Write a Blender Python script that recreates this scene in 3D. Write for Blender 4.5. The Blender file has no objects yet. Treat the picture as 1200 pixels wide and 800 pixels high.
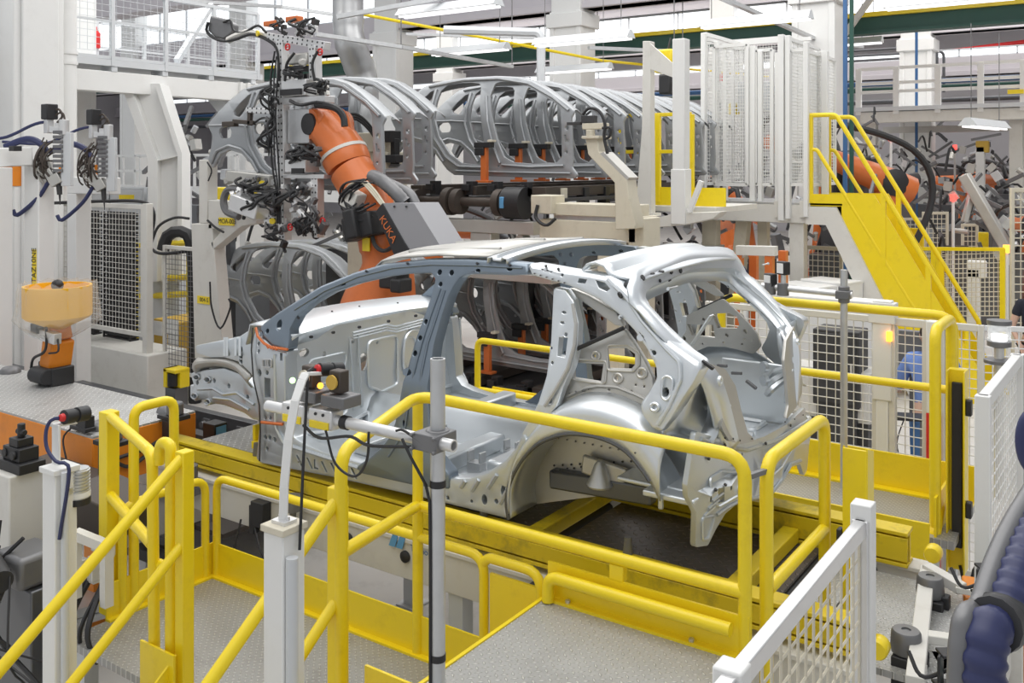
import bpy, bmesh, math, random
from mathutils import Vector as V, Matrix
random.seed(7)
H = 3.3; F = 1097.0
YAW = math.radians(34.7); ca = math.cos(YAW); sa = math.sin(YAW)
Z = V((0, 0, 1))
col = bpy.context.scene.collection

def P(u, v, y=None, x=None, z=None, d=None):
    """point of the hall seen at pixel (u, v) on a wall plane x / y, a level z or at depth d"""
    k = (u - 600) / F; m = (v - 193) / F
    if y is not None: D = y / (sa * k + ca)
    elif x is not None: D = x / (ca * k - sa)
    elif z is not None: D = (H - z) / m
    else: D = d
    return V(((ca * k - sa) * D, (sa * k + ca) * D, H - m * D))

# ------------------------------------------------------------------ materials
M = {}
def mat(name, c, rough=.5, metal=0., var=.06, scale=6., bump=0., bscale=60., emit=0., alpha=1., coat=0., rvar=.1, dirt=0., dscale=3., dcol=(.12, .1, .08)):
    m = bpy.data.materials.new(name); m.use_nodes = True
    nt = m.node_tree; N = nt.nodes; L = nt.links
    b = N['Principled BSDF']
    c4 = (*c, 1)
    tc = N.new('ShaderNodeTexCoord')
    nz = N.new('ShaderNodeTexNoise'); nz.inputs['Scale'].default_value = scale; nz.inputs['Detail'].default_value = 5
    L.new(tc.outputs['Object'], nz.inputs['Vector'])
    mx = N.new('ShaderNodeMix'); mx.data_type = 'RGBA'
    mx.inputs['A'].default_value = (*[max(0, q * (1 - var)) for q in c], 1)
    mx.inputs['B'].default_value = (*[min(1, q * (1 + var)) for q in c], 1)
    L.new(nz.outputs['Fac'], mx.inputs['Factor'])
    out = mx.outputs['Result']
    if dirt:
        n2 = N.new('ShaderNodeTexNoise'); n2.inputs['Scale'].default_value = dscale; n2.inputs['Detail'].default_value = 9; n2.inputs['Roughness'].default_value = .7
        L.new(tc.outputs['Object'], n2.inputs['Vector'])
        rp = N.new('ShaderNodeMapRange'); rp.inputs['From Min'].default_value = .52; rp.inputs['From Max'].default_value = .75
        rp.inputs['To Max'].default_value = dirt
        L.new(n2.outputs['Fac'], rp.inputs['Value'])
        m2 = N.new('ShaderNodeMix'); m2.data_type = 'RGBA'; m2.inputs['B'].default_value = (*dcol, 1)
        L.new(rp.outputs['Result'], m2.inputs['Factor']); L.new(out, m2.inputs['A']); out = m2.outputs['Result']
    L.new(out, b.inputs['Base Color'])
    rr = N.new('ShaderNodeMapRange'); rr.inputs['To Min'].default_value = max(0, rough - rvar); rr.inputs['To Max'].default_value = min(1, rough + rvar)
    L.new(nz.outputs['Fac'], rr.inputs['Value']); L.new(rr.outputs['Result'], b.inputs['Roughness'])
    b.inputs['Metallic'].default_value = metal
    if coat: b.inputs['Coat Weight'].default_value = coat
    if bump:
        n3 = N.new('ShaderNodeTexNoise'); n3.inputs['Scale'].default_value = bscale
        L.new(tc.outputs['Object'], n3.inputs['Vector'])
        bp = N.new('ShaderNodeBump'); bp.inputs['Strength'].default_value = bump; bp.inputs['Distance'].default_value = .01
        L.new(n3.outputs['Fac'], bp.inputs['Height']); L.new(bp.outputs['Normal'], b.inputs['Normal'])
    if emit:
        b.inputs['Emission Color'].default_value = c4; b.inputs['Emission Strength'].default_value = emit
    if alpha < 1:
        b.inputs['Alpha'].default_value = alpha
    M[name] = m
    return m

def tread(name, c, freq=22., metal=.5, rough=.4, dirt=.0):
    """checker plate: raised lozenges set alternately at right angles"""
    m = mat(name, c, rough, metal, .1, 2., dirt=dirt, dscale=2.2)
    nt = m.node_tree; N = nt.nodes; L = nt.links; b = N['Principled BSDF']
    tc = N.new('ShaderNodeTexCoord'); mp = N.new('ShaderNodeMapping'); mp.inputs['Scale'].default_value = (freq,) * 3; mp.inputs['Rotation'].default_value = (0, 0, .785)
    L.new(tc.outputs['Object'], mp.inputs['Vector'])
    sp = N.new('ShaderNodeSeparateXYZ'); L.new(mp.outputs['Vector'], sp.inputs[0])
    def ma(op, a, bb=None):
        n = N.new('ShaderNodeMath'); n.operation = op
        for i, q in enumerate((a, bb)):
            if q is None: continue
            if isinstance(q, (int, float)): n.inputs[i].default_value = q
            else: L.new(q, n.inputs[i])
        return n.outputs[0]
    fx = ma('ABSOLUTE', ma('SUBTRACT', ma('FRACT', sp.outputs['X']), .5)); fy = ma('ABSOLUTE', ma('SUBTRACT', ma('FRACT', sp.outputs['Y']), .5))
    par = ma('FRACT', ma('MULTIPLY', ma('ADD', ma('FLOOR', sp.outputs['X']), ma('FLOOR', sp.outputs['Y'])), .5))
    par = ma('GREATER_THAN', par, .25)
    q = ma('ADD', ma('MULTIPLY', fx, 4.5), ma('MULTIPLY', fy, 1.6)); r = ma('ADD', ma('MULTIPLY', fx, 1.6), ma('MULTIPLY', fy, 4.5))
    mixv = ma('ADD', ma('MULTIPLY', q, par), ma('MULTIPLY', r, ma('SUBTRACT', 1, par)))
    h = N.new('ShaderNodeMapRange'); h.inputs['From Min'].default_value = .85; h.inputs['From Max'].default_value = .55
    L.new(mixv, h.inputs['Value'])
    bp = N.new('ShaderNodeBump'); bp.inputs['Strength'].default_value = 1.; bp.inputs['Distance'].default_value = .006
    L.new(h.outputs['Result'], bp.inputs['Height']); L.new(bp.outputs['Normal'], b.inputs['Normal'])
    src = b.inputs['Base Color'].links[0].from_socket
    m2 = N.new('ShaderNodeMix'); m2.data_type = 'RGBA'; m2.inputs['B'].default_value = (*[min(1, q * 1.9) for q in c], 1)
    L.new(ma('MULTIPLY', h.outputs['Result'], .7), m2.inputs['Factor']); L.new(src, m2.inputs['A']); L.new(m2.outputs['Result'], b.inputs['Base Color'])
    return m

mat('yellow', (.92, .70, .012), .38, 0, .05, 5, dirt=.35, dscale=5, dcol=(.5, .33, .02), coat=.2)
mat('yellow_worn', (.74, .55, .012), .45, 0, .08, 4, dirt=.8, dscale=4, dcol=(.10, .08, .03))
mat('white', (.80, .80, .785), .45, 0, .04, 3, dirt=.18, dscale=3, dcol=(.5, .48, .45))
mat('offwhite', (.70, .685, .64), .5, 0, .05, 3, dirt=.3, dscale=4, dcol=(.4, .36, .3))
mat('cream', (.67, .62, .50), .5, 0, .06, 3, dirt=.4, dscale=4, dcol=(.35, .3, .22))
mat('paint_grey', (.62, .64, .66), .5, 0, .05, 3)
mat('steel', (.62, .655, .68), .34, .8, .07, 3, rvar=.05)
mat('steel_pale', (.74, .775, .80), .33, .76, .05, 2.5, rvar=.05)
mat('steel_blue', (.24, .285, .335), .33, .8, .07, 3, rvar=.05)
mat('steel_warm', (.56, .55, .52), .42, .7, .12, 5)
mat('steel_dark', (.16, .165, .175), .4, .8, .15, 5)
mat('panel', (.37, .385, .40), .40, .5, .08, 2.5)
mat('galv', (.60, .61, .62), .42, .7, .14, 12)
mat('alu', (.75, .75, .75), .35, .6, .06, 10)
mat('duct_metal', (.46, .465, .47), .34, .85, .06, 3)
mat('grey_cover', (.33, .33, .35), .45, 0, .03, 3)
mat('black', (.022, .022, .024), .5, 0, .2, 8)
mat('rubber', (.03, .03, .032), .65, 0, .2, 8)
mat('dark', (.06, .06, .062), .55, .3, .25, 8)
mat('darkbrown', (.085, .07, .06), .55, .4, .3, 6)
mat('gunmetal', (.2, .2, .205), .45, .5, .2, 8)
mat('orange', (.66, .165, .035), .42, 0, .06, 4, dirt=.25, dscale=5, dcol=(.4, .1, .03), coat=.15)
mat('orange_frame', (.76, .24, .015), .45, 0, .06, 4, dirt=.35, dscale=5, dcol=(.4, .14, .03))
mat('red', (.65, .03, .03), .45)
mat('blue', (.05, .14, .32), .5)
mat('blue_lit', (.12, .35, .62), .4)
mat('green', (.02, .085, .065), .5)
mat('teal', (.02, .42, .36), .4)
mat('navy', (.028, .035, .11), .45, 0, .2, 8)
mat('concrete', (.62, .60, .57), .7, 0, .10, 1.2, bump=.15, dirt=.5, dscale=1.6, dcol=(.25, .23, .21))
mat('ceiling', (.60, .57, .60), .8, 0, .04, 1)
mat('wall', (.60, .585, .61), .8, 0, .05, .8)
mat('drum_yellow', (.84, .46, .012), .5, 0, .06, 4)
mat('kraft', (.62, .40, .07), .7)
mat('paper', (.85, .85, .84), .7)
mat('plastic_film', (.85, .85, .82), .2, 0, .05, 6, bump=.6, bscale=14, alpha=.22)
mat('clear', (.85, .88, .9), .1, 0, .02, 4, alpha=.35)
mat('lamp_tube', (1, 1, 1), .5, emit=1.2)
mat('lamp_white', (1, 1, 1), .5, emit=4)
mat('lamp_amber', (1, .35, .03), .5, emit=4)
mat('lamp_red', (1, .05, .04), .5, emit=4)
mat('lamp_green', (.5, 1, .35), .5, emit=2.5)
mat('skin', (.62, .40, .30), .55)
mat('cloth_dark', (.016, .018, .03), .85, bump=.3, bscale=30)
mat('cloth_blue', (.16, .26, .58), .85, bump=.3, bscale=30)
mat('hair', (.03, .022, .018), .7)
mat('window_glow', (.93, .97, 1), .5, emit=1.25)
tread('tread_grey', (.36, .36, .355), 34, .35, .42, .55)
tread('tread_light', (.44, .44, .43), 30, .3, .42, .3)
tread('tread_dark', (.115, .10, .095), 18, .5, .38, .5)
tread('tread_silver', (.48, .48, .47), 22, .35, .42, .4)

# ------------------------------------------------------------------ mesh builder
def fillet(pts, r, closed=False, n=5):
    pts = [V(p) for p in pts]
    if r <= 0: return pts
    out = []; N = len(pts)
    for i, p in enumerate(pts):
        if not closed and i in (0, N - 1): out.append(p); continue
        a = pts[i - 1]; b = pts[(i + 1) % N]
        da = a - p; db = b - p; la = da.length; lb = db.length
        if la < 1e-6 or lb < 1e-6: continue
        da /= la; db /= lb
        ang = math.acos(max(-1, min(1, da.dot(db))))
        if ang > 3.05 or ang < .05: out.append(p); continue
        t = min(r / math.tan(ang / 2), la * .49, lb * .49)
        s = p + da * t; e = p + db * t
        for j in range(n + 1):
            w = j / n
            out.append(s * (1 - w) ** 2 + p * 2 * w * (1 - w) + e * w * w)
    return out

class MB:
    def __init__(s): s.v = []; s.f = []
    def add(s, vs, fs):
        o = len(s.v); s.v += [V(p) for p in vs]; s.f += [[i + o for i in f] for f in fs]; return s
    def b(s, x0, x1, y0, y1, z0, z1):
        vs = [(x, y, z) for z in (z0, z1) for y in (y0, y1) for x in (x0, x1)]
        return s.add(vs, [(0, 2, 3, 1), (4, 5, 7, 6), (0, 1, 5, 4), (2, 6, 7, 3), (0, 4, 6, 2), (1, 3, 7, 5)])
    def box(s, c, sx, sy, sz, rz=0., m=None):
        R = m if m is not None else Matrix.Rotation(rz, 3, 'Z')
        vs = [V(c) + R @ V((x * sx / 2, y * sy / 2, z * sz / 2)) for z in (-1, 1) for y in (-1, 1) for x in (-1, 1)]
        return s.add(vs, [(0, 2, 3, 1), (4, 5, 7, 6), (0, 1, 5, 4), (2, 6, 7, 3), (0, 4, 6, 2), (1, 3, 7, 5)])
    def bar(s, p, q, w, h=None, up=Z):
        h = w if h is None else h
        p = V(p); q = V(q); d = (q - p)
        l = d.length
        if l < 1e-6: return s
        d /= l; up = V(up)
        if abs(d.dot(up)) > .98: up = V((0, 1, 0)) if abs(d.y) < .9 else V((1, 0, 0))
        a = d.cross(up).normalized(); c = a.cross(d).normalized()
        vs = [e + a * i * w / 2 + c * j * h / 2 for e in (p, q) for j in (-1, 1) for i in (-1, 1)]
        return s.add(vs, [(0, 2, 3, 1), (4, 5, 7, 6), (0, 1, 5, 4), (2, 6, 7, 3), (0, 4, 6, 2), (1, 3, 7, 5)])
    def tube(s, pts, r, n=10, fil=0., closed=False, cap=True, rs=None):
        pts = fillet(pts, fil, closed) if fil else [V(p) for p in pts]
        q = [pts[0]]
        for p in pts[1:]:
            if (p - q[-1]).length > 1e-5: q.append(p)
        pts = q; N = len(pts)
        if N < 2: return s
        o = len(s.v); prev = None
        for i, p in enumerate(pts):
            if closed: t = (pts[(i + 1) % N] - pts[i - 1])
            else: t = pts[min(i + 1, N - 1)] - pts[max(i - 1, 0)]
            t.normalize()
            if prev is None:
                u = V((0, 0, 1)) if abs(t.z) < .9 else V((1, 0, 0))
                a = t.cross(u).normalized()
            else:
                a = (prev - t * prev.dot(t)).normalized()
            prev = a; c = t.cross(a)
            rr = r if rs is None else rs[min(i, len(rs) - 1)]
            # widen at mitred corners
            for j in range(n):
                an = 2 * math.pi * j / n
                s.v.append(p + a * math.cos(an) * rr + c * math.sin(an) * rr)
        for i in range(N if closed else N - 1):
            for j in range(n):
                a0 = o + i * n + j; a1 = o + i * n + (j + 1) % n
                i2 = (i + 1) % N
                s.f.append([a0, a1, o + i2 * n + (j + 1) % n, o + i2 * n + j])
        if cap and not closed:
            s.f.append([o + j for j in range(n)][::-1]); s.f.append([o + (N - 1) * n + j for j in range(n)])
        return s
    def cyl(s, p, q, r, r2=None, n=16):
        return s.tube([p, q], r, n, rs=[r, r if r2 is None else r2])
    def lathe(s, c, prof, ax=Z, n=20):
        c = V(c); ax = V(ax).normalized()
        u = V((1, 0, 0)) if abs(ax.x) < .9 else V((0, 1, 0))
        a = ax.cross(u).normalized(); b = ax.cross(a)
        o = len(s.v)
        for r, t in prof:
            for j in range(n):
                an = 2 * math.pi * j / n
                s.v.append(c + ax * t + (a * math.cos(an) + b * math.sin(an)) * max(r, 1e-4))
        for i in range(len(prof) - 1):
            for j in range(n):
                s.f.append([o + i * n + j, o + i * n + (j + 1) % n, o + (i + 1) * n + (j + 1) % n, o + (i + 1) * n + j])
        s.f.append([o + j for j in range(n)][::-1]); s.f.append([o + (len(prof) - 1) * n + j for j in range(n)])
        return s
    def ball(s, c, r, n=14, sz=None):
        sz = sz or (1, 1, 1); k = n // 2; c = V(c)
        rows = []
        for i in range(k + 1):
            th = math.pi * i / k
            rows.append([c + V((r * sz[0] * math.sin(th) * math.cos(2 * math.pi * j / n), r * sz[1] * math.sin(th) * math.sin(2 * math.pi * j / n), r * sz[2] * math.cos(th))) for j in range(n + 1)])
        return s.loft(rows)
    def prism(s, poly, vec):
        n = len(poly); vec = V(vec)
        vs = [V(p) for p in poly] + [V(p) + vec for p in poly]
        return s.add(vs, [list(range(n))[::-1], list(range(n, 2 * n))] + [[i, (i + 1) % n, n + (i + 1) % n, n + i] for i in range(n)])
    def loft(s, rows):
        o = len(s.v); w = len(rows[0])
        for r in rows: s.v += [V(p) for p in r]
        for i in range(len(rows) - 1):
            for j in range(w - 1):
                s.f.append([o + i * w + j, o + i * w + j + 1, o + (i + 1) * w + j + 1, o + (i + 1) * w + j])
        return s
    def grid(s, p, ex, ez, nx, nz, r=.004):
        """welded wire mesh: p corner, ex / ez edge vectors"""
        p = V(p); ex = V(ex); ez = V(ez)
        for i in range(nx + 1):
            a = p + ex * (i / nx); s.tube([a, a + ez], r, 4)
        for i in range(nz + 1):
            a = p + ez * (i / nz); s.tube([a, a + ex], r, 4)
        return s
    def build(s, name, m, parent=None, bev=0., base=None, angle=38., solid=0., merge=False, sub=0):
        me = bpy.data.meshes.new(name)
        if parent is not None:
            r = parent
            while r.parent: r = r.parent
            off = V(r.location)
        elif base is not None: off = V(base)
        else:
            xs = [p.x for p in s.v]; ys = [p.y for p in s.v]
            off = V(((min(xs) + max(xs)) / 2, (min(ys) + max(ys)) / 2, min(p.z for p in s.v)))
        me.from_pydata([p - off for p in s.v], [], s.f); me.update()
        bm = bmesh.new(); bm.from_mesh(me)
        if merge: bmesh.ops.remove_doubles(bm, verts=bm.verts, dist=1e-4)
        bmesh.ops.recalc_face_normals(bm, faces=bm.faces)
        bm.to_mesh(me); bm.free()
        return link(name, me, m, parent, off, bev, angle, solid, sub)

def link(name, me, m, parent, off, bev=0., angle=38., solid=0., sub=0):
    me.materials.append(M[m] if isinstance(m, str) else m)
    for p in me.polygons: p.use_smooth = True
    me.set_sharp_from_angle(angle=math.radians(angle))
    o = bpy.data.objects.new(name, me); col.objects.link(o)
    if parent is not None: o.parent = parent
    else: o.location = off
    if solid:
        md = o.modifiers.new('s', 'SOLIDIFY'); md.thickness = solid; md.offset = 0
    if sub:
        md = o.modifiers.new('d', 'SUBSURF'); md.levels = sub; md.render_levels = sub
    if bev:
        md = o.modifiers.new('b', 'BEVEL'); md.width = bev; md.segments = 2; md.limit_method = 'ANGLE'; md.angle_limit = math.radians(40)
    return o

def T(o, label, cat, group=None, kind=None):
    if label: o['label'] = label
    if cat: o['category'] = cat
    if group: o['group'] = group
    if kind: o['kind'] = kind
    return o
def thing(name, loc, label, cat, group=None):
    o = bpy.data.objects.new(name, None); col.objects.link(o); o.location = V(loc); o.empty_display_size = .2
    return T(o, label, cat, group)
def S(o):
    o['kind'] = 'structure'; return o
def dup(o, d=(0, 0, 0), label=None, parent=None, rz=None):
    c = o.copy(); col.objects.link(c)
    if parent is None:
        c.location = V(o.location) + V(d)
        if rz is not None: c.rotation_euler = (0, 0, rz)
        if label: c['label'] = label
    else: c.parent = parent
    for ch in [q for q in o.children]: dup(ch, parent=c)
    return c

from mathutils.geometry import delaunay_2d_cdt
def inside(p, loops):
    c = False
    for L in loops:
        j = len(L) - 1
        for i in range(len(L)):
            a, b = L[i], L[j]
            if (a[1] > p[1]) != (b[1] > p[1]) and p[0] < (b[0] - a[0]) * (p[1] - a[1]) / (b[1] - a[1]) + a[0]: c = not c
            j = i
    return c
def thin_out(L, d):
    out = []
    for p in L:
        if not out or math.hypot(p[0] - out[-1][0], p[1] - out[-1][1]) > d: out.append((p[0], p[1]))
    while len(out) > 3 and math.hypot(out[0][0] - out[-1][0], out[0][1] - out[-1][1]) < d: out.pop()
    return out
def offset_loop(L, d, outer):
    """move a loop d towards the sheet metal"""
    n = len(L); A = sum(L[i - 1][0] * L[i][1] - L[i][0] * L[i - 1][1] for i in range(n))
    sg = (1 if A > 0 else -1) * (1 if outer else -1); out = []
    for i in range(n):
        a, p, b = L[i - 1], L[i], L[(i + 1) % n]
        nx = ny = 0
        for q, r in ((a, p), (p, b)):
            l = math.hypot(r[0] - q[0], r[1] - q[1]) or 1
            nx += -(r[1] - q[1]) / l; ny += (r[0] - q[0]) / l
        l = math.hypot(nx, ny) or 1
        out.append((p[0] + sg * d * nx / l, p[1] + sg * d * ny / l))
    return out
def plate(name, m, outline, holes, t, f, parent, bev=.006, cuts=(), rad=.0, angle=40., base=None, extra=None):
    """pressed sheet: 2D outline with holes, given thickness and a rolled front edge, bent by f(x, z, w); w > 0 is the front"""
    loops = [thin_out(outline, bev * .45)] + [thin_out(h, .002) for h in holes]
    loops = [L for L in loops if len(L) > 2]
    bm = bmesh.new(); rows = []
    prof = [(0, -t / 2), (0, t / 2 - bev), (bev * .3, t / 2 - bev * .3), (bev, t / 2)]
    fr = []
    for k, L in enumerate(loops):
        b2 = bev if k == 0 else min(bev, .004)
        rr = []
        for o_, w_ in ((0, -t / 2), (0, t / 2 - b2), (b2 * .3, t / 2 - b2 * .3), (b2, t / 2)):
            Lo = offset_loop(L, o_, k == 0) if o_ else L
            rr.append([bm.verts.new((p[0], p[1], w_)) for p in Lo])
        for r0, r1 in zip(rr, rr[1:]):
            for i in range(len(L)):
                j = (i + 1) % len(L); bm.faces.new((r0[i], r0[j], r1[j], r1[i]))
        fr.append((rr[0], rr[-1]))
    for side_ in (0, 1):
        vs = [v for q in fr for v in q[side_]]
        pts = [V((v.co.x, v.co.y)) for v in vs]; ed = []; o_ = 0; lp = []
        for q in fr:
            n = len(q[side_]); ed += [(o_ + i, o_ + (i + 1) % n) for i in range(n)]; lp.append([tuple(p) for p in pts[o_:o_ + n]]); o_ += n
        r = delaunay_2d_cdt(pts, ed, [], 0, 1e-7)
        w_ = vs[0].co.z; mp = []
        for co_, orig in zip(r[0], r[3]):
            mp.append(vs[orig[0]] if orig else bm.verts.new((co_.x, co_.y, w_)))
        for fa in r[2]:
            c = (sum(r[0][i].x for i in fa) / 3, sum(r[0][i].y for i in fa) / 3)
            if inside(c, lp):
                try: bm.faces.new([mp[i] for i in fa])
                except ValueError: pass
    for co_, no in cuts:
        bmesh.ops.bisect_plane(bm, geom=bm.verts[:] + bm.edges[:] + bm.faces[:], plane_co=co_, plane_no=no, dist=1e-5)
    if parent is not None:
        r = parent
        while r.parent: r = r.parent
        off = V(r.location)
    else: off = V(base)
    for v in bm.verts: v.co = f(v.co.x, v.co.y, v.co.z) - off
    bmesh.ops.recalc_face_normals(bm, faces=bm.faces)
    if extra is not None: add_to(bm, extra, off)
    me = bpy.data.meshes.new(name); bm.to_mesh(me); bm.free()
    return link(name, me, m, parent, off, 0, angle)
def add_to(bm, mb, off):
    b2 = bmesh.new(); vs = [b2.verts.new(p - off) for p in mb.v]
    for fa in mb.f:
        try: b2.faces.new([vs[i] for i in fa])
        except ValueError: pass
    bmesh.ops.recalc_face_normals(b2, faces=b2.faces)
    me = bpy.data.meshes.new('x'); b2.to_mesh(me); b2.free(); bm.from_mesh(me); bpy.data.meshes.remove(me)
def emboss(o, mb):
    """beads pressed into a panel: added to the panel's own mesh"""
    r = o
    while r.parent: r = r.parent
    bm = bmesh.new(); bm.from_mesh(o.data); add_to(bm, mb, V(r.location))
    bm.to_mesh(o.data); bm.free()
    for p in o.data.polygons: p.use_smooth = True
    o.data.set_sharp_from_angle(angle=math.radians(40))

def mirror(o, name=None):
    """the same pressing for the other side of the car (local y -> -y)"""
    c = o.copy(); c.data = o.data.copy(); col.objects.link(c); c.parent = o.parent
    c.data.transform(Matrix.Scale(-1, 4, (0, 1, 0))); c.data.flip_normals()
    return c
def circ(c, r, n=10, sx=1., sy=1.):
    return [(c[0] + r * sx * math.cos(2 * math.pi * i / n), c[1] + r * sy * math.sin(2 * math.pi * i / n)) for i in range(n)]
def txt(name, s, size, loc, rot, m, parent=None, ext=.002):
    cu = bpy.data.curves.new(name, 'FONT'); cu.body = s; cu.size = size; cu.extrude = ext; cu.align_x = 'CENTER'; cu.align_y = 'CENTER'
    tmp = bpy.data.objects.new('t', cu); me = bpy.data.meshes.new_from_object(tmp)
    bpy.data.objects.remove(tmp); bpy.data.curves.remove(cu); me.name = name; me.materials.clear()
    R = rot if isinstance(rot, Matrix) else Matrix.Identity(3)
    off = V((0, 0, 0))
    if parent is not None:
        r = parent
        while r.parent: r = r.parent
        off = V(r.location)
    me.transform(Matrix.Translation(V(loc) - off) @ R.to_4x4())
    return link(name, me, m, parent, off if parent is None else V((0, 0, 0)))
def frame_of(xdir, zdir):
    """rotation whose local x runs along xdir, local y along zdir (text upright)"""
    x = V(xdir).normalized(); y = V(zdir); y = (y - x * y.dot(x)).normalized(); z = x.cross(y)
    return Matrix((x, y, z)).transposed()

def arc_loft(outer, inner, k, bulge, up=.0):
    rows = []
    for i in range(k + 1):
        t = i / k; s = math.sin(math.pi / 2 * t); c = 1 - math.cos(math.pi / 2 * t)
        rows.append([a + (b - a) * t + bulge * math.sin(math.pi * t) for a, b in zip(outer, inner)])
    return rows
def resample(pts, n):
    pts = [V(p) for p in pts]; L = [0]
    for a, b in zip(pts, pts[1:]): L.append(L[-1] + (b - a).length)
    out = []
    for i in range(n):
        s = L[-1] * i / (n - 1); k = 0
        while k < len(L) - 2 and L[k + 1] < s: k += 1
        t = (s - L[k]) / max(1e-9, L[k + 1] - L[k]); out.append(pts[k].lerp(pts[k + 1], t))
    return out
def cat(pts, n):
    """smooth curve through points"""
    pts = [V(p) for p in pts]; q = [pts[0] * 2 - pts[1]] + pts + [pts[-1] * 2 - pts[-2]]; out = []
    for i in range(1, len(q) - 2):
        a, b, c, d = q[i - 1:i + 3]
        for k in range(6):
            t = k / 6; out.append(.5 * ((2 * b) + (c - a) * t + (2 * a - 5 * b + 4 * c - d) * t * t + (3 * b - a - 3 * c + d) * t ** 3))
    out.append(pts[-1]); return resample(out, n)

# ------------------------------------------------------------------ camera, sky, light
sc = bpy.context.scene
cam = bpy.data.cameras.new('camera'); co = bpy.data.objects.new('camera', cam); col.objects.link(co)
co.location = (0, 0, H); co.rotation_euler = (math.radians(90), 0, YAW)
cam.sensor_width = 36; cam.lens = F / 1200 * 36; cam.shift_y = -207 / 1200; cam.clip_end = 300
sc.camera = co
sc.view_settings.view_transform = 'Standard'; sc.view_settings.look = 'None'; sc.view_settings.exposure = -.08; sc.view_settings.gamma = 1
sc.view_settings.use_curve_mapping = False
w = bpy.data.worlds.new('sky'); sc.world = w; w.use_nodes = True
bg = w.node_tree.nodes['Background']; bg.inputs['Color'].default_value = (.94, .965, 1, 1); bg.inputs['Strength'].default_value = .64
def area(name, loc, sx, sy, power, c=(1, .98, .95), rot=(0, 0, 0)):
    l = bpy.data.lights.new(name, 'AREA'); l.shape = 'RECTANGLE'; l.size = sx; l.size_y = sy; l.energy = power; l.color = c
    o = bpy.data.objects.new(name, l); col.objects.link(o); o.location = loc; o.rotation_euler = rot
    return o
# ================================================================== HALL SHELL
S(MB().b(-60, 40, -8, 46.2, -.05, 0).build('floor', 'concrete'))
S(MB().b(-60, 40, 46, 46.3, 0, 11).build('wall_back', 'wall'))
S(MB().b(-60.3, -60, -8, 46, 0, 11).build('wall_left', 'wall'))
S(MB().b(40, 40.3, -8, 46, 0, 11).build('wall_right', 'wall'))
S(MB().b(-60, 40, 20.6, 46.2, 9.6, 9.8).build('ceiling', 'ceiling'))
# concrete girders on columns, clerestory glazing between them
def girder(nm, x0, x1, y, z0, z1, d=.5, m='ceiling'):
    mm = MB(); mm.b(x0, x1, y, y + d, z0, z1); mm.b(x0, x1, y - .12, y + d + .12, z0, z0 + .18)
    return S(mm.build(nm, m, None, .01))
girder('trim_1', -18.6, 12, 20, 7.15, 10)
girder('trim_2', -60, -18.6, 20, 6.6, 7.55)
girder('trim_3', -60, 40, 30, 7.2, 7.95); girder('trim_4', -60, 40, 30, 8.62, 9.6)
girder('trim_5', -60, 40, 38, 6.6, 7.3)
S(MB().b(-27, -18.4, 15.3, 15.9, 7.5, 8.6).build('trim_6', 'ceiling', None, .02))
def glazing(nm, x0, x1, y, z0, z1, n):
    o = MB().b(x0, x1, y, y + .02, z0, z1).build(nm, 'window_glow'); S(o)
    m = MB(); 
    for i in range(n + 1):
        x = x0 + (x1 - x0) * i / n; m.b(x - .03, x + .03, y - .05, y, z0, z1)
    m.b(x0, x1, y - .05, y, z0 - .03, z0 + .03); m.b(x0, x1, y - .05, y, z1 - .03, z1 + .03)
    m.build('window_frame', 'paint_grey', o)
glazing('window_1', -58, -18.7, 20.3, 7.6, 9.4, 26); glazing('window_2', -58, 38, 30.2, 7.98, 8.60, 50); glazing('window_3', -58, 38, 38.2, 7.32, 7.6, 50)
k = 1
for i, (x, y) in enumerate([(-24.5, 20), (-18.1, 20), (-12.1, 20), (-6, 20), (0, 20), (6, 20), (-30.5, 20), (-12.1, 30), (-18, 30), (-24, 30), (-6, 30), (6, 30), (-12, 38), (0, 38)]):
    m = MB(); w = .42
    m.b(x - w, x + w, y - .2, y + .55, 0, 9.5); m.b(x - w - .03, x - w + .1, y - .24, y - .1, 0, 7.1); m.b(x + w - .1, x + w + .03, y - .24, y - .1, 0, 7.1); m.b(x - w - .1, x + w + .1, y - .3, y + .6, 6.7, 7.05)
    S(m.build('trim_%d' % (10 + i), 'white', None, .015))
for i, (u, d) in enumerate([(30, 13.2), (75, 15.5)]):
    p = P(u, 100, d=d); w = .36
    m = MB(); m.b(p.x - w, p.x + w, p.y - w, p.y + w, 0, 9); m.b(p.x + w, p.x + w + .05, p.y - w + .1, p.y + w - .1, 0, 9); S(m.build('trim_%d' % (30 + i), 'white', None, .02))
for i, (u, d, w) in enumerate([(30, 13.2, .37), (75, 15.5, .37)]):
    p = P(u, 100, d=d); z0, z1 = P(u, 217, d=d).z, P(u, 193, d=d).z
    S(MB().b(p.x - w, p.x + w, p.y - w, p.y + w, z0, z1).build('trim_%d' % (40 + i), 'orange_frame'))
p = P(4, 45, d=14.5); o = S(MB().b(p.x - .7, p.x + .18, p.y, p.y + .05, 3.9, 7).build('window_4', 'green')); m = MB()
for k in range(5): m.b(p.x - .7 + k * .21, p.x - .67 + k * .21, p.y - .04, p.y, 3.9, 7)
for k in range(9): m.b(p.x - .7, p.x + .18, p.y - .04, p.y, 3.9 + k * .37, 3.93 + k * .37)
m.build('window_frame', 'paint_grey', o)
# white round duct beside the columns
p = P(77, 100, d=13.6)
t = thing('vent_duct', (p.x, p.y, 2.7), 'round white vertical duct beside the white columns', 'duct')
MB().cyl((p.x, p.y, 2.75), (p.x, p.y, 9), .15, n=20).build('pipe', 'white', t)
for z in (4.9, 4.75, 3.05): MB().cyl((p.x, p.y, z), (p.x, p.y, z + .05), .165, n=20).build('collar', 'white', t)
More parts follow.
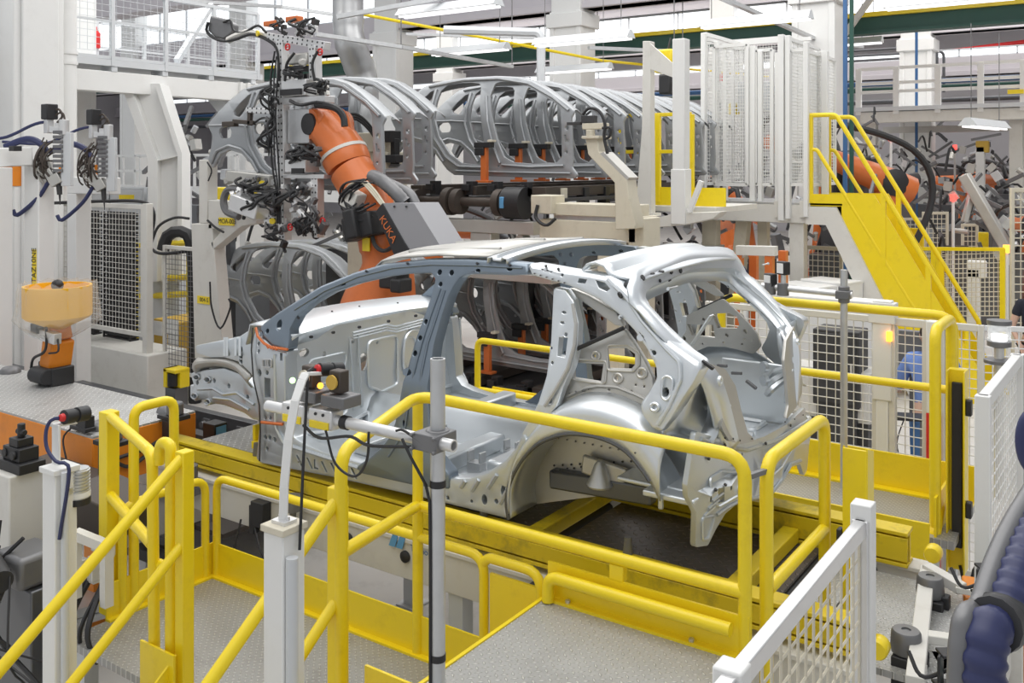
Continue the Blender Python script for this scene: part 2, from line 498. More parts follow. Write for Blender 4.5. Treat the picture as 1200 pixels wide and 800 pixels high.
# big silver bent duct
t = thing('vent_duct', P(425, 200, d=18.5), 'large silver duct with a double bend behind the robot gripper', 'duct')
pts = cat([P(408, -60, d=18.3), P(408, 25, d=18.3), P(411, 52, d=18.3), P(423, 85, d=18.5), P(426, 115, d=18.5), P(427, 210, d=18.5)], 50)
m = MB(); m.tube(pts, .30, 20, rs=[.30 + .012 * (i % 5 == 0) for i in range(50)]); m.build('pipe', 'duct_metal', t)
# crane runway: green beam with yellow flange
t = thing('crane_runway', (-10, 22, 6.4), 'long dark green crane runway with a yellow top edge under the girders', 'crane')
MB().b(-45, 14, 21.9, 22.1, 6.30, 6.62).build('web', 'green', t); MB().b(-45, 14, 21.8, 22.2, 6.62, 6.72).build('top_flange', 'yellow', t); MB().b(-45, 14, 21.8, 22.2, 6.24, 6.30).build('bottom_flange', 'green', t)
for i, (y, z, m_, lab) in enumerate([(34, 5.9, 'green', 'thin dark green pipe run along the far wall, lower one'), (34.5, 6.15, 'blue', 'thin blue pipe run along the far wall above the green one'), (36, 5.6, 'steel_dark', 'dark pipe run along the far wall, lowest of the three')]):
    T(MB().cyl((-50, y, z), (20, y, z), .09, n=10).build('pipe', m_), lab, 'pipe', 'pipes along the far wall')
T(MB().tube([P(395, 11, d=19), P(705, 71, d=22), P(900, 90, d=30)], .035, 8).build('pipe', 'yellow'), 'thin yellow gas pipe sloping down under the girder', 'pipe')
for i, (pts, lab) in enumerate([([(200, 0, 20), (330, 8, 22), (400, 18, 22)], 'grey conduit sagging across the windows above the mezzanine with the extinguisher'), ([(395, 20, 15), (560, -10, 15)], 'grey conduit rising away beside the silver duct'), ([(370, 40, 17), (470, 55, 18), (600, 78, 21)], 'pale conduit crossing the silver duct toward the middle'), ([(476, 40, 24), (640, 45, 24), (700, 40, 24)], 'grey cable tray under the girder in the middle'), ([(840, -5, 16), (960, 48, 20), (1010, 55, 24)], 'grey cable tray sloping over the mesh cage'), ([(690, 56, 20), (790, 60, 21), (800, 66, 22)], 'grey tray with loose fittings behind the triangular portal head')]):
    m = MB(); q = [P(u, v, d=d) for u, v, d in pts]
    for a, b in zip(q, q[1:]): m.bar(a, b, .10, .07)
    t = thing('cable_tray', q[0], lab, 'cable tray'); m.build('tray', 'galv', t)
    for e in q[1:]: MB().cyl(e, (e.x, e.y, 9.62 if e.y > 20.6 else 9.4), .012, n=6).build('hanger', 'gunmetal', t)
p = P(633, 50, d=19); 
m = MB(); m.tube([P(520, 35, d=19), P(630, 38, d=19), P(634, 44, d=19), P(634, 100, d=19), P(634, 190, d=19)], .09, 8, .2); T(m.build('pipe', 'paint_grey'), 'grey pipe bending down from the ceiling behind the grey body panels', 'pipe')
# hanging fluorescent fittings
fx = thing('ceiling_light', (0, 0, 0), 'x', 'light', 'hanging fluorescent fittings')
m = MB(); m.prism([(-1, -.16, .0), (-1, -.05, .14), (-1, .05, .14), (-1, .16, .0)], (2, 0, 0)); m.build('reflector', 'paint_grey', fx)
for y in (-.07, .07): MB().b(-.97, .97, y - .025, y + .025, -.03, .0).build('tube', 'lamp_tube', fx)
for x in (-.8, .8): MB().cyl((x, 0, .14), (x, 0, 1.8), .008, n=6).build('hanger', 'gunmetal', fx)
L_ = [(525, 13, 15, 'wide fluorescent fitting at the top, next to the tall silver duct'), (550, 61, 20, 'fluorescent fitting in front of the green beam, between the two white columns'), (682, 49, 17, 'fluorescent fitting hanging in front of the middle white column'), (672, 83, 22, 'small fluorescent fitting low in front of the middle white column'), (884, 27, 16.5, 'fluorescent fitting hanging directly above the mesh cage'), (1111, 4, 15.5, 'fluorescent fitting at the top edge beyond the blue and green poles'), (982, 53, 22, 'fluorescent fitting behind the blue pole, above the cage'), (1155, 149, 17, 'fluorescent fitting under the mezzanine with the white railing'), (590, 8, 34, 'far fluorescent fitting at the top, over the grey body panels')]
for i, (u, v, d, lab) in enumerate(L_[:8]):
    p = P(u, v, d=d)
    o = fx if i == 0 else dup(fx)
    o.location = p; o['label'] = lab
    if i == 7: o.rotation_euler = (0, 0, 1.42)
# daylight from the roof and the rows of lamps over the cell
area('hall_light', (-3.5, 3.0, 9.5), 9, 8, 520); area('hall_light', (-9, 11, 9.3), 12, 6, 620); area('hall_light', (-3, 16.5, 9.2), 14, 4, 460); area('hall_light', (-14, 27, 9.2), 30, 5, 1100); area('hall_light', (-10, 36, 9.0), 40, 6, 1400)
area('hall_light', (4, 25, 9.2), 14, 6, 600); area('hall_light', (-16, 6, 9), 6, 8, 380)
# ================================================================== CAR BODY IN WHITE
YC = 4.98; CY0 = 4.08
def ys(x, z):
    return CY0 + .33 * max(0, z - 2.05) + .07 * max(0, -4.8 - x) - .02
def cs(u, v, inset=0.):
    y = 4.15
    for _ in range(12):
        p = P(u, v, y=y); y = ys(p.x, p.z) + inset
    return (p.x, p.z)
def side(inset): return lambda x, z, w: V((x, ys(x, z) + inset - w, z))
zc = [((0, z, 0), (0, 1, 0)) for z in (1.6, 1.8, 2.05, 2.2, 2.35, 2.5, 2.65)] + [((x, 0, 0), (1, 0, 0)) for x in (-5.6, -5.2, -4.8, -4.4, -4.0, -3.6, -3.2, -2.8, -2.4)]
def hole(u, v, r, inset=0., sx=1., sy=1.):
    c = cs(u, v, inset); e = cs(u + r, v, inset)
    return circ(c, max(.004, abs(e[0] - c[0])), 10, sx, sy)
def poly(pts, inset=0.): return [cs(u, v, inset) for u, v in pts]
def smooth(pts, r=.05): return [(p.x, p.y) for p in fillet([V((a, b, 0)) for a, b in pts], r, True, 4)]

car = thing('car_shell', (-3.6, YC, 1.42), 'bare silver-grey car body shell without doors, standing on the yellow transfer skid in the middle', 'car body')
def cplate(name, m, pts, holes=(), t=.06, inset=0., bev=.008, r=.03, both=True):
    t2 = t / 2
    o = plate(name, m, smooth(poly(pts, inset), r), list(holes), t, lambda x, z, w: V((x, ys(x, z) + inset + t2 - w, z)), car, bev, zc)
    return o
mir = []
# --- blue-grey outer side frame: windscreen pillar, cant rail, centre pillar
A = [(303, 383), (322, 368), (340, 356.5), (375, 335), (415, 319), (450, 309), (500, 303.5), (547, 303), (585, 305), (617, 309), (620, 322),
     (600, 323), (562, 321.5), (546, 322), (538, 326), (531, 336), (525, 348), (517, 372), (508, 405), (503, 440), (501, 470), (504, 510), (510, 536), (526, 556),
     (526, 574), (487, 570), (421, 555), (417, 546), (430, 538), (446, 524), (456, 511), (462, 495), (467, 470), (474, 440), (487, 395), (497, 368), (506, 342), (509, 328), (505, 320.5),
     (480, 321), (450, 325), (415, 333), (385, 343.5), (362, 357), (347, 371), (339, 386), (337, 411), (318, 405), (306, 393)]
hs = [hole(515, 319, 2.6), hole(529, 319.5, 2.6), hole(516, 333, 2.2), hole(499, 377, 2.3), hole(492, 396, 2.3), hole(486, 414, 2.6), hole(477, 436, 3.0, 0, 1.6, 1.0),
      hole(327, 381, 3, 0, 1, 1.5), hole(313, 388, 2), hole(306.5, 391, 1.6), hole(475, 472, 1.8), hole(473, 496, 1.8, 0, .7, 1.6), hole(490, 520, 2), hole(560, 317, 2, 0, 1.4, .8), hole(597, 315, 2.2, 0, 1.5, .8), hole(402, 333, 1.8, 0, 1.6, .8), hole(370, 349, 1.8, 0, 1.4, 1)]
o = cplate('side_frame', 'steel_blue', A, hs, .085, 0, .016, .02)
# recessed stamping line down the centre pillar and along the rail
m = MB()
def on(u, v, inset=-.002):
    x, z = cs(u, v, inset); return V((x, ys(x, z) + inset, z))
m.tube([on(*q) for q in [(521, 340), (511, 372), (501, 402), (494, 436), (491, 470), (490, 505), (482, 545)]], .008, 6, .05)
m.tube([on(*q) for q in [(516, 338), (505, 368), (494, 402), (485, 436), (479, 470), (474, 505), (455, 535)]], .006, 6, .05)
m.tube([on(*q) for q in [(345, 363), (380, 341), (420, 324), (460, 314), (505, 310), (560, 311), (612, 314)]], .006, 6, .05)
emboss(o, m); mirror(o)
# --- hinge pillar + sill + rear dog-leg
Bp = [(298, 383), (306, 393), (318, 405), (336, 411), (336.5, 470), (338, 500), (345, 513), (360, 522), (380, 530), (418, 541), (470, 553), (526, 560), (550, 560), (571, 553), (591, 540), (603, 525), (612, 507), (618, 516), (606, 536),
      (597, 560), (594, 585), (596, 609), (540, 595), (487, 582), (395, 561), (305, 543), (299, 538), (303, 500), (300, 470), (296, 440), (295, 400)]
hs = [hole(302, 437, 2.5), hole(311, 437, 1.8), hole(301, 403, 1.4), hole(301, 412, 1.4), [cs(*q) for q in ((308, 443), (315, 444), (315, 466), (308, 466))], hole(312, 477, 2.4), hole(309, 490, 1.7), hole(315, 490, 1.7), hole(309, 512.5, 1.9), hole(314, 513, 1.9), hole(320, 515.5, 1.9), hole(311, 526, 1.6),
      [cs(*q) for q in ((326, 414), (329, 414), (329, 423), (326, 423))], hole(566, 586, 3.2, 0, 1, 1.5), hole(588, 576, 3, 0, .9, 1.7), hole(580, 588, 2.2), hole(551, 588, 1.5), hole(592, 599, 1.6), hole(523, 584, 1.8), hole(349, 542, 1.5)]
for k, (a, b) in enumerate([(345, 534), (357, 537), (374, 541), (385, 543), (409, 549)]):
    hs.append([cs(a, b), cs(a + 2, b), cs(a + 8, b + 13), cs(a + 6, b + 13)])
hs.append([cs(*q) for q in ((366, 539), (367.5, 539), (367.5, 548), (371, 549), (371, 550.5), (366, 549.5))])
hs.append([cs(*q) for q in ((393.5, 545), (395, 545), (395, 554), (398, 555), (398, 556.5), (393.5, 555.5))])
o = cplate('hinge_pillar_and_sill', 'steel', Bp, hs, .10, .012, .018, .03)
m = MB()
for a, b in (((553, 575), (561, 562)), ((572, 572), (582, 556)), ((586, 590), (594, 575)), ((540, 571), (545, 563))):
    m.tube([on(*a, .008), on(*b, .008)], .012, 6)
m.tube([on(322, 415, .006), on(323, 500, .006), on(333, 520, .006), (on(420, 548, .006))], .012, 6, .06)
m.tube([on(334, 417, .004), on(334.5, 498, .004), on(341, 514, .004)], .008, 6, .06)
emboss(o, m); mirror(o)
m = MB()
for q in ((312, 421), (316, 421)):
    m.tube([on(q[0] - 4, q[1], .004), on(q[0] - 4, q[1] + 9, .004), on(q[0] + 2, q[1] + 9, .004), on(q[0] + 2, q[1], .004)], .006, 5, .01, True)
o = m.build('hinge_plate', 'galv', car); mirror(o)
# weld line on pillar (black sealer)
o = MB().tube([on(296, 384, -.012), on(294.5, 410, -.012), (on(297, 445, -.012)), on(304, 475, -.012), on(305, 505, -.012), on(304, 540, -.012)], .005, 5, .05).build('sealer_bead', 'black', car)
# orange marker tape round the foot of the windscreen pillar and round the hinge pillar
m = MB(); m.tube([on(300, 384, -.006), on(302, 394, -.006), on(309, 402, -.006), on(318, 407, -.006), on(337, 409.5, -.006)], .009, 6, .04)
for k in range(4): m.tube([on(312 + k * 3.2, 405 + k * .7, -.012), on(314 + k * 3.2, 408 + k * .7, -.012), on(316 + k * 3.2, 407 + k * .7, -.012), on(314 + k * 3.2, 404.2 + k * .7, -.012)], .004, 4, .004, True)
m.tube([on(306, 494.5, -.004), on(331, 497, -.004)], .010, 6)
o = m.build('marker_tape', 'orange', car); o['label'] = 'orange tape on the front pillar'
# --- engine bay side: apron beam, wheel house, chassis rail
Fi = .16
ap = [(228, 405), (262, 398), (280, 394), (300, 381), (300, 448), (292, 436), (279, 424), (262, 419), (246, 419), (230, 414)]
o = cplate('apron_beam', 'steel', ap, [hole(289, 408, 2, Fi), hole(289, 416, 2, Fi), hole(289, 422, 2, Fi)], .09, Fi - .05, .012, .02); mirror(o)
m = MB()
for uu in (263, 266, 276, 281): m.bar(on(uu, 417, Fi - .06), on(uu, 395, Fi - .06), .016, .02)
o = m.build('hinge_bracket', 'steel_pale', car); mirror(o)
lo = cat([on(*q, Fi + .03) for q in ((232, 440), (240, 432), (262, 430), (283, 438), (298, 456))], 18)
hi = cat([on(*q, Fi - .02) for q in ((232, 419), (246, 419), (262, 419), (280, 424), (297, 440))], 18)
o = MB().loft(arc_loft(lo, hi, 6, V((0, -.05, .01)))).build('front_wheel_house', 'steel_warm', car, solid=.008); mirror(o)
lo2 = [p + V((0, .42, -.02)) for p in lo]
o = MB().loft(arc_loft(lo, lo2, 4, V((0, 0, .05)))).build('front_wheel_house_liner', 'steel_warm', car, solid=.008); mirror(o)
rl = [(222, 437), (240, 433), (262, 431), (284, 439), (300, 458), (306, 492), (296, 492), (285, 484), (262, 475), (250, 473), (244, 475), (240, 469), (232, 468), (227, 471), (223, 462), (226, 450)]
o = cplate('chassis_rail', 'steel', rl, [hole(230, 442, 2.2, Fi), hole(231, 448, 1.6, Fi), hole(243, 445, 2, Fi), hole(251, 446, 1.6, Fi), hole(228, 464, 1.6, Fi), hole(243, 471, 1.6, Fi), hole(268, 452, 1.6, Fi), hole(290, 465, 1.6, Fi)], .12, Fi, .014, .03)
m = MB()
m.tube([on(*q, Fi - .006) for q in ((232, 456), (250, 455), (262, 462), (278, 460), (298, 474))], .012, 6, .04)
m.tube([on(*q, Fi - .006) for q in ((250, 466), (270, 468), (292, 480))], .01, 6, .04)
for q in ((230, 442), (243, 445), (228, 464), (243, 471)): m.tube(circ3 := [on(q[0] + 3.4 * math.cos(t * .6283), q[1] + 3.4 * math.sin(t * .6283), Fi - .006) for t in range(10)], .006, 5, 0, True)
emboss(o, m); mirror(o)
front_x = -5.9
# slam panel / front cross member linking both aprons
o = MB().b(-5.88, -5.78, 4.32, 5.64, 1.58, 1.68).build('front_cross_member', 'steel', car, .01)
# --- bulkhead, cowl, floor, tunnel
def bm_(x): return lambda y, z, w: V((x - w + .25 * max(0, 1.75 - z), y, z))
fp = [(4.14, 1.50), (5.82, 1.50), (5.82, 2.20), (4.14, 2.20)]
hs = [circ((4.42, 1.82), .045, 14), circ((4.48, 2.02), .02), circ((4.75, 2.07), .02), circ((4.86, 1.9), .055, 14, 1, 1.2), circ((5.62, 1.97), .022), circ((4.3, 2.06), .03, 10, 1.5, 1), circ((4.62, 1.72), .03), circ((5.0, 2.02), .012), circ((5.35, 2.07), .012)]
o = plate('bulkhead', 'steel_pale', fp, hs, .03, bm_(-4.66), car, .008, [((0, z, 0), (0, 1, 0)) for z in (1.6, 1.75)])
m = MB()
def fb(y, z): return V((-4.64 + .25 * max(0, 1.75 - z), y, z))
def loop(pts, r=.010, f=.05): m.tube([fb(*p) for p in pts], r, 6, f, True)
loop([(4.9, 1.72), (5.02, 1.66), (5.2, 1.68), (5.22, 2.04), (4.9, 2.04)], .012)
loop([(5.26, 1.72), (5.66, 1.74), (5.7, 2.02), (5.3, 2.06)], .014, .12)
loop([(5.30, 1.78), (5.42, 1.78), (5.42, 2.0), (5.30, 2.0)], .008, .05)
loop([(5.48, 1.80), (5.62, 1.80), (5.62, 1.98), (5.48, 1.98)], .010, .07)
loop([(4.3, 1.6), (4.66, 1.58), (4.68, 1.78), (4.34, 1.84)], .013, .07)
loop([(4.32, 1.9), (4.66, 1.88), (4.7, 2.0), (4.34, 2.0)], .009, .05)
for z in (2.085, 2.105, 2.125): m.tube([fb(4.75, z), fb(5.1, z + .01), fb(5.2, z - .02), fb(5.75, z)], .006, 5, .04)
for y in (4.72, 4.80): m.tube([fb(y, 1.6), fb(y, 2.1)], .009, 5)
m.tube([fb(4.2, 1.56), fb(4.5, 1.5), fb(5.0, 1.58), fb(5.8, 1.56)], .016, 6, .05)
emboss(o, m)
m = MB()
rows = []
for x, z in ((-4.60, 2.13), (-4.57, 2.2), (-4.63, 2.225), (-4.80, 2.245), (-4.98, 2.235), (-5.02, 2.1)):
    rows.append([V((x - .10 * math.sin(math.pi * i / 12) - .0 * i, 4.13 + 1.7 * i / 12, z + .015 * math.sin(math.pi * i / 12))) for i in range(13)])
m.loft(rows).build('cowl', 'steel_pale', car, solid=.012)
m = MB()
for y in (4.3, 4.5, 4.75, 5.05, 5.35, 5.6): m.cyl((-4.59, y, 2.17), (-4.572, y, 2.172), .010, n=8)
m.build('cowl_bolt', 'dark', car)
m = MB(); rows = []
for i in range(13):
    x = -4.66 + i * (1.66) / 12; r = []
    for j in range(25):
        y = 4.16 + 1.64 * j / 24; t = abs(y - YC)
        z = 1.50 + (.17 * max(0, 1 - (t / .17) ** 2) if t < .17 else 0) + .012 * (math.sin(i * 2.1) > .6) * (t > .3)
        r.append((x, y, z))
    rows.append(r)
m.loft(rows).build('floor_pan', 'steel', car, solid=.012)
for x in (-4.08, -3.52):
    for y in (4.18, 5.12): MB().b(x, x + .12, y, y + .66, 1.5, 1.6).build('seat_cross_member', 'steel', car, .015)
for x, y in ((-3.85, 4.35), (-3.85, 4.72), (-3.3, 4.4), (-3.25, 4.7), (-3.85, 5.3), (-3.3, 5.3)):
    m = MB(); m.b(x - .05, x + .05, y - .03, y + .03, 1.50, 1.56); m.b(x - .05, x - .035, y - .03, y + .03, 1.56, 1.62); m.b(x + .035, x + .05, y - .03, y + .03, 1.56, 1.62); m.build('seat_bracket', 'galv', car, .004)
m = MB(); m.b(-3.16, -3.04, 4.3, 4.55, 1.51, 1.62); m.build('rear_seat_box', 'steel_pale', car, .02)
# rear floor: kick-up and boot floor
m = MB(); prof = [(-3.02, 1.50), (-2.95, 1.52), (-2.86, 1.74), (-2.78, 1.78), (-2.5, 1.79), (-2.45, 1.74), (-1.86, 1.74), (-1.80, 1.78)]
o = m.loft([[V((x, 4.44 + 1.08 * j / 8, z)) for j in range(9)] for x, z in prof]).build('rear_floor', 'steel_pale', car, solid=.012)
m = MB()
for y in (4.75, 4.85, 5.1, 5.2): m.tube([(-2.35, y, 1.75), (-1.92, y, 1.75)], .014, 6)
m.tube([(-2.3, 5.3, 1.75), (-1.95, 5.3, 1.75), (-1.95, 5.5, 1.75), (-2.3, 5.5, 1.75)], .01, 6, .03, True)
for y in (4.55, 4.95, 5.35): m.b(-2.86, -2.70, y - .06, y + .06, 1.78, 1.84)
emboss(o, m)
m = MB()
m.b(-3.0, -2.94, 4.45, 4.7, 1.6, 1.72); m.b(-3.06, -2.98, 4.75, 4.83, 1.56, 1.78); m.b(-3.08, -2.98, 5.0, 5.3, 1.6, 1.74)
m.build('seat_bracket', 'galv', car, .01)
# --- roof: front header skin, bow, rear header
def crown(y): return .045 * (1 - ((y - YC) / .70) ** 2)
m = MB(); rows = []
for x, z in ((-4.05, 2.63), (-3.96, 2.70), (-3.8, 2.735), (-3.5, 2.765), (-3.14, 2.775)):
    rows.append([(x - .12 * (1 - ((4.3 + 1.36 * j / 14 - YC) / .68) ** 2) * (x < -3.9), 4.3 + 1.36 * j / 14, z + crown(4.3 + 1.36 * j / 14)) for j in range(15)])
o = m.loft(rows).build('roof_skin', 'steel_warm', car, solid=.01)
m = MB()
for y in (4.5, 4.98, 5.46): m.tube([(-3.9, y, 2.728 + crown(y)), (-3.2, y, 2.778 + crown(y))], .010, 6)
emboss(o, m)
def bow(name, x0, w, z, h, mm, dz=0):
    rows = []
    for x, zz in ((x0 - w / 2, z - h), (x0 - w / 2, z), (x0 - w * .25, z + .006), (x0 - w * .2, z - .012), (x0 + w * .2, z - .012), (x0 + w * .25, z + .006), (x0 + w / 2, z), (x0 + w / 2, z - h)):
        rows.append([(x, 4.27 + 1.42 * j / 16, zz + crown(4.27 + 1.42 * j / 16) + dz) for j in range(17)])
    return MB().loft(rows).build(name, mm, car, solid=.008)
bow('roof_bow', -3.06, .13, 2.775, .03, 'steel_pale')
# --- rear quarter
Cp = [(648, 336), (663, 339), (672, 352), (678, 378), (677, 405), (670, 432), (659, 456), (652, 476), (640, 492), (627, 504), (616, 516), (610, 510), (621, 490), (630, 472), (640, 440), (645, 400), (647, 360)]
hs = [hole(661, 366, 2.2, .03, 1.3, .6), hole(659, 378, 2.2, .03, 1.3, .6), hole(663, 392, 2, .03), [cs(*q, .03) for q in ((655, 395), (665, 396), (662, 419), (653, 417))], hole(646, 408, 1.2, .03), hole(645, 470, 2, .03, 1, 1.5), hole(647, 425, 1.5, .03)]
o = cplate('rear_door_pillar', 'steel_pale', Cp, hs, .05, .03, .010, .02); mirror(o)
o = MB().tube([on(*q, .012) for q in ((671, 356), (675, 380), (673, 405), (665, 432), (650, 458), (638, 476))], .010, 6, .05).build('pillar_flange', 'steel_warm', car); mirror(o)
Qi = .13
Q = [(674, 411), (731, 385), (742, 400), (757, 425), (765, 443), (766, 462), (752, 476), (735, 469), (715, 463), (690, 462), (668, 471), (650, 482), (640, 474), (655, 455), (667, 434)]
hs = [[cs(*q, Qi) for q in ((673, 424), (709, 426), (706, 447), (674, 442))], [cs(*q, Qi) for q in ((712, 408), (736, 407), (746, 414), (746, 426), (741, 432), (714, 431))], hole(662, 447, 3, Qi), hole(724, 443, 2.6, Qi), hole(752, 437, 3.2, Qi), hole(698, 417, 2, Qi), hole(757, 452, 1.3, Qi), hole(686, 456, 1.3, Qi), hole(716, 455, 1.5, Qi), hole(742, 458, 1.5, Qi), hole(747, 450, 1.2, Qi)]
o = cplate('quarter_inner_panel', 'steel_warm', Q, hs, .03, Qi - .02, .008, .03)
m = MB()
for (a, b, r) in ((662, 447, 5), (724, 443, 5), (752, 437, 5.5), (698, 417, 4.5)):
    m.tube([on(a + r * math.cos(t * .5236), b + r * math.sin(t * .5236), Qi - .025) for t in range(12)], .008, 6, 0, True)
m.tube([on(*q, Qi - .025) for q in ((664, 465), (685, 455), (700, 452), (722, 453), (745, 462), (757, 468))], .009, 6, .05)
m.tube([on(*q, Qi - .025) for q in ((671, 421), (711, 423), (709, 450), (671, 445))], .006, 6, .02, True)
m.tube([on(*q, Qi - .025) for q in ((711, 405), (736, 404), (749, 413), (749, 428), (742, 435), (712, 434))], .006, 6, .02, True)
emboss(o, m); mirror(o)
o = MB().bar(on(674, 409.5, .05), on(731, 384, .05), .03, .022).build('quarter_seal', 'black', car, .006); o['label'] = 'black sealing strip under the quarter window'; mirror(o)
# inner slab behind the sloping pillar
o = cplate('pillar_inner_panel', 'steel_warm', [(665, 336), (690, 346), (722, 366), (733, 383), (720, 381), (700, 366), (672, 346)], [], .03, .10, .006, .01); mirror(o)
# wheel house dome and arch lip
lip = [(596, 608), (593.5, 588), (596, 570), (603, 553), (614, 536), (632, 519), (660, 509), (690, 510), (716, 518), (735, 530), (749, 546), (761, 563), (774, 587)]
top = [(618, 512), (624, 507), (632, 499), (641, 491), (650, 483), (661, 473), (677, 464), (692, 460), (715, 461), (735, 467), (752, 476), (768, 492), (786, 512)]
l3 = cat([on(*q, .005) for q in lip], 40); t3 = cat([on(*q, Qi - .03) for q in top], 40)
o = MB().loft(arc_loft(l3, t3, 8, V((0, -.055, .03)))).build('rear_wheel_house', 'steel_pale', car, solid=.008); wh = o
m = MB(); m.tube(l3[:-3], .011, 8); o = m.build('arch_lip', 'steel_dark', car); mirror(o)
mirror(wh)
l4 = [p + V((0, .09, .0)) for p in l3]; l5 = [p + V((.0, .27, .0)) for p in l3]
o = MB().loft([l3, l4, l5]).build('arch_liner', 'steel', car, solid=.008); mirror(o)
m = MB(); m.prism([p for p in l5], (0, .012, 0)); o = m.build('arch_inner_panel', 'steel_warm', car); mirror(o)
# chassis rail and spring cup seen through the arch
b0 = P(640, 575, y=4.40); b1 = P(775, 560, y=4.40)
m = MB(); m.bar((b0.x + .1, 4.31, 1.60), (b1.x, 4.31, 1.63), .08, .10); o = m.build('rear_chassis_rail', 'steel_dark', car, .012); mirror(o)
sp = P(703, 556, y=4.26)
m = MB(); m.lathe((sp.x, sp.y, sp.z - .06), [(.065, 0), (.07, .01), (.055, .04), (.03, .11), (.015, .13)]); o = m.build('spring_cup', 'galv', car); mirror(o)
m = MB(); m.bar(sp + V((-.12, .03, .03)), sp + V((.14, .03, .0)), .03, .10); o = m.build('spring_cup_plate', 'steel_warm', car, .01); mirror(o)
# sloping rear pillar: wide light pressing with holes
Dp = [(616, 308), (640, 312), (662, 316), (690, 320), (713, 324), (727, 331), (738, 344), (752, 366), (775, 394), (797, 410), (818, 424), (822, 432), (812, 450), (800, 468), (786, 492), (775, 508), (764, 503), (752, 488), (748, 474), (760, 458), (768, 443), (767, 430), (757, 410), (742, 388), (722, 367), (700, 351), (665, 335), (622, 323)]
hs = [[cs(*q, .0) for q in ((680, 326), (689, 327), (687, 332), (678, 331))], [cs(*q) for q in ((699, 328), (710, 331), (716, 338), (712, 341), (703, 337))], hole(752, 395, 2.8, 0, 1.4, 1), hole(767, 413, 2.6, 0, 1.3, 1), hole(728, 371, 1.6), hole(784, 338, 1), hole(660, 322, 1.5), hole(647, 318, 1.2, 0, 1.5, .8), hole(781, 459, 4.2, 0, 1, 1.2), hole(640, 316, 1.2)]
o = cplate('rear_pillar', 'steel_pale', Dp, hs, .11, -.012, .022, .03)
m = MB()
m.tube([on(u, v, -.026) for u, v in ((776, 443), (782, 440), (788, 444), (787, 463), (781, 470), (775, 465))], .006, 6, .03, True)
for (a, b, r) in ((767, 477, 4.5),):
    m.tube([on(a + r * math.cos(t * .5236), b + r * math.sin(t * .5236), -.026) for t in range(12)], .008, 6, 0, True)
m.tube([on(*q, -.024) for q in ((712, 327), (735, 350), (752, 376), (780, 408), (796, 424), (797, 445), (782, 478), (770, 498))], .010, 6, .05)
emboss(o, m); mirror(o)
# hatch frame: gutter round the tailgate opening
hp = [P(866, 514, y=4.56), P(861, 492, y=4.52), P(853, 462, y=4.46), P(842, 437, y=4.42), P(818, 416, y=4.36), P(789, 391, y=4.33), P(766, 367, y=4.34), P(756, 348, y=4.38)]
hp = hp[:8]
mid = [V((q.x, 2 * YC - q.y, q.z)) for q in hp[::-1]]
top_z = max(q.z for q in hp)
hc = V((hp[-1].x - .02, YC, hp[-1].z + .05))
path = cat(hp + [V((hp[-1].x - .01, 4.72, hp[-1].z + .035)), hc, V((hp[-1].x - .01, 2 * YC - 4.72, hp[-1].z + .035))] + mid, 90)
rows = [[], [], [], [], []]
for i, p in enumerate(path):
    t = (path[min(i + 1, 89)] - path[max(i - 1, 0)]).normalized()
    inw = V((0, YC, 0)) - V((0, p.y, 0)); 
    c = V((-2.2, YC, 2.15)) - p; c = (c - t * c.dot(t)); c.x = 0; c.normalize()
    fwd = t.cross(c); fwd = fwd if fwd.x > 0 else -fwd; fwd.normalize()
    for r, (a, b) in zip(rows, ((-.16, -.035), (-.10, .002), (-.04, .012), (-.015, -.022), (.045, -.03))):
        r.append(p + c * a + fwd * b)
MB().loft(rows).build('tailgate_frame', 'steel_pale', car, solid=.012)
# gutter between the sloping pillar and the opening
ga = resample([on(*q, .012) for q in ((713, 324), (727, 331), (738, 344), (752, 366), (775, 394), (797, 410), (816, 423))], 24)
gb = resample([P(757, 345, y=4.36), P(757, 350, y=4.36), P(766, 367, y=4.32), P(789, 391, y=4.31), P(816, 415, y=4.34), P(838, 434, y=4.38)], 24)
gm = [a.lerp(b, .5) + V((-.03, 0, -.01)) for a, b in zip(ga, gb)]
o = MB().loft([ga, gm, gb]).build('tailgate_gutter', 'steel_pale', car, solid=.01); mirror(o)
# rear header shelf with its row of square holes
a0 = V((-2.42, 4.32, 2.74)); 
m = MB(); rows = []
for x, z in ((-2.53, 2.735), (-2.50, 2.768), (-2.45, 2.78), (-2.40, 2.765), (-2.37, 2.725), (-2.30, 2.712), (-2.19, 2.70)):
    rows.append([(x + .05 * (1 - ((4.31 + 1.34 * j / 16 - YC) / .67) ** 2), 4.31 + 1.34 * j / 16, z + crown(4.31 + 1.34 * j / 16)) for j in range(17)])
m.loft(rows).build('rear_header', 'steel_pale', car, solid=.012)
# tail lamp pocket, rear corner and panel
def rear(y, z, w): return V((-1.78 - w - .05 * ((y - YC) / .9) ** 2 + .04 * (z < 1.75), y, z))
def rp(u, v): q = P(u, v, x=-1.78); return (q.y, q.z)
m = MB()
tp = [on(818, 424, .03), on(812, 450, .03), on(800, 468, .03), on(786, 492, .03), on(776, 510, .03)]
rpn = [P(832, 426, x=-1.85), P(840, 450, x=-1.83), P(845, 476, x=-1.80), P(845, 500, x=-1.78), P(836, 520, x=-1.77)]
r0 = resample(tp, 10); r1 = resample(rpn, 10)
mid1 = [a.lerp(b, .25) + V((-.02, .07, 0)) for a, b in zip(r0, r1)]; mid2 = [a.lerp(b, .8) + V((-.05, .05, 0)) for a, b in zip(r0, r1)]
o = MB().loft([r0, mid1, mid2, r1]).build('tail_lamp_pocket', 'steel', car, solid=.01)
m = MB()
for k in range(3): m.tube([P(830 + k * 3, 482 + k * 8, x=-1.90), P(838 + k * 4, 474 + k * 8, x=-1.87), P(849, 470 + k * 7, x=-1.82)], .016, 6, .03)
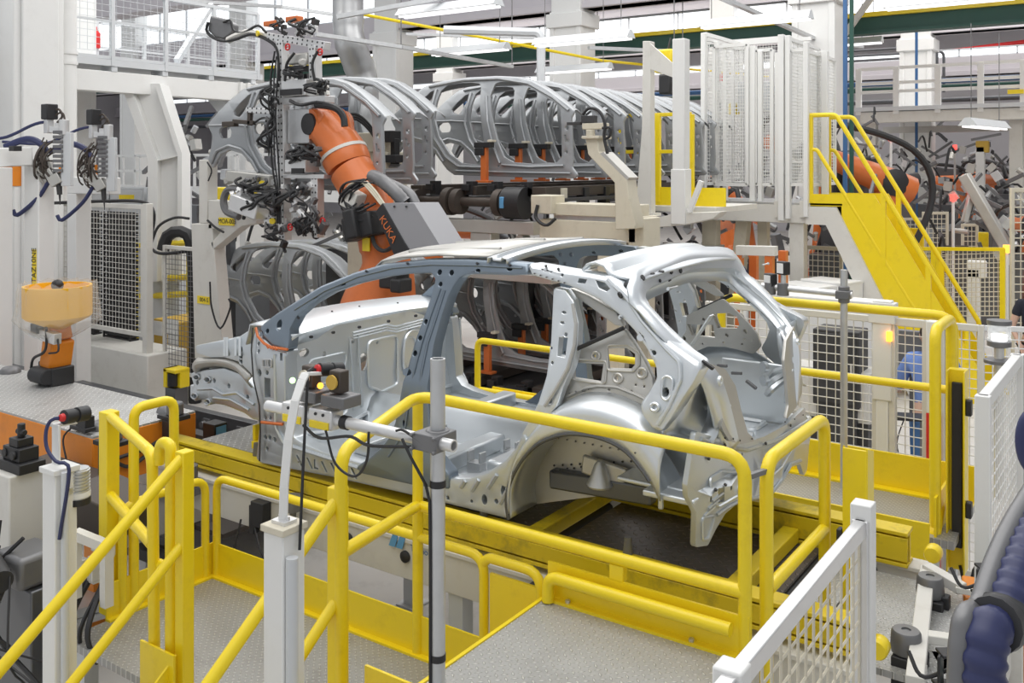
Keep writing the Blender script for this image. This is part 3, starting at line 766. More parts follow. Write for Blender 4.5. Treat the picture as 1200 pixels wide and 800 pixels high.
for q in ((829, 463), (829, 481)): m.lathe(P(q[0], q[1], x=-1.93), [(.03, 0), (.028, .02), (.012, .025)], (.6, -.8, 0), 12)
emboss(o, m); mirror(o)
o = MB().tube([P(802, 443, y=4.19), P(800, 452, y=4.19), P(806, 457, y=4.19), P(812, 451, y=4.19), P(811, 441, y=4.19), P(806, 444, y=4.19)], .008, 6, .01, True).build('sealer_ring', 'black', car)
o = MB().bar(P(823, 423, y=4.2), P(836, 432, y=4.2), .02, .014).build('sealer_strip', 'black', car)
# outer corner strip (vertical flange left of the tailgate opening)
es = [(826, 424), (848, 432), (860, 452), (866, 478), (874, 506), (884, 516), (866, 520), (852, 516), (843, 500), (845, 480), (842, 458), (836, 444)]
def flange(x0): return lambda y, z, w: V((x0 + .0 - w - .18 * max(0, z - 1.8), y, z))
e2 = []
for u, v in es:
    x = -1.735
    for _ in range(8):
        q = P(u, v, x=x); x = -1.735 - .18 * max(0, q.z - 1.8)
    e2.append((q.y, q.z))
o = plate('rear_corner_flange', 'steel_warm', smooth(e2, .03), [circ(((e2[0][0] + e2[2][0]) / 2, e2[2][1] - .02), .02)], .02, flange(-1.735), car, .006, [((0, z, 0), (0, 1, 0)) for z in (1.85, 1.95, 2.05)]); mirror(o)
R_ = [(822, 506), (846, 515), (868, 519), (892, 511), (920, 497), (948, 478), (950, 500), (944, 520), (941, 549), (936, 556), (930, 542), (918, 545), (907, 562), (893, 578), (872, 584), (855, 588), (843, 600), (834, 618), (826, 638), (814, 641), (815, 600), (814, 570)]
r2 = [rp(u, v) for u, v in R_]
hs = [[rp(*q) for q in ((836, 571), (842, 569), (842, 586), (836, 588))], circ(rp(849, 570), .012), circ(rp(829, 584), .01, 10, 1, 1.6), circ(rp(868, 532), .010), circ(rp(925, 520), .012)]
o = plate('rear_panel', 'steel', smooth(r2, .025), hs, .03, rear, car, .008, [((y, 0, 0), (1, 0, 0)) for y in (4.2, 4.5, 4.8, 5.1, 5.4, 5.7)] + [((0, 1.75, 0), (0, 1, 0))])
m = MB()
def rb(u, v): y, z = rp(u, v); return rear(y, z, .02) + V((.012, 0, 0))
def rb(u, v): y, z = rp(u, v); return rear(y, z, -.018)
m.tube([rb(*q) for q in ((834, 562), (846, 552), (862, 552), (862, 574), (834, 594))], .008, 6, .03, True)
for k in range(3): m.tube([rb(822 + k * 4, 604 - k * 9), rb(832 + k * 4, 592 - k * 8)], .007, 6)
m.tube([rb(*q) for q in ((820, 632), (820, 606), (832, 602), (826, 630))], .007, 6, .02, True)
m.tube([rb(*q) for q in ((834, 602), (845, 592), (856, 585), (872, 582), (893, 574), (905, 560), (916, 542), (930, 538))], .010, 6, .04)
m.tube([rb(*q) for q in ((826, 515), (850, 524), (872, 527), (905, 516), (944, 492))], .012, 6, .04)
m.tube([rb(*q) for q in ((856, 572), (858, 566), (861, 572), (857, 577))], .006, 5, .01, True)
m.tube([rb(*q) for q in ((885, 545), (895, 530), (912, 520), (918, 525), (905, 545), (890, 558))], .007, 5, .03, True)
emboss(o, m)
# boot side floor seen beside the wheel arch, shelf under it
m = MB(); m.b(-2.25, -1.83, 4.17, 4.42, 1.71, 1.735); m.b(-2.25, -1.83, 4.40, 4.42, 1.71, 2.10); o = m.build('boot_side_well', 'steel_pale', car, .01); mirror(o)
m = MB(); m.b(-2.06, -1.79, 4.08, 4.2, 1.70, 1.73); m.cyl((-1.98, 4.12, 1.64), (-1.98, 4.12, 1.71), .014); o = m.build('bumper_shelf', 'steel_pale', car, .008); mirror(o)
wl = [(752, 545), (765, 528), (780, 521), (790, 548), (796, 570), (776, 588), (764, 566)]
# back-seat lock bar, hanging plate
m = MB(); m.bar(P(810, 405, y=4.55), P(834, 369, y=4.55), .05, .006, (1, 0, 0)); o = m.build('hatch_strut_bracket', 'steel_pale', car)
m = MB()
for c_ in ((840, 446), (850, 478)):
    q_ = P(c_[0], c_[1], x=-1.80); m.lathe(q_ + V((.012, 0, 0)), [(.028, 0), (.024, .012), (.012, .012), (.008, .004)], (1, 0, 0), 14)
o = m.build('flange_boss', 'steel_pale', car); mirror(o)
m = MB()
random.seed(3)
for k in range(6):
    a = V((-2.55 + .1 * k, 4.42 + .02 * k, 2.06 - .03 * (k % 3))); m = MB(); m.bar(a, a + V((.07, .02, random.uniform(-.04, .04))), .018, .018); o = m.build('quarter_lock', 'gunmetal', car, .003); mirror(o)
random.seed(7)

# small holes, spot welds and studs lying on the pressings
from mathutils.bvhtree import BVHTree
def surface(u, v, bv):
    o = V((0, 0, H)); d = (P(u, v, d=5.) - o).normalized(); best = None
    for b in bv:
        h = b.ray_cast(o - V(car.location), d)
        if h[0] is not None and (best is None or h[3] < best[2]): best = (h[0] + V(car.location), h[1], h[3])
    if best is None: return None
    n = best[1] if best[1].dot(d) < 0 else -best[1]
    return best[0], n
def bvh_of(names):
    out = []
    for o in car.children:
        if o.name.split('.')[0] in names: me = o.data; out.append(BVHTree.FromPolygons([v.co for v in me.vertices], [p.vertices for p in me.polygons]))
    return out
BV = bvh_of({'rear_header', 'tailgate_frame', 'rear_pillar', 'tailgate_gutter', 'rear_panel', 'rear_corner_flange', 'tail_lamp_pocket', 'hinge_pillar_and_sill', 'side_frame', 'rear_wheel_house', 'quarter_inner_panel', 'rear_door_pillar', 'roof_bow', 'bulkhead', 'cowl', 'chassis_rail', 'apron_beam', 'arch_inner_panel', 'rear_chassis_rail', 'roof_skin', 'tailgate_gutter'})
def spots(name, pts, r, mm, h=.008):
    for u, v in pts:
        q = surface(u, v, BV)
        if q: MB().lathe(q[0] + q[1] * .004, [(r, 0), (r * .9, h), (r * .3, h)], q[1], 8).build(name, mm, car)
def line(a, b, n): return [(a[0] + (b[0] - a[0]) * i / (n - 1), a[1] + (b[1] - a[1]) * i / (n - 1)) for i in range(n)]
spots('header_hole', [(752, 326), (764, 322), (775, 319.5), (785, 318), (796, 317)], .017, 'dark'); spots('header_hole', [(772, 329), (784, 327)], .010, 'dark'); spots('header_hole', [(734, 335), (728, 345)], .020, 'dark')
spots('weld_spot', line((620, 318), (662, 331), 7) + line((700, 356), (728, 372), 5) + line((668, 461), (690, 455), 4) + line((655, 513), (745, 530), 10) + line((610, 540), (636, 520), 5), .005, 'gunmetal', .004)
spots('weld_spot', line((650, 545), (740, 540), 10) + line((648, 553), (690, 545), 6), .006, 'dark', .004)
spots('stud', [(560, 309), (598, 311), (640, 313), (478, 309), (430, 318), (655, 316), (349, 372), (389, 366), (421, 360), (466, 356)], .008, 'dark'); spots('rail_hole', [(783, 459)], .013, 'dark'); spots('panel_hole', [(829, 537), (848, 522), (896, 520), (925, 498), (860, 545), (838, 575), (849, 569)], .009, 'dark')
spots('flange_weld', line((850, 512), (866, 516), 3) + line((880, 514), (940, 486), 7), .005, 'dark', .004)
# ================================================================== TRANSFER SKID AND CONVEYOR
sk = thing('transfer_skid', (-3.4, 4.7, 1.15), 'yellow worn skid of long beams carrying the car body', 'skid')
def beam(y0, y1, z0, z1, x0, x1, nm='beam'):
    m = MB()
    m.b(x0, x1, y0, y1, z0, z0 + .02); m.b(x0, x1, y0, y1, z1 - .02, z1); m.b(x0, x1, (y0 + y1) / 2 - .012, (y0 + y1) / 2 + .012, z0 + .02, z1 - .02); m.b(x0, x1, y0, y0 + .014, z0 + .03, z1 - .03)
    return m.build(nm, 'yellow_worn', sk, .003)
beam(4.10, 4.22, 1.20, 1.345, -5.9, -1.02); beam(5.27, 5.40, 1.16, 1.345, -5.9, -1.10)
for x in (-5.7, -4.5, -2.9, -1.72): MB().b(x - .045, x + .045, 4.23, 5.26, 1.17, 1.25).build('cross_bar', 'yellow_worn', sk, .006)
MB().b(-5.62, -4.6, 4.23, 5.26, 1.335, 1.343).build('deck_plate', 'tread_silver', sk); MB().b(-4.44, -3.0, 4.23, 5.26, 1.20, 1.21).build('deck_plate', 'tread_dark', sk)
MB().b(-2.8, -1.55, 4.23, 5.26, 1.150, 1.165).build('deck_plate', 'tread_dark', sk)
for (x, y, h) in ((-5.1, 4.32, .16), (-4.95, 5.15, .16)):
    m = MB(); m.b(x - .05, x + .05, y - .04, y + .04, 1.345, 1.40); m.b(x - .05, x - .02, y - .03, y + .03, 1.40, 1.345 + h); m.b(x + .02, x + .05, y - .03, y + .03, 1.40, 1.345 + h * .7)
    m.build('locating_block', 'yellow', sk, .006)
for x in (-5.0, -3.1, -2.2):
    for y in (4.2, 5.32): MB().cyl((x, y, 1.345), (x, y, 1.43), .025, .018, 12).build('support_pin', 'gunmetal', sk)
for y in (4.16, 5.33):
    m = MB(); m.lathe((-.985, y, 1.25), [(.038, -.04), (.044, -.03), (.044, .03), (.038, .04)], (0, 1, 0), 16); m.build('lifting_eye', 'yellow', sk)

cv = thing('skid_conveyor', (-4, 4.7, 0), 'long cream skid conveyor on grey legs under the yellow skid', 'conveyor')
for y0, y1 in ((4.06, 4.18), (5.30, 5.42)):
    m = MB(); m.b(-6.3, -1.02, y0, y1, .93, 1.16); m.b(-6.3, -1.02, y0 - .01, y1 + .01, 1.14, 1.165)
    m.build('side_beam', 'offwhite', cv, .004)
for i in range(19):
    x = -6.15 + i * .27
    MB().cyl((x, 4.2, 1.10), (x, 5.29, 1.10), .035, n=10).build('roller', 'dark', cv)
for x in (-6.1, -4.62, -3.2, -1.5):
    for y in (4.12, 5.36):
        m = MB(); m.b(x - .05, x + .05, y - .05, y + .05, 0, .93); m.b(x - .09, x + .09, y - .09, y + .09, 0, .015)
        m.build('leg', 'paint_grey', cv, .004)
for y in (4.04,):
    for x in (-5.55, -4.75, -2.62, -1.9):
        m = MB(); m.b(x - .06, x + .06, y - .05, y + .02, .98, 1.14); m.b(x - .1, x - .05, y - .03, y + .02, .92, 1.1)
        m.build('sensor_block', 'black', cv, .005)
for x in (-5.42, -4.4):
    m = MB(); m.cyl((x, 3.98, 1.17), (x, 3.98, 1.26), .055, n=20); m.cyl((x, 3.98, 1.05), (x, 3.98, 1.17), .02); m.b(x - .03, x + .03, 3.96, 4.05, 1.05, 1.09)
    m.build('guide_puck', 'gunmetal', cv)
for x in (-4.0, -3.55, -2.4, -1.75):
    MB().lathe((x, 4.058, 1.06), [(.034, 0), (.034, -.012), (.02, -.02)], (0, 1, 0), 16).build('cover_disc', 'black', cv)
m = MB(); p = P(465, 634, y=4.05)
for k in range(2): m.prism([p + V((k * .055 - .06, 0, -.035)), p + V((k * .055 - .012, 0, -.035)), p + V((k * .055 + .012, 0, .035)), p + V((k * .055 - .03, 0, .035))], (0, -.004, 0))
m.build('logo_mark', 'blue_lit', cv)
txt('logo_lettering', 'Tekno', .05, p + V((.17, -.003, -.012)), frame_of((1, 0, 0), (0, 0, 1)), 'blue', cv, .001)
m = MB()
for k, (a, b, c) in enumerate([((-4.95, 4.03, .98), (-4.9, 3.95, .75), (-4.7, 4.1, .55)), ((-4.85, 4.03, 1.05), (-4.6, 3.95, .8), (-4.45, 4.2, .62)), ((-5.5, 4.0, 1.0), (-5.3, 3.92, .7), (-4.75, 4.1, .6))]):
    m.tube(cat([a, b, c], 14), .007, 6)
m.build('cable', 'black', cv)
m = MB(); m.b(-6.3, -3.9, 3.95, 4.05, .50, .58); m.b(-6.3, -3.9, 4.2, 4.3, .40, .50)
T(m.build('cable_tray', 'dark', None, .005), 'dark cable tray low beside the conveyor legs', 'cable tray')

# ================================================================== NEAR STEEL PLATFORM, STAIRS AND RAILS
Rr = .028
pf = thing('operator_platform', (-3.0, 3.2, 0), 'yellow edged checker plate platform in front of the car body, two levels', 'platform')
m = MB(); m.b(-4.75, -2.32, 2.72, 3.66, .76, .80); m.build('lower_deck', 'tread_grey', pf)
m = MB(); m.b(-2.32, -1.33, 2.15, 3.64, 1.27, 1.31); m.build('upper_deck', 'tread_light', pf)
m = MB(); m.b(-2.338, -2.321, 2.13, 3.652, .80, 1.316); m.build('riser_plate', 'yellow', pf)
m = MB(); m.b(-4.75, -2.32, 3.655, 3.665, .78, 1.0); m.b(-4.75, -2.32, 3.62, 3.655, .80, .812); m.build('kick_plate', 'yellow', pf)
m = MB(); m.b(-2.66, -2.32, 3.652, 3.668, 1.0, 1.33); m.build('kick_plate', 'yellow', pf)
m = MB(); m.b(-4.755, -4.745, 2.95, 3.66, .78, 1.0); m.b(-4.745, -4.71, 2.95, 3.62, .80, .812); m.build('kick_plate', 'yellow', pf)
m = MB(); m.b(-2.32, -1.36, 3.64, 3.652, 1.30, 1.475); m.b(-2.32, -1.36, 3.60, 3.64, 1.31, 1.322); m.build('kick_plate', 'yellow', pf)
m = MB(); q0 = P(467, 749, y=2.9); m.b(q0.x, -1.6, 2.70, 2.712, .80, 1.33); m.b(q0.x, q0.x + .2, 2.66, 2.70, .8, .812); m.build('front_kick_plate', 'yellow', pf)
for x in (-4.68, -3.6, -2.4, -1.45):
    for y in (2.8, 3.58):
        MB().b(x - .04, x + .04, y - .04, y + .04, 0, .76 if x < -2.35 else 1.27).build('leg', 'paint_grey', pf)
m = MB(); m.tube([(-2.29, 3.595, 1.315), (-2.29, 3.595, 1.43), (-1.42, 3.595, 1.43)], Rr, 12, .07); m.build('kick_tube', 'yellow', pf)
for x in (-2.2, -1.6): MB().cyl((x, 3.62, 1.322), (x, 3.62, 1.335), .012, n=6).build('bolt', 'galv', pf)

def rail_thing(name, loc, label, cat_='railing', group=None): return thing(name, loc, label, cat_, group)
def tube(pts, par, nm='rail', r=Rr, fil=.06, m='yellow', n=12): return MB().tube(pts, r, n, fil).build(nm, m, par)
g = rail_thing('guard_rail', (-2.4, 3.66, .8), 'long yellow tubular guard rail close in front of the car body')
a = (-3.12, 3.66); b = (-1.385, 3.66); c = (-2.775, 2.77)
tube([(c[0], c[1], .8), (c[0], c[1], 2.115), (a[0] + .02, a[1] - .02, 2.13), (b[0], b[1], 2.115), (b[0], b[1], 1.31)], g, 'top_rail', fil=.10)
tube([(a[0], a[1], .8), (a[0], a[1], 2.125)], g, 'post')
tube([(c[0], c[1], 1.70), (a[0], a[1], 1.56), (b[0], b[1], 1.565)], g, 'middle_rail', fil=.02)
MB().b(-2.0, -1.93, 3.64, 3.68, 1.47, 1.54).build('bracket', 'yellow', g, .004)
g = rail_thing('low_rail', (-3.6, 3.66, .8), 'low yellow tube loop along the back kick plate of the platform')
tube([(-4.72, 3.66, .8), (-4.72, 3.66, 1.40), (-2.70, 3.66, 1.40), (-2.70, 3.66, .8)], g, 'rail', .024, .09)
tube([(-2.70, 3.66, 1.37), (-2.67, 3.66, 1.40), (-2.37, 3.66, 1.40), (-2.37, 3.66, .95)], g, 'end_loop', .024, .09)
for x in (-4.2,): pass
g = rail_thing('low_rail', (-4.75, 3.4, .8), 'short yellow tube loop at the far end edge of the platform')
tube([(-4.75, 3.60, .8), (-4.75, 3.60, 1.40), (-4.75, 3.05, 1.40), (-4.75, 3.05, .8)], g, 'rail', .024, .09)
# left gate posts
g = rail_thing('gate_rail', (-4.3, 2.95, .8), 'yellow tube gate with rounded top at the head of the platform stair')
tube([(-4.75, 3.12, .8), (-4.75, 3.12, 1.93), (-4.72, 3.36, 1.94), (-4.72, 3.36, .8)], g, 'end_loop', Rr, .07)
tube([(-4.83, 3.02, 1.90), (-4.02, 2.74, 1.90), (-4.0, 2.74, .8)], g, 'top_rail', Rr, .08)
tube([(-4.83, 3.02, 1.46), (-4.02, 2.74, 1.46)], g, 'middle_rail', Rr)
MB().b(-4.87, -4.79, 2.98, 3.06, .8, 1.925).build('post', 'yellow', g, .006)
tube([(-4.0, 2.76, 1.85), (-3.98, 2.76, 1.96), (-3.90, 2.76, 1.96), (-3.90, 2.76, .8)], g, 'latch_loop', Rr, .05)
tube([(-4.0, 2.76, 1.36), (-3.90, 2.76, 1.36)], g, 'latch_rail', Rr)
# stairs with hand rails
st = thing('platform_stairs', (-3.3, 2.2, 0), 'short steel stair with yellow stringers leading down from the platform', 'stairs')
for x in (-3.84, -2.76):
    m = MB(); m.prism([(x - .006, 2.75, .98), (x - .006, 2.75, .55), (x - .006, 2.05, 0), (x - .006, 1.70, 0), (x - .006, 1.70, .20)], (.012, 0, 0)); m.build('stringer', 'yellow', st)
for k in range(3):
    y = 2.62 - k * .26; z = .60 - k * .20
    MB().b(-3.82, -2.78, y - .13, y + .12, z - .03, z).build('tread', 'tread_grey', st)
MB().b(-4.06, -3.80, 2.70, 2.712, .55, 1.0).build('stringer_plate', 'yellow', st)
def handrail(x, lab):
    g = rail_thing('hand_rail', (x, 2.3, 0), lab)
    dy = 1.12; dz = dy * .745
    tube([(x, 2.77, 1.915), (x, 2.77 - dy, 1.915 - dz)], g, 'top_rail', .026, 0)
    tube([(x, 2.77, 1.50), (x, 2.77 - dy, 1.50 - dz)], g, 'middle_rail', .024, 0)
    MB().b(x - .032, x + .032, 2.745, 2.81, .8, 1.94 if x < -3 else 1.97).build('post', 'yellow', g, .006)
    tube([(x, 1.75, .1), (x, 1.75, 1.15)], g, 'end_post', .024)
handrail(-3.82, 'sloping yellow stair hand rail with two tubes crossing in front of a white mast'); handrail(-2.80, 'sloping yellow stair hand rail passing behind the mast with the curved arm')
# barrier across the conveyor exit
g = rail_thing('end_barrier', (-1.35, 4.2, .8), 'yellow tube barrier turned across the conveyor behind the car body tail')
tube([(-1.345, 3.80, .8), (-1.345, 3.80, 2.07), (-1.345, 4.62, 2.07), (-1.345, 4.62, .95)], g, 'top_rail', .029, .10)
tube([(-1.345, 3.82, 1.53), (-1.345, 4.62, 1.53)], g, 'middle_rail', .027)
MB().bar((-1.385, 3.66, 2.03), (-1.345, 3.80, 2.03), .02).build('link_pin', 'gunmetal', g)
bk = P(990, 560, y=4.6); bk = V((-1.17, 4.55, 0))
g = thing('sensor_bracket', (bk.x, bk.y, .8), 'upright yellow channel bracket behind the mesh panel, light curtain mount', 'bracket')
m = MB(); m.b(bk.x - .07, bk.x + .04, bk.y - .006, bk.y + .006, .8, 1.96); m.prism([(bk.x + .034, bk.y, .8), (bk.x + .034, bk.y + .12, .8), (bk.x + .034, bk.y + .12, 1.93), (bk.x + .034, bk.y, 1.97)], (.01, 0, 0)); m.prism([(bk.x - .07, bk.y, .8), (bk.x - .07, bk.y + .05, .8), (bk.x - .07, bk.y + .05, 1.93), (bk.x - .07, bk.y, 1.97)], (.01, 0, 0))
m.build('channel', 'yellow', g, .003)
MB().b(bk.x - .095, bk.x - .072, bk.y - .02, bk.y + .03, 1.42, 1.57).build('emitter', 'black', g, .004)
for z in (1.44, 1.53): MB().cyl((bk.x - .01, bk.y - .006, z), (bk.x - .01, bk.y - .016, z), .008, n=8).build('bolt', 'black', g)

# ================================================================== MESH PANELS
def mesh_panel(name, p, q, z0, z1, label, m='offwhite', fw=.05, pitch=.05, group=None, r=.0035, posts=True, wire=None, loc=None):
    p = V((p[0], p[1], 0)); q = V((q[0], q[1], 0)); L = (q - p).length
    t = thing(name, ((p.x + q.x) / 2, (p.y + q.y) / 2, z0), label, 'mesh fence', group)
    mm = MB()
    for z in (z0 + fw / 2, z1 - fw / 2): mm.bar(p + V((0, 0, z)), q + V((0, 0, z)), fw * .7, fw)
    for a in (p, q): mm.bar(a + V((0, 0, z0)), a + V((0, 0, z1)), fw, fw * .8, (q - p))
    mm.build('frame', m, t, .004)
    mm = MB(); d = (q - p) / L
    mm.grid(p + d * fw / 2 + V((0, 0, z0 + fw)), d * (L - fw), V((0, 0, z1 - z0 - 2 * fw)), max(2, round(L / pitch)), max(2, round((z1 - z0) / pitch)), r)
    mm.build('wire_mesh', wire or m, t)
    return t
t = mesh_panel('mesh_fence', (-.84, 1.95), (-.84, 3.31), .15, 2.09, 'tall pale mesh panel beside the near yellow barrier, closest to the viewer', 'alu', .055, .075, r=.0045, wire='cream')
m = MB(); m.b(-.875, -.805, 3.30, 3.37, 0, 2.14); m.build('post', 'white', t, .004)
t = thing('fence_post', (-.84, 1.99, 0), 'white square post end at the bottom edge beside the nearest mesh panel', 'post')
m = MB(); p = P(862, 795, d=2.25); m.b(p.x - .045, p.x + .03, p.y - .04, p.y + .03, 0, 2.10); m.build('tube', 'white', t, .006)
m = MB(); p2 = P(835, 800, d=2.1); m.bar(p + V((0, 0, -.06)), P(790, 830, d=1.95), .05, .04); m.build('arm', 'white', t, .004)
t.location = t.location

# far platform
fpz = .94
fp_ = thing('far_platform', (-2.2, 6.8, 0), 'checker plate walkway with yellow kick plates beyond the car body tail', 'platform')
MB().b(-5.2, -1.06, 6.38, 7.19, fpz - .05, fpz).build('deck', 'tread_grey', fp_)
MB().b(-5.2, -1.06, 7.18, 7.20, fpz, fpz + .26).build('kick_plate', 'yellow', fp_)
MB().b(-5.2, -1.06, 7.10, 7.18, fpz, fpz + .015).build('edge_strip', 'yellow', fp_)
MB().b(-5.2, -1.2, 6.36, 6.38, fpz - .16, fpz + .09).build('kick_plate', 'yellow', fp_)
for x in (-5.1, -3.6, -1.2):
    for y in (6.45, 7.1): MB().b(x - .04, x + .04, y - .04, y + .04, 0, fpz - .05).build('leg', 'paint_grey', fp_)
m = MB(); m.tube([(-1.22, 6.42, fpz - .25), (-1.19, 6.48, fpz), (-1.19, 6.62, fpz + .12), (-1.19, 7.15, fpz + .14)], .04, 10, .1); m.build('kick_tube', 'yellow', fp_)
MB().b(-1.18, -1.165, 6.40, 7.19, fpz - .1, fpz + .25).build('kick_plate', 'yellow', fp_)
g = rail_thing('guard_rail', (-2.4, 7.15, fpz), 'yellow tubular guard rail on the far side, behind the car body tail')
tube([(-2.9, 7.15, fpz), (-2.9, 7.15, 2.24), (-1.19, 7.15, 2.24), (-1.19, 7.15, fpz)], g, 'top_rail', .034, .12)
tube([(-2.9, 7.15, 1.72), (-1.19, 7.15, 1.72)], g, 'middle_rail', .03)
g = rail_thing('low_rail', (-4.4, 7.15, fpz), 'yellow two tube rail seen through the rear door opening of the car')
tube([(-5.35, 7.15, fpz), (-5.35, 7.15, 1.63), (-3.3, 7.15, 1.63), (-3.3, 7.15, fpz)], g, 'top_rail', .03, .08); tube([(-5.35, 7.15, 1.16), (-3.3, 7.15, 1.16)], g, 'middle_rail', .03)
g = rail_thing('guard_rail', (-1.19, 6.8, fpz), 'short yellow guard rail end beside the black light curtain')
tube([(-1.19, 7.06, fpz), (-1.19, 7.06, 2.24), (-1.19, 6.50, 2.24), (-1.19, 6.50, fpz)], g, 'top_rail', .036, .10)
# light curtain
t = thing('light_curtain', (-1.10, 6.62, fpz - .2), 'tall yellow and black light curtain column at the end of the far walkway', 'light curtain')
m = MB(); m.b(-1.13, -1.02, 6.60, 6.66, fpz - .25, 1.98); m.b(-1.13, -1.12, 6.52, 6.6, fpz - .25, 1.98); m.b(-1.03, -1.02, 6.52, 6.6, fpz - .25, 1.98); m.build('housing', 'yellow', t, .004)
MB().b(-1.105, -1.045, 6.57, 6.60, fpz - .1, 1.90).build('window', 'black', t, .004)
for z in (1.05, 1.7): MB().b(-1.02, -.985, 6.54, 6.6, z, z + .1).build('clamp', 'black', t, .006)
MB().tube(cat([(-1.06, 6.6, fpz - .22), (-1.0, 6.5, fpz - .35), (-.95, 6.5, fpz - .15), (-.9, 6.52, fpz - .4)], 16), .01, 6).build('cable', 'black', t)
# steel pole with sensors on the far walkway
p = P(989, 527, y=7.0)
t = thing('sensor_stand', (p.x, p.y, fpz), 'steel pole with a cross tube and two small square sensors behind the car tail', 'sensor stand')
zt = P(989, 316, y=7.0).z; zm = P(989, 345, y=7.0).z
MB().cyl((p.x, p.y, fpz), (p.x, p.y, zt), .026).build('pole', 'galv', t)
e = P(893, 340, y=7.0)
MB().cyl((p.x + .06, p.y, zm), (e.x, p.y, zm + .02), .024).build('cross_tube', 'alu', t)
m = MB(); m.b(p.x - .05, p.x + .05, p.y - .05, p.y + .05, zm - .03, zm + .03); m.cyl((p.x, p.y, zm - .06), (p.x, p.y, zm + .06), .04); m.build('clamp', 'gunmetal', t, .005)
for u, v in ((903, 328), (918, 314)):
    q = P(u, v, y=7.0)
    MB().cyl((q.x, q.y, zm - .02), (q.x, q.y, q.z), .02).build('stem', 'alu', t)
    MB().cyl((q.x, q.y - .01, zm - .04), (q.x, q.y - .01, zm + .05), .045, .04).build('stem_clamp', 'gunmetal', t)
    o = MB().box((q.x, q.y, q.z), .09, .06, .10, rz=-.5).build('sensor', 'black', t, .008)
    MB().box(V((q.x, q.y, q.z)) + Matrix.Rotation(-.5, 3, 'Z') @ V((0, -.034, 0)), .065, .006, .075, rz=-.5).build('sensor_face', 'paper', o)
# ================================================================== FOREGROUND MASTS AND SENSORS
def grp(x, y): return (x, y, 0)
# mast with curved arm
p = P(333, 615, d=3.4); x, y, zt = p.x, p.y, p.z
t = thing('sensor_mast', (x, y, 0), 'white square mast with a curved arm and red tipped sensor before the car door', 'mast')
MB().b(x - .052, x + .052, y - .052, y + .052, 0, zt - .015).build('post', 'white', t, .006)
MB().b(x - .06, x + .06, y - .06, y + .06, zt - .015, zt + .01).build('cap', 'cream', t, .003)
MB().cyl((x + .075, y - .03, .2), (x + .075, y - .03, zt - .09), .022).build('conduit', 'paint_grey', t)
pts = [P(332, 610, d=3.4), P(333, 570, d=3.4), P(338, 515, d=3.42), P(346, 470, d=3.45), P(354, 446, d=3.5), P(358, 438, d=3.52), P(380, 437, d=3.6)]
m = MB()
for a, b in zip(pts, pts[1:]): m.bar(a, b + (b - a) * .03, .014, .032, (ca, sa, 0))
m.build('arm', 'white', t, .003)
m = MB(); m.b(x - .035, x + .035, y - .03, y + .03, zt + .01, zt + .022); m.cyl((x - .02, y, zt + .02), (x - .02, y, zt + .035), .008, n=6); m.cyl((x + .02, y, zt + .02), (x + .02, y, zt + .035), .008, n=6); m.build('arm_foot', 'alu', t)
a = P(373, 433, d=3.58); b = P(404, 432, d=3.66); dv = (b - a).normalized()
o = MB().lathe(a, [(.018, 0), (.026, .004), (.026, .05), (.022, .052), (.022, .06), (.026, .062), (.026, .105), (.018, .107)], dv, 18).build('sensor', 'black', t)
MB().lathe(a - dv * .012, [(.012, 0), (.02, .004), (.02, .014)], dv, 14).build('sensor_tip', 'red', o)
MB().tube(cat([a - dv * .01, P(366, 432, d=3.56), P(361, 436, d=3.53), P(360, 455, d=3.5), P(356, 530, d=3.42), P(351, 644, d=3.37)], 30), .006, 6).build('cable', 'black', t)
# steel pole with cross tube
p = P(513, 420, d=3.3); x, y = p.x, p.y; zm = P(513, 514, d=3.3).z
t = thing('sensor_stand', (x, y, 0), 'bare steel pole carrying a cross tube with yellow tagged sensors before the centre pillar', 'sensor stand')
m = MB(); m.lathe((x, y, 0), [(.06, 0), (.06, .012), (.0265, .014), (.0265, p.z), (.021, p.z), (.021, p.z - .1)], Z, 20); m.build('pole', 'galv', t)
e0 = V((x + .10, y - .035, zm)); e1 = V((x - .86, y - .035, zm + .0))
m = MB(); m.lathe(e0, [(.016, .06), (.016, 0), (.0215, 0), (.0215, .95)], (-1, 0, 0), 18); m.build('cross_tube', 'alu', t)
m = MB(); m.lathe((x, y, zm - .035), [(.042, 0), (.045, .01), (.045, .06), (.042, .07)], Z, 16); m.b(x - .06, x + .05, y - .07, y + .045, zm - .03, zm + .03)
for sx in (-.055, .045):
    for sz in (-.024, .024): m.cyl((x + sx, y - .085, zm + sz), (x + sx, y - .065, zm + sz), .008, n=6)
m.build('clamp', 'gunmetal', t, .005)
for zz in (P(513, 566, d=3.3).z, P(513, 769, d=3.3).z): MB().cyl((x, y, zz - .012), (x, y, zz + .012), .029, n=18).build('strap', 'black', t)
MB().cyl((e0.x - .16, e0.y, zm), (e0.x - .13, e0.y, zm), .026, n=18).build('strap', 'black', t); MB().cyl((e0.x - .53, e0.y, zm), (e0.x - .50, e0.y, zm), .026, n=18).build('strap', 'black', t)
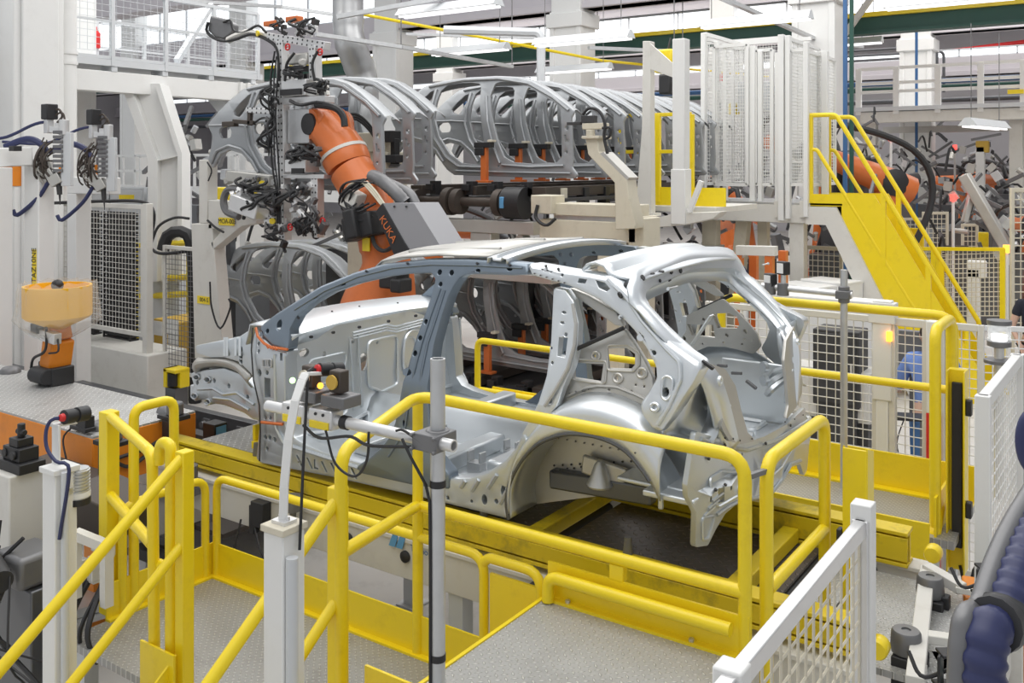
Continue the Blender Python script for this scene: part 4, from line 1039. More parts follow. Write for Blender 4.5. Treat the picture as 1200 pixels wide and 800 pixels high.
for k, dx in enumerate((-.62, -.77)):
    cx = e0.x + dx
    o = MB().b(cx - .062, cx + .062, e0.y - .034, e0.y + .034, zm - .034, zm + .04).build('sensor_clamp', 'alu', t, .008)
    MB().b(cx - .05, cx + .05, e0.y - .039, e0.y - .034, zm - .032, zm - .004).build('tag', 'yellow', o, .001)
    m = MB()
    for sx in (-.02, .02): m.cyl((cx + sx, e0.y - .038, zm + .022), (cx + sx, e0.y - .034, zm + .022), .006, n=8)
    m.build('bolt', 'black', o)
    o = MB().box((cx + .06, e0.y + .02, zm + .075), .12, .10, .045).build('sensor_box', 'gunmetal', t, .006)
    o = MB().box((cx + .05, e0.y + .02, zm + .145), .06, .05, .085).build('sensor_head', 'darkbrown', t, .006)
    MB().lathe((cx + .045, e0.y - .006, zm + .145), [(.024, 0), (.028, .004), (.028, .012)], (0, -1, 0), 14).build('sensor_lens', 'cream' if k else 'kraft', o)
    if k == 0: MB().ball((cx - .03, e0.y, zm + .12), .012).build('indicator_lamp', 'lamp_amber', o)
    else: MB().ball((cx - .035, e0.y, zm + .12), .012).build('indicator_lamp', 'lamp_green', o)
m = MB()
m.tube(cat([(e0.x - .70, e0.y - .04, zm - .03), (e0.x - .6, e0.y - .05, zm - .06), (e0.x - .45, e0.y - .045, zm - .03), (e0.x - .35, e0.y - .05, zm - .045), (e0.x - .16, e0.y - .04, zm - .02)], 24), .006, 6)
m.tube(cat([(e0.x - .58, e0.y - .04, zm - .03), (e0.x - .52, e0.y - .05, zm - .14), (e0.x - .42, e0.y - .05, zm - .17), (e0.x - .36, e0.y - .05, zm - .10), (e0.x - .36, e0.y - .04, zm)], 24), .005, 6)
m.tube(cat([(e0.x - .2, e0.y - .04, zm), (e0.x - .12, e0.y - .06, zm - .08), (x - .03, y - .03, zm - .16), (x - .012, y - .028, zm - .3), (x - .01, y - .03, .9), (x, y - .03, .3)], 30), .006, 6)
m.tube(cat([(e0.x - .24, e0.y - .026, zm + .02), (e0.x - .2, e0.y - .03, zm + .028), (e0.x - .1, e0.y - .03, zm - .01)], 12), .005, 6)
m.build('cable', 'black', t)
# white mast at the left with camera
p = P(70, 548, d=4.4); x, y, zt = p.x, p.y, p.z
t = thing('sensor_mast', (x, y, 0), 'white square mast beside the orange table with a black cylinder sensor on top', 'mast')
MB().b(x - .055, x + .055, y - .055, y + .055, 0, zt - .015).build('post', 'white', t, .006)
MB().b(x - .065, x + .065, y - .065, y + .065, zt - .015, zt + .012).build('cap', 'white', t, .003)
MB().cyl((x + .08, y - .02, .2), (x + .08, y - .02, zt), .018).build('conduit', 'paint_grey', t)
m = MB(); m.bar((x - .03, y, zt), (x - .03, y, P(62, 498, d=4.4).z), .012, .06, (1, 0, 0)); m.bar((x - .035, y, P(62, 499, d=4.4).z), P(88, 494, d=4.5), .05, .012); m.build('arm', 'white', t, .003)
a = P(74, 489, d=4.42); b = P(105, 483, d=4.55); dv = (b - a).normalized()
o = MB().lathe(a, [(.02, 0), (.034, .004), (.034, .055), (.028, .057), (.028, .07), (.036, .072), (.036, .13), (.026, .132)], dv, 18).build('sensor', 'black', t)
MB().lathe(a - dv * .02, [(.01, 0), (.016, .004), (.02, .02)], dv, 14).build('sensor_tip', 'red', o)
MB().tube(cat([a - dv * .02, P(60, 492, d=4.4), P(54, 505, d=4.38), P(55, 525, d=4.36), P(66, 541, d=4.34), P(81, 551, d=4.33), (x + .085, y - .05, zt - .3)], 30), .009, 6).build('cable', 'navy', t)
p = P(92, 548, d=4.45); 
m = MB(); prof = []
zb = P(92, 582, d=4.45).z
n = 9
for i in range(n):
    z0 = zb + (p.z - zb) * i / n; prof += [(.052, z0 - zb), (.052, z0 - zb + .008), (.047, z0 - zb + .010), (.047, z0 - zb + (p.z - zb) / n)]
o = m.lathe((p.x, p.y, zb), prof, Z, 20).build('beacon', 'galv', t)
MB().cyl((p.x, p.y, zb - .03), (p.x, p.y, zb), .055, n=20).build('beacon_base', 'black', o)
MB().cyl((p.x, p.y, zb + .005), (p.x, p.y, zb + .03), .0535, n=20).build('beacon_label', 'paper', o)
m = MB(); m.bar((x + .05, y, zb + .05), (p.x, p.y, zb + .05), .03); m.build('beacon_bracket', 'galv', t)

# ================================================================== RIGHT EDGE: SHUTTLE END, BUMPERS, BRACKETS, HOSES
t = thing('conveyor_end_table', (-1.3, 5, 0), 'pale grey end table of the conveyor past the yellow skid', 'conveyor table')
MB().b(-1.52, -.60, 4.24, 5.25, 1.09, 1.12).build('deck', 'tread_light', t); MB().b(-.62, -.58, 4.1, 5.8, .9, 1.08).build('end_plate', 'offwhite', t, .004)
for x in (-.95, -.65):
    for y in (4.25, 5.3): MB().b(x - .04, x + .04, y - .04, y + .04, 0, 1.02).build('leg', 'offwhite', t)
for (u, v, lab) in ((1090, 672, 'black round bumper roller on a block at the far corner of the conveyor end table'), (1062, 735, 'black round bumper roller on a block at the near corner of the conveyor end table')):
    p = P(u, v, z=1.27)
    r = thing('bumper_roller', (p.x, p.y, 1.05), lab, 'roller')
    MB().lathe((p.x, p.y, p.z - .11), [(.04, 0), (.062, .004), (.066, .03), (.062, .09), (.055, .10), (.02, .102), (.02, .096)], Z, 24).build('roller', 'gunmetal', r)
    m = MB(); m.b(p.x - .05, p.x + .07, p.y - .07, p.y + .07, .85, p.z - .11); m.b(p.x + .03, p.x + .09, p.y - .03, p.y + .03, p.z - .18, p.z - .09); m.build('block', 'black', r, .006)
# orange shuttle frame with pale rails on the right
t = thing('shuttle_carriage', (-.2, 5, 0), 'orange and white shuttle frame with pale rails behind the navy hose', 'shuttle')
a = P(1098, 720, z=1.2); b = P(1130, 640, z=1.2)
MB().bar(P(1087, 668, z=1.2), P(1072, 800, z=1.2), .07, .05).build('side_rail', 'offwhite', t, .004); MB().bar(P(1128, 690, z=1.2), P(1085, 665, z=1.22), .06, .05).build('side_rail', 'offwhite', t, .004)
MB().bar(P(1120, 690, z=1.2), P(1200, 705, z=1.2), .03).build('cross_rail', 'offwhite', t, .004); MB().bar(P(1080, 745, z=1.2), P(1150, 755, z=1.22), .06, .04).build('cross_rail', 'offwhite', t, .004)
for u, v in ((1087, 680), (1076, 780), (1190, 715)): q = P(u, v, z=1.18); MB().b(q.x - .03, q.x + .03, q.y - .03, q.y + .03, 0, 1.18).build('leg', 'offwhite', t)
m = MB(); a = P(1092, 690, z=1.15); b = P(1080, 790, z=1.15); m.grid(a - V((0, 0, .75)), b - a, (0, 0, .72), 16, 10, .004); m.build('wire_mesh', 'cream', t)
m = MB(); m.bar(P(1128, 735, z=.95), P(1200, 748, z=.95), .30, .42); m.build('drive_cover', 'orange_frame', t, .01)
m = MB(); m.bar(P(1095, 800, z=1.02), P(1160, 805, z=1.02), .18, .2); m.build('drive_cover', 'orange_frame', t, .01)
MB().lathe(P(1170, 697, z=1.18), [(.02, -.02), (.11, -.02), (.12, 0), (.11, .02), (.02, .02)], (.6, .8, .1), 24).build('pulley', 'black', t)
for u, v, lab in ((1168, 664, 'black sensor bracket with a teal sensor, the farther one by the bumper rollers'), (1128, 765, 'black sensor bracket with a teal sensor, the nearer one by the navy hose')):
    p = P(u, v, z=1.42)
    r = thing('proximity_sensor', (p.x, p.y, 1.2), lab, 'sensor'); MB().b(p.x - .02, p.x + .02, p.y - .02, p.y + .02, 0, 1.30).build('stand', 'offwhite', r)
    m = MB(); ex = V((ca, sa, 0)); 
    for s in (-1, 1): m.bar(p + V((ca, sa, 0)) * .085 * s + V((0, 0, -.13)), p + V((ca, sa, 0)) * .085 * s + V((0, 0, .0)), .012, .07)
    m.bar(p - V((ca, sa, 0)) * .09, p + V((ca, sa, 0)) * .09, .07, .012); m.bar(p - V((ca, sa, 0)) * .1 + V((0, 0, -.13)), p + V((ca, sa, 0)) * .1 + V((0, 0, -.13)), .1, .012)
    m.build('bracket', 'black', r, .003)
    MB().box(p + V((0, 0, -.08)), .06, .05, .075, rz=-.6).build('sensor', 'teal', r, .006)
    m = MB(); m.tube(cat([p + V((-.05, 0, -.08)), p + V((-.14, -.03, -.12)), p + V((-.2, .02, -.06))], 12), .008, 6); m.build('cable', 'black', r)
# corrugated navy hose
t = thing('hose_bundle', P(1185, 790, d=1.5), 'thick navy corrugated hose with a dark grey wrap in the bottom corner', 'hose')
q0 = P(1152, 830, d=1.42); pts = cat([(q0.x + .16 * ca, q0.y + .16 * sa, 0), (q0.x + .03 * ca, q0.y + .03 * sa, 1.5), q0, P(1178, 720, d=1.5), P(1206, 640, d=1.6), P(1250, 560, d=1.75), P(1330, 420, d=2.0), P(1400, 200, d=2.1), P(1420, -100, d=2.1)], 700)
m = MB(); rs = [.030 + .0035 * (i // 2 % 2) for i in range(700)]; m.tube(pts, .03, 14, rs=rs); m.build('hose', 'navy', t)
m = MB(); m.tube([q + V((-.034, 0.0, .01)) for q in pts], .018, 10); m.build('cable_sleeve', 'gunmetal', t)
m = MB(); kk = min(range(700), key=lambda i: (pts[i] - P(1172, 745, d=1.48)).length); m.tube(pts[kk - 5:kk + 6], .042, 14); m.build('wrap', 'dark', t)
t = thing('hose_loop', P(1197, 515, d=2.2), 'dark hose loop reaching in at the picture edge beside the white mesh fence', 'hose')
m = MB(); m.tube(cat([P(1228, 556, d=2.2), P(1206, 545, d=2.2), P(1198, 516, d=2.2), P(1206, 488, d=2.2), P(1232, 478, d=2.2)], 24), .016, 10); m.build('hose', 'navy', t)
# ================================================================== LEFT: SHUTTLE TABLE, DISPENSERS, FENCES, MEZZANINE
t = thing('shuttle_table', (-8.4, 4, 0), 'orange framed shuttle table with a silver checker plate top', 'table')
MB().b(-11.6, -5.95, 3.60, 4.42, 1.44, 1.455).build('top_plate', 'tread_silver', t)
MB().b(-11.6, -5.95, 3.595, 3.63, 1.16, 1.44).build('side_frame', 'orange_frame', t, .004); MB().b(-11.6, -5.95, 4.39, 4.425, 1.16, 1.44).build('side_frame', 'orange_frame', t, .004)
MB().b(-5.985, -5.945, 3.60, 4.42, 1.10, 1.44).build('end_plate', 'orange_frame', t, .004)
m = MB(); m.tube(cat([(-5.94, 3.74, 1.26), (-5.93, 3.86, 1.19), (-5.93, 4.0, 1.24), (-5.94, 4.1, 1.31), (-5.94, 4.0, 1.28), (-5.94, 3.8, 1.27)], 30), .014, 6, 0, True); m.build('handle', 'black', t)
for x in (-6.05, -8.2, -10.4):
    for y in (3.68, 4.34): MB().b(x - .06, x + .06, y - .05, y + .05, 0, 1.16).build('leg', 'orange_frame' if x > -7 else 'offwhite', t, .004)
m = MB(); m.b(-5.98, -5.72, 3.66, 4.36, .72, 1.02); m.build('end_guard', 'steel_warm', t, .004)
for (u, v) in ((137, 545), (58, 543 - 75)):
    pass
for (x, y) in ((-6.1, 3.75), (-6.1, 4.3), (-8.0, 3.72), (-8.4, 4.3)):
    m = MB(); m.lathe((x, y, 1.455), [(.09, 0), (.085, .025), (.06, .05), (.0, .06)], Z, 18); m.build('dome_stop', 'gunmetal', t)
def puck(x, y, z, lab):
    r = thing('guide_puck', (x, y, z - .1), lab, 'bumper')
    MB().lathe((x, y, z), [(.05, 0), (.06, .006), (.06, .075), (.052, .085), (.01, .085)], Z, 22).build('puck', 'gunmetal', r)
    m = MB(); m.b(x - .1, x + .1, y - .08, y + .06, z - .03, z); m.b(x - .04, x + .04, y - .08, y - .06, z - .22, z - .03); m.build('bracket', 'black', r, .004)
p = P(132, 520, z=1.47); puck(p.x, p.y - .0, 1.50, 'dark round puck on a bracket at the near corner of the orange table')
p = P(205, 490, z=1.47); puck(p.x, p.y, 1.50, 'dark round puck on a black bracket beside the yellow skid end')
p = P(97, 506, z=1.46)
r = thing('proximity_sensor', p, 'black sensor bracket lying on the orange table edge by the near puck', 'sensor')
m = MB(); m.box(p + V((0, 0, .03)), .20, .08, .03); m.box(p + V((.03, 0, .08)), .12, .07, .08); m.build('body', 'black', r, .006)
m = MB(); m.tube(cat([p + V((-.1, 0, .03)), p + V((-.14, -.06, -.05)), p + V((-.02, -.1, -.2)), p + V((0, -.09, -.38))], 16), .007, 6); m.build('cable', 'black', r)
# small blue faced sensor beyond the table, roller track behind
tr = thing('roller_track', (-9, 5.4, 0), 'dark low guide track running away behind the front of the car body', 'track')
for y, z0_, z1_ in ((4.66, .55, .95), (5.25, .4, .62), (6.35, .35, .68)): MB().b(-13, -6.0, y - .05, y + .05, z0_, z1_).build('rail', 'steel_dark', tr, .005)
MB().b(-13, -6.05, 4.75, 6.3, .36, .40).build('bed', 'darkbrown', tr)
for k in range(24):
    x = -12.6 + k * .27; m = MB(); m.b(x - .05, x + .05, 6.28, 6.30, .52, .62); m.cyl((x, 6.27, .57), (x, 6.22, .57), .035, n=8); m.build('guide_wheel', 'gunmetal', tr)
for k in range(9): MB().b(-12.5 + k * .75, -12.42 + k * .75, 4.75, 6.3, .40, .50).build('cross_tie', 'dark', tr)
MB().b(-13, -6.0, 6.75, 7.0, .12, .42).build('guard_beam', 'paint_grey', tr, .01)
for x in (-12, -9, -6.5):
    for y in (4.7, 6.3): MB().b(x - .05, x + .05, y - .05, y + .05, 0, .40).build('leg', 'steel_dark', tr)
p = P(252, 505, y=4.6)
r = thing('light_sensor', (p.x, p.y, p.z - .08), 'small black sensor box with a light blue face before the yellow skid', 'sensor')
MB().box((p.x, p.y, p.z), .14, .12, .14).build('body', 'black', r, .006); MB().b(p.x + .07, p.x + .076, p.y - .045, p.y + .045, p.z - .05, p.z + .05).build('face', 'blue_lit', r); MB().b(p.x - .6, p.x - .05, p.y - .05, p.y + .05, p.z - .12, p.z - .04).build('rail', 'black', r)
# glue drum station
p = P(66, 455, d=7.9); zt = 1.455
t = thing('drum_station', (p.x, p.y, zt), 'yellow drum wrapped in clear film on an orange stand, standing on the table', 'dispenser')
def zz(v, d=7.9): return H - (v - 193) / F * d
m = MB(); m.b(p.x - .13, p.x + .11, p.y - .1, p.y + .1, zt, zz(428)); m.b(p.x - .2, p.x - .1, p.y - .05, p.y + .08, zt + .05, zz(425)); m.cyl((p.x - .12, p.y - .12, zz(437)), (p.x + .1, p.y - .12, zz(437)), .07, n=14); m.build('base', 'black', t, .01)
m = MB(); m.bar((p.x - .02, p.y, zz(430)), (p.x + .04, p.y, zz(396)), .20, .16, (1, 0, 0)); m.bar((p.x + .04, p.y, zz(398)), (p.x, p.y, zz(380)), .18, .14, (1, 0, 0)); m.cyl((p.x - .26, p.y - .06, zz(389)), (p.x - .19, p.y - .06, zz(389)), .05, n=12); m.build('arm', 'orange_frame', t, .015)
m = MB(); m.bar((p.x - .2, p.y - .1, zz(388)), (p.x + .2, p.y - .1, zz(392)), .07, .09); m.build('valve_bar', 'alu', t, .006)
m = MB(); m.bar((p.x - .12, p.y - .12, zz(383)), (p.x - .02, p.y - .12, zz(383)), .08); m.build('valve_block', 'black', t, .006)
q = V((p.x + .02, p.y, 0)); r_ = .27
MB().lathe((q.x, q.y, zz(372)), [(.05, -.10), (.12, -.06), (r_ - .02, 0), (r_, .02), (r_, zz(334) - zz(372)), (r_ - .02, zz(334) - zz(372)), (r_ - .03, .05), (0, .05)], Z, 28).build('drum', 'drum_yellow', t)
m = MB(); rows = []
for i, (rr, v) in enumerate(((r_ + .0, 330), (r_ + .03, 340), (r_ + .035, 360), (r_ + .05, 374), (r_ + .02, 380), (.20, 388), (.06, 398))):
    rows.append([V((q.x, q.y, zz(v))) + V((math.cos(a * .2244), math.sin(a * .2244), 0)) * (rr + .022 * math.sin(a * 2.9 + i) + .015 * math.sin(a * 5.3)) + V((0, 0, .02 * math.sin(a * 3.1))) for a in range(29)])
    rows[-1][-1] = rows[-1][0]
m.loft(rows).build('film_wrap', 'plastic_film', t)
MB().ball((q.x + .05, q.y - .03, zz(333)), .05).build('plug', 'black', t)
m = MB(); m.tube(cat([(p.x + .06, p.y - .12, zz(380)), (p.x + .1, p.y - .15, zz(405)), (p.x - .1, p.y - .14, zz(418)), (p.x - .14, p.y - .14, zz(430))], 20), .012, 6); m.tube(cat([(p.x + .2, p.y - .1, zz(392)), (p.x + .24, p.y - .12, zz(405)), (p.x + .12, p.y - .13, zz(409))], 12), .008, 6); m.build('hose', 'black', t)
# two dispensing heads on white posts
def post_with_writing(u, d, v0, wide, lab, txt_v):
    p = P(u, v0, d=d)
    t = thing('support_post', (p.x, p.y, 0), lab, 'post')
    MB().box((p.x, p.y, p.z / 2), wide, wide, p.z, rz=.25).build('post', 'white', t, .01)
    R = Matrix.Rotation(.25, 3, 'Z')
    zt = H - (txt_v - 193) / F * (d - wide / 2)
    MB().box(V((p.x, p.y, zt)) + R @ V((wide * .22, -wide / 2 - .002, 0)), .055, .004, .36, rz=.25).build('label_strip', 'yellow', t)
    txt('lettering', 'STAZ10NE', .085, V((p.x, p.y, zt)) + R @ V((wide * .22, -wide / 2 - .006, 0)), R @ frame_of((0, 0, 1), (-1, 0, 0)), 'black', t, .001)
    return t
post_with_writing(46, 9.6, 188, .20, 'white square post with a yellow lettered strip, behind the yellow drum', 313)
post_with_writing(-2, 9.2, 196, .18, 'white square post cut by the picture edge, with yellow lettering', 325)
p0 = P(-40, 186, d=9.1); p1 = P(36, 183, d=9.5)
t = thing('support_boom', p1, 'white horizontal box arm with a small black sensor, beside the dispensing head', 'arm')
MB().bar(p0, p1, .16, .19).build('arm', 'white', t, .012); MB().box(P(18, 174, d=9.2), .1, .08, .05).build('sensor', 'black', t, .004)
def dispenser(u, v, d, lab, seed):
    random.seed(seed); c = P(u, v, d=d); k = d / F
    def at(du, dv, dy=0): return c + V((ca * du * k, sa * du * k + dy, -dv * k))
    t = thing('dispensing_head', at(0, 40), lab, 'dispenser')
    m = MB(); m.bar(at(18, -25), at(18, 38), .07, .10, (ca, sa, 0)); m.build('back_plate', 'paint_grey', t, .005)
    m = MB()
    for i in range(9): m.bar(at(4, -25 + i * 5.6), at(15, -25 + i * 5.6), .12, .032)
    m.build('valve_stack', 'gunmetal', t, .003)
    m = MB(); m.bar(at(-3, -58), at(-3, -40), .12, .12); m.build('motor', 'black', t, .01)
    m = MB(); m.bar(at(-4, -40), at(-4, -24), .07); m.bar(at(4, -33), at(13, -33), .05); m.cyl(at(14, -40), at(14, -22), .05); m.bar(at(-3, -28), at(10, -28), .06); m.build('motor_flange', 'alu', t, .004)
    m = MB(); m.bar(at(2, 25), at(8, 36), .11, .12); m.bar(at(-6, 20), at(2, 30), .09); m.bar(at(-9, 0), at(-4, 18), .05); m.build('mount_block', 'steel_warm', t, .005)
    m = MB(); m.cyl(at(8, 32), at(9, 48), .03, .025); m.cyl(at(9, 48), at(9.5, 60), .012, .004); m.build('nozzle', 'dark', t)
    m = MB()
    for i in range(18):
        a = at(random.uniform(-12, 4), random.uniform(-20, 10)); b = at(random.uniform(-16, 6), random.uniform(15, 38))
        m.tube(cat([a, a.lerp(b, .4) + V((random.uniform(-.08, .02), -.08, random.uniform(-.05, .05))), a.lerp(b, .8) + V((random.uniform(-.08, .02), -.06, -.02)), b], 14), random.choice((.007, .01, .012)), 6)
    m.tube(cat([at(2, -50), at(8, -52), at(12, -44), at(6, -36)], 14), .012, 6); m.tube(cat([at(2, -44), at(12, -48), at(15, -36), at(10, -30)], 14), .01, 6)
    m.build('hose', 'darkbrown', t)
    m = MB()
    for i in range(4):
        a = at(random.uniform(-12, 0), random.uniform(-5, 10)); b = at(random.uniform(-12, 0), random.uniform(20, 36)); m.tube(cat([a, a.lerp(b, .5) + V((-.05, -.1, 0)), b], 10), .009, 6)
    m.build('copper_pipe', 'steel_warm', t)
    for pts_, r_ in (((at(-6, -2), at(-14, -12), at(-30, -17), at(-55, -8)), .035), ((at(-4, -38), at(-22, -34), at(-60, -18), at(-110, -20)), .016), ((at(-4, 33), at(-15, 50), at(-32, 66), at(-42, 72), at(-46, 66)), .022)):
        MB().tube(cat(pts_, 22), r_, 8).build('supply_hose', 'navy', t)
    return t
dispenser(61, 180, 9.5, 'dispensing head with valve stack and hoses directly over the yellow drum', 2)
dispenser(113, 186, 10.6, 'dispensing head with valve stack and hoses above the tall mesh panel', 5)
p = P(114, 165, d=10.8)
T(MB().b(p.x - .9, p.x + .0, p.y + .15, p.y + .3, 2.95, 3.15).b(p.x - .9, p.x - .7, p.y + .15, p.y + .35, 0, 2.95).build('support_boom', 'white', None, .01), 'white bracket arm carrying the dispensing head above the tall mesh panel', 'arm')
# fenced machine behind
yf = 7.55
def fx_(u): return P(u, 300, y=yf).x
zt = P(120, 238, y=yf).z; zb = P(120, 378, y=yf).z
mesh_panel('mesh_fence', (fx_(-30), yf), (fx_(36), yf), zb - .5, zt, 'mesh panel between the two lettered white posts', 'offwhite', .05, .085, r=.004)
mesh_panel('mesh_fence', (fx_(55), yf), (fx_(83), yf), zb - .3, zt, 'narrow mesh panel behind the yellow drum', 'offwhite', .06, .08, r=.0038)
mesh_panel('mesh_fence', (fx_(91), yf), (fx_(168), yf), zb - .1, zt, 'mesh panel in front of the two tall black cable chains', 'offwhite', .06, .08, r=.0038)
mesh_panel('mesh_fence', (fx_(178), yf + .2), (fx_(232), yf + .2), .5, P(200, 290, y=yf).z, 'mesh panel in front of the kraft carton', 'offwhite', .05, .07, r=.004, wire='gunmetal')
for u, lab in ((86, 'slim pale fence post beside the tall mesh panel with the cable chains'), (173, 'pale fence post next to the kraft carton')):
    x = fx_(u); T(MB().b(x - .05, x + .05, yf - .05, yf + .05, 0, zt + .02).build('fence_post', 'offwhite', None, .006), lab, 'post')
o = MB().b(fx_(70), fx_(182), yf - .12, yf + .5, 0, P(130, 405, y=yf).z).build('plinth', 'offwhite', None, .02); T(o, 'beige machine plinth under the mesh panel with the cable chains', 'plinth')
for u0, u1, lab in ((95, 111, 'tall black cable chain, the narrower one behind the mesh'), (122, 154, 'tall black cable chain, the wider one behind the mesh')):
    m = MB(); x0, x1 = P(u0, 250, y=7.9).x, P(u1, 250, y=7.9).x; z0 = P(130, 405, y=yf).z - .02; z1 = P(110, 247, y=7.9).z; n = 30
    for i in range(n):
        z = z0 + (z1 - z0) * i / n; m.b(x0, x1, 7.9, 8.02, z, z + (z1 - z0) / n * .72)
    m.b(x0 + .03, x1 - .03, 7.93, 7.99, z0, z1); m.b(x0, x0 + .03, 7.88, 7.9, z0, z1); m.b(x1 - .03, x1, 7.88, 7.9, z0, z1)
    T(m.build('cable_chain', 'black', None), lab, 'cable chain')
# grey control cabinets
for k, (u0, u1, v0, v1, d, lab) in enumerate([(93, 128, 220, 330, 15.5, 'grey control cabinet with a plain door, without any sticker'), (128, 170, 220, 330, 15.5, 'grey control cabinet with a single yellow sticker at its top'), (171, 211, 220, 330, 15.2, 'grey control cabinet with two yellow stickers')]):
    a = P(u0, v0, d=d); b = P(u1, v1, d=d); t = thing('control_cabinet', ((a.x + b.x) / 2, a.y, 0), lab, 'cabinet')
    ex = V((ca, sa, 0)); w_ = (u1 - u0) * d / F; c = V((a.x, a.y, 0)) + ex * w_ / 2
    MB().box(c + V((0, 0, a.z / 2)) + V((-sa, ca, 0)) * .3, w_ - .02, .6, a.z, rz=math.atan2(sa, ca)).build('body', 'paint_grey', t, .01)
    MB().box(c + V((0, 0, a.z / 2)) - V((-sa, ca, 0)) * .01, w_ - .10, .02, a.z - .1, rz=math.atan2(sa, ca)).build('door', 'paint_grey', t, .008)
    if k: MB().box(c + V((0, 0, a.z - .15)) - V((-sa, ca, 0)) * .024, .25, .006, .07, rz=math.atan2(sa, ca)).build('sticker', 'yellow', t)
    if k == 2: MB().box(c + V((.0, 0, a.z - .62)) - V((-sa, ca, 0)) * .024, .12, .006, .10, rz=math.atan2(sa, ca)).build('sticker', 'yellow', t)
# black cable looping over the fence
m = MB(); m.tube(cat([P(58, 238, d=12.8), P(110, 236, d=12.8), P(165, 236, d=12.8), P(180, 248, d=12.7), P(178, 275, d=12.7), P(177, 290, d=12.6), P(190, 297, d=12.6), P(225, 294, d=12.5)], 50), .022, 8); m.tube(cat([P(177, 286, d=12.6), P(186, 265, d=12.6), P(205, 255, d=12.6), P(222, 256, d=12.6)], 20), .018, 8)
T(m.build('cable', 'black'), 'black cable looping over the mesh panel with the cable chains', 'cable')
m = MB(); m.tube(cat([P(191, 293, d=13), P(196, 277, d=13), P(208, 271, d=13), P(221, 276, d=13), P(226, 300, d=13), P(228, 350, d=13), P(229, 480, d=13)], 30), .085, 8); T(m.build('cable_chain', 'black'), 'black cable chain arching beside the beige fixture stand', 'cable chain')
# yellow frame and carton behind
yb = 9.2
t = thing('machine_enclosure', (P(140, 340, y=yb).x, yb, 0), 'yellow tubular machine frame behind the mesh panel with the cable chains', 'frame')
m = MB()
for u in (117, 160, 222): m.cyl((P(u, 300, y=yb).x, yb, 0), (P(u, 300, y=yb).x, yb, P(u, 285 if u < 200 else 270, y=yb).z), .05, n=8)
m.build('post', 'yellow', t)
m = MB()
for v in (290, 330, 350): m.cyl(P(115, v, y=yb), P(226, v - 6, y=yb), .05, n=8)
m.build('rail', 'yellow', t)
m = MB(); m.b(P(130, 300, y=yb).x, P(150, 300, y=yb).x, yb, yb + .1, P(140, 355, y=yb).z, P(140, 338, y=yb).z); m.build('guard', 'yellow', t)
a = P(180, 373, y=8.3); b = P(211, 436, y=8.3)
t = thing('carton', ((a.x + b.x) / 2, 8.5, b.z), 'yellow kraft carton with white paper labels behind the small mesh panel', 'carton')
MB().b(a.x, b.x, 8.3, 8.9, b.z, a.z).build('box', 'kraft', t, .01)
for u0, u1, v0, v1 in ((180, 190, 377, 392), (193, 209, 375, 391), (197, 209, 393, 404), (200, 209, 413, 428)):
    q = P(u0, v1, y=8.29); s = P(u1, v0, y=8.29); MB().b(q.x, s.x, 8.29, 8.298, q.z, s.z).build('label', 'paper', t)
MB().b(a.x - .3, b.x + .5, 8.2, 9.0, 0, b.z).build('plinth', 'offwhite'); T(bpy.data.objects['plinth.001'] if 'plinth.001' in bpy.data.objects else bpy.data.objects['plinth'], 'low beige plinth under the kraft carton', 'plinth')
p = P(206, 442, y=7.2)
t = thing('laser_scanner', (p.x, p.y, p.z - .12), 'yellow safety laser scanner with a black window by the roller track', 'scanner')
m = MB(); m.b(p.x - .12, p.x - .05, p.y - .1, p.y + .1, p.z - .12, p.z + .12); m.b(p.x - .12, p.x + .12, p.y - .1, p.y + .12, p.z + .07, p.z + .12); m.b(p.x - .12, p.x + .12, p.y - .02, p.y + .12, p.z - .12, p.z + .1); m.build('body', 'yellow', t, .012)
m = MB(); m.cyl((p.x + .02, p.y - .06, p.z - .09), (p.x + .02, p.y - .06, p.z + .06), .06, n=18); m.build('window', 'black', t)
MB().b(p.x - .1, p.x + .1, p.y - .08, p.y + .1, 0, p.z - .12).build('stand', 'steel_dark', t)
# beige fixture stand with a tag
ysn = 7.6
def q(u, v, dy=0): return P(u, v, y=ysn + dy)
t = thing('fixture_stand', (q(238, 300).x, ysn, 0), 'tall beige fixture stand with yellow tags beside the grey body panels', 'stand')
m = MB(); a = q(224, 262); b = q(250, 262); m.prism([q(228, 420), q(262, 420), q(248, 262), q(224, 262)], (0, .18, 0)); m.b(q(233, 200).x, q(243, 200).x, ysn, ysn + .16, q(240, 262).z, q(240, 187).z); m.build('column', 'offwhite', t, .01)
m = MB(); m.prism([q(244, 234), q(300, 238), q(300, 262), q(283, 265), q(250, 292), q(247, 285), q(262, 268), q(244, 268)], (0, .15, 0)); m.build('bracket', 'offwhite', t, .008)
m = MB(); m.bar(q(266, 258.5, -.006), q(276, 258.5, -.006), .004, .09); c = q(267, 258.5, -.01); m2 = MB().b(q(257, 258).x, q(275, 258).x, ysn - .012, ysn - .002, q(266, 264).z, q(266, 255).z); o = m2.build('tag', 'yellow', t); txt('tag_lettering', 'MOA-003', .085, q(266, 259.5, -.014), frame_of((1, 0, 0), (0, 0, 1)), 'black', o, .001)
m2 = MB().b(q(232, 351).x, q(246, 351).x, ysn - .012, ysn - .002, q(240, 356).z, q(240, 347).z); o = m2.build('tag', 'yellow', t); txt('tag_lettering', '004-S', .075, q(239, 351.5, -.014), frame_of((1, 0, 0), (0, 0, 1)), 'black', o, .001)
m = MB(); m.tube(cat([q(246, 330, -.1), q(248, 360, -.1), q(258, 385, -.1), q(270, 360, -.1), q(268, 350, -.1)], 20), .012, 6); m.tube(cat([q(243, 190, -.05), q(248, 200, -.05), q(244, 212, -.05)], 10), .01, 6); m.tube(cat([q(243, 258, -.06), q(252, 266, -.06), q(262, 272, -.06)], 10), .014, 6); m.build('cable', 'black', t)
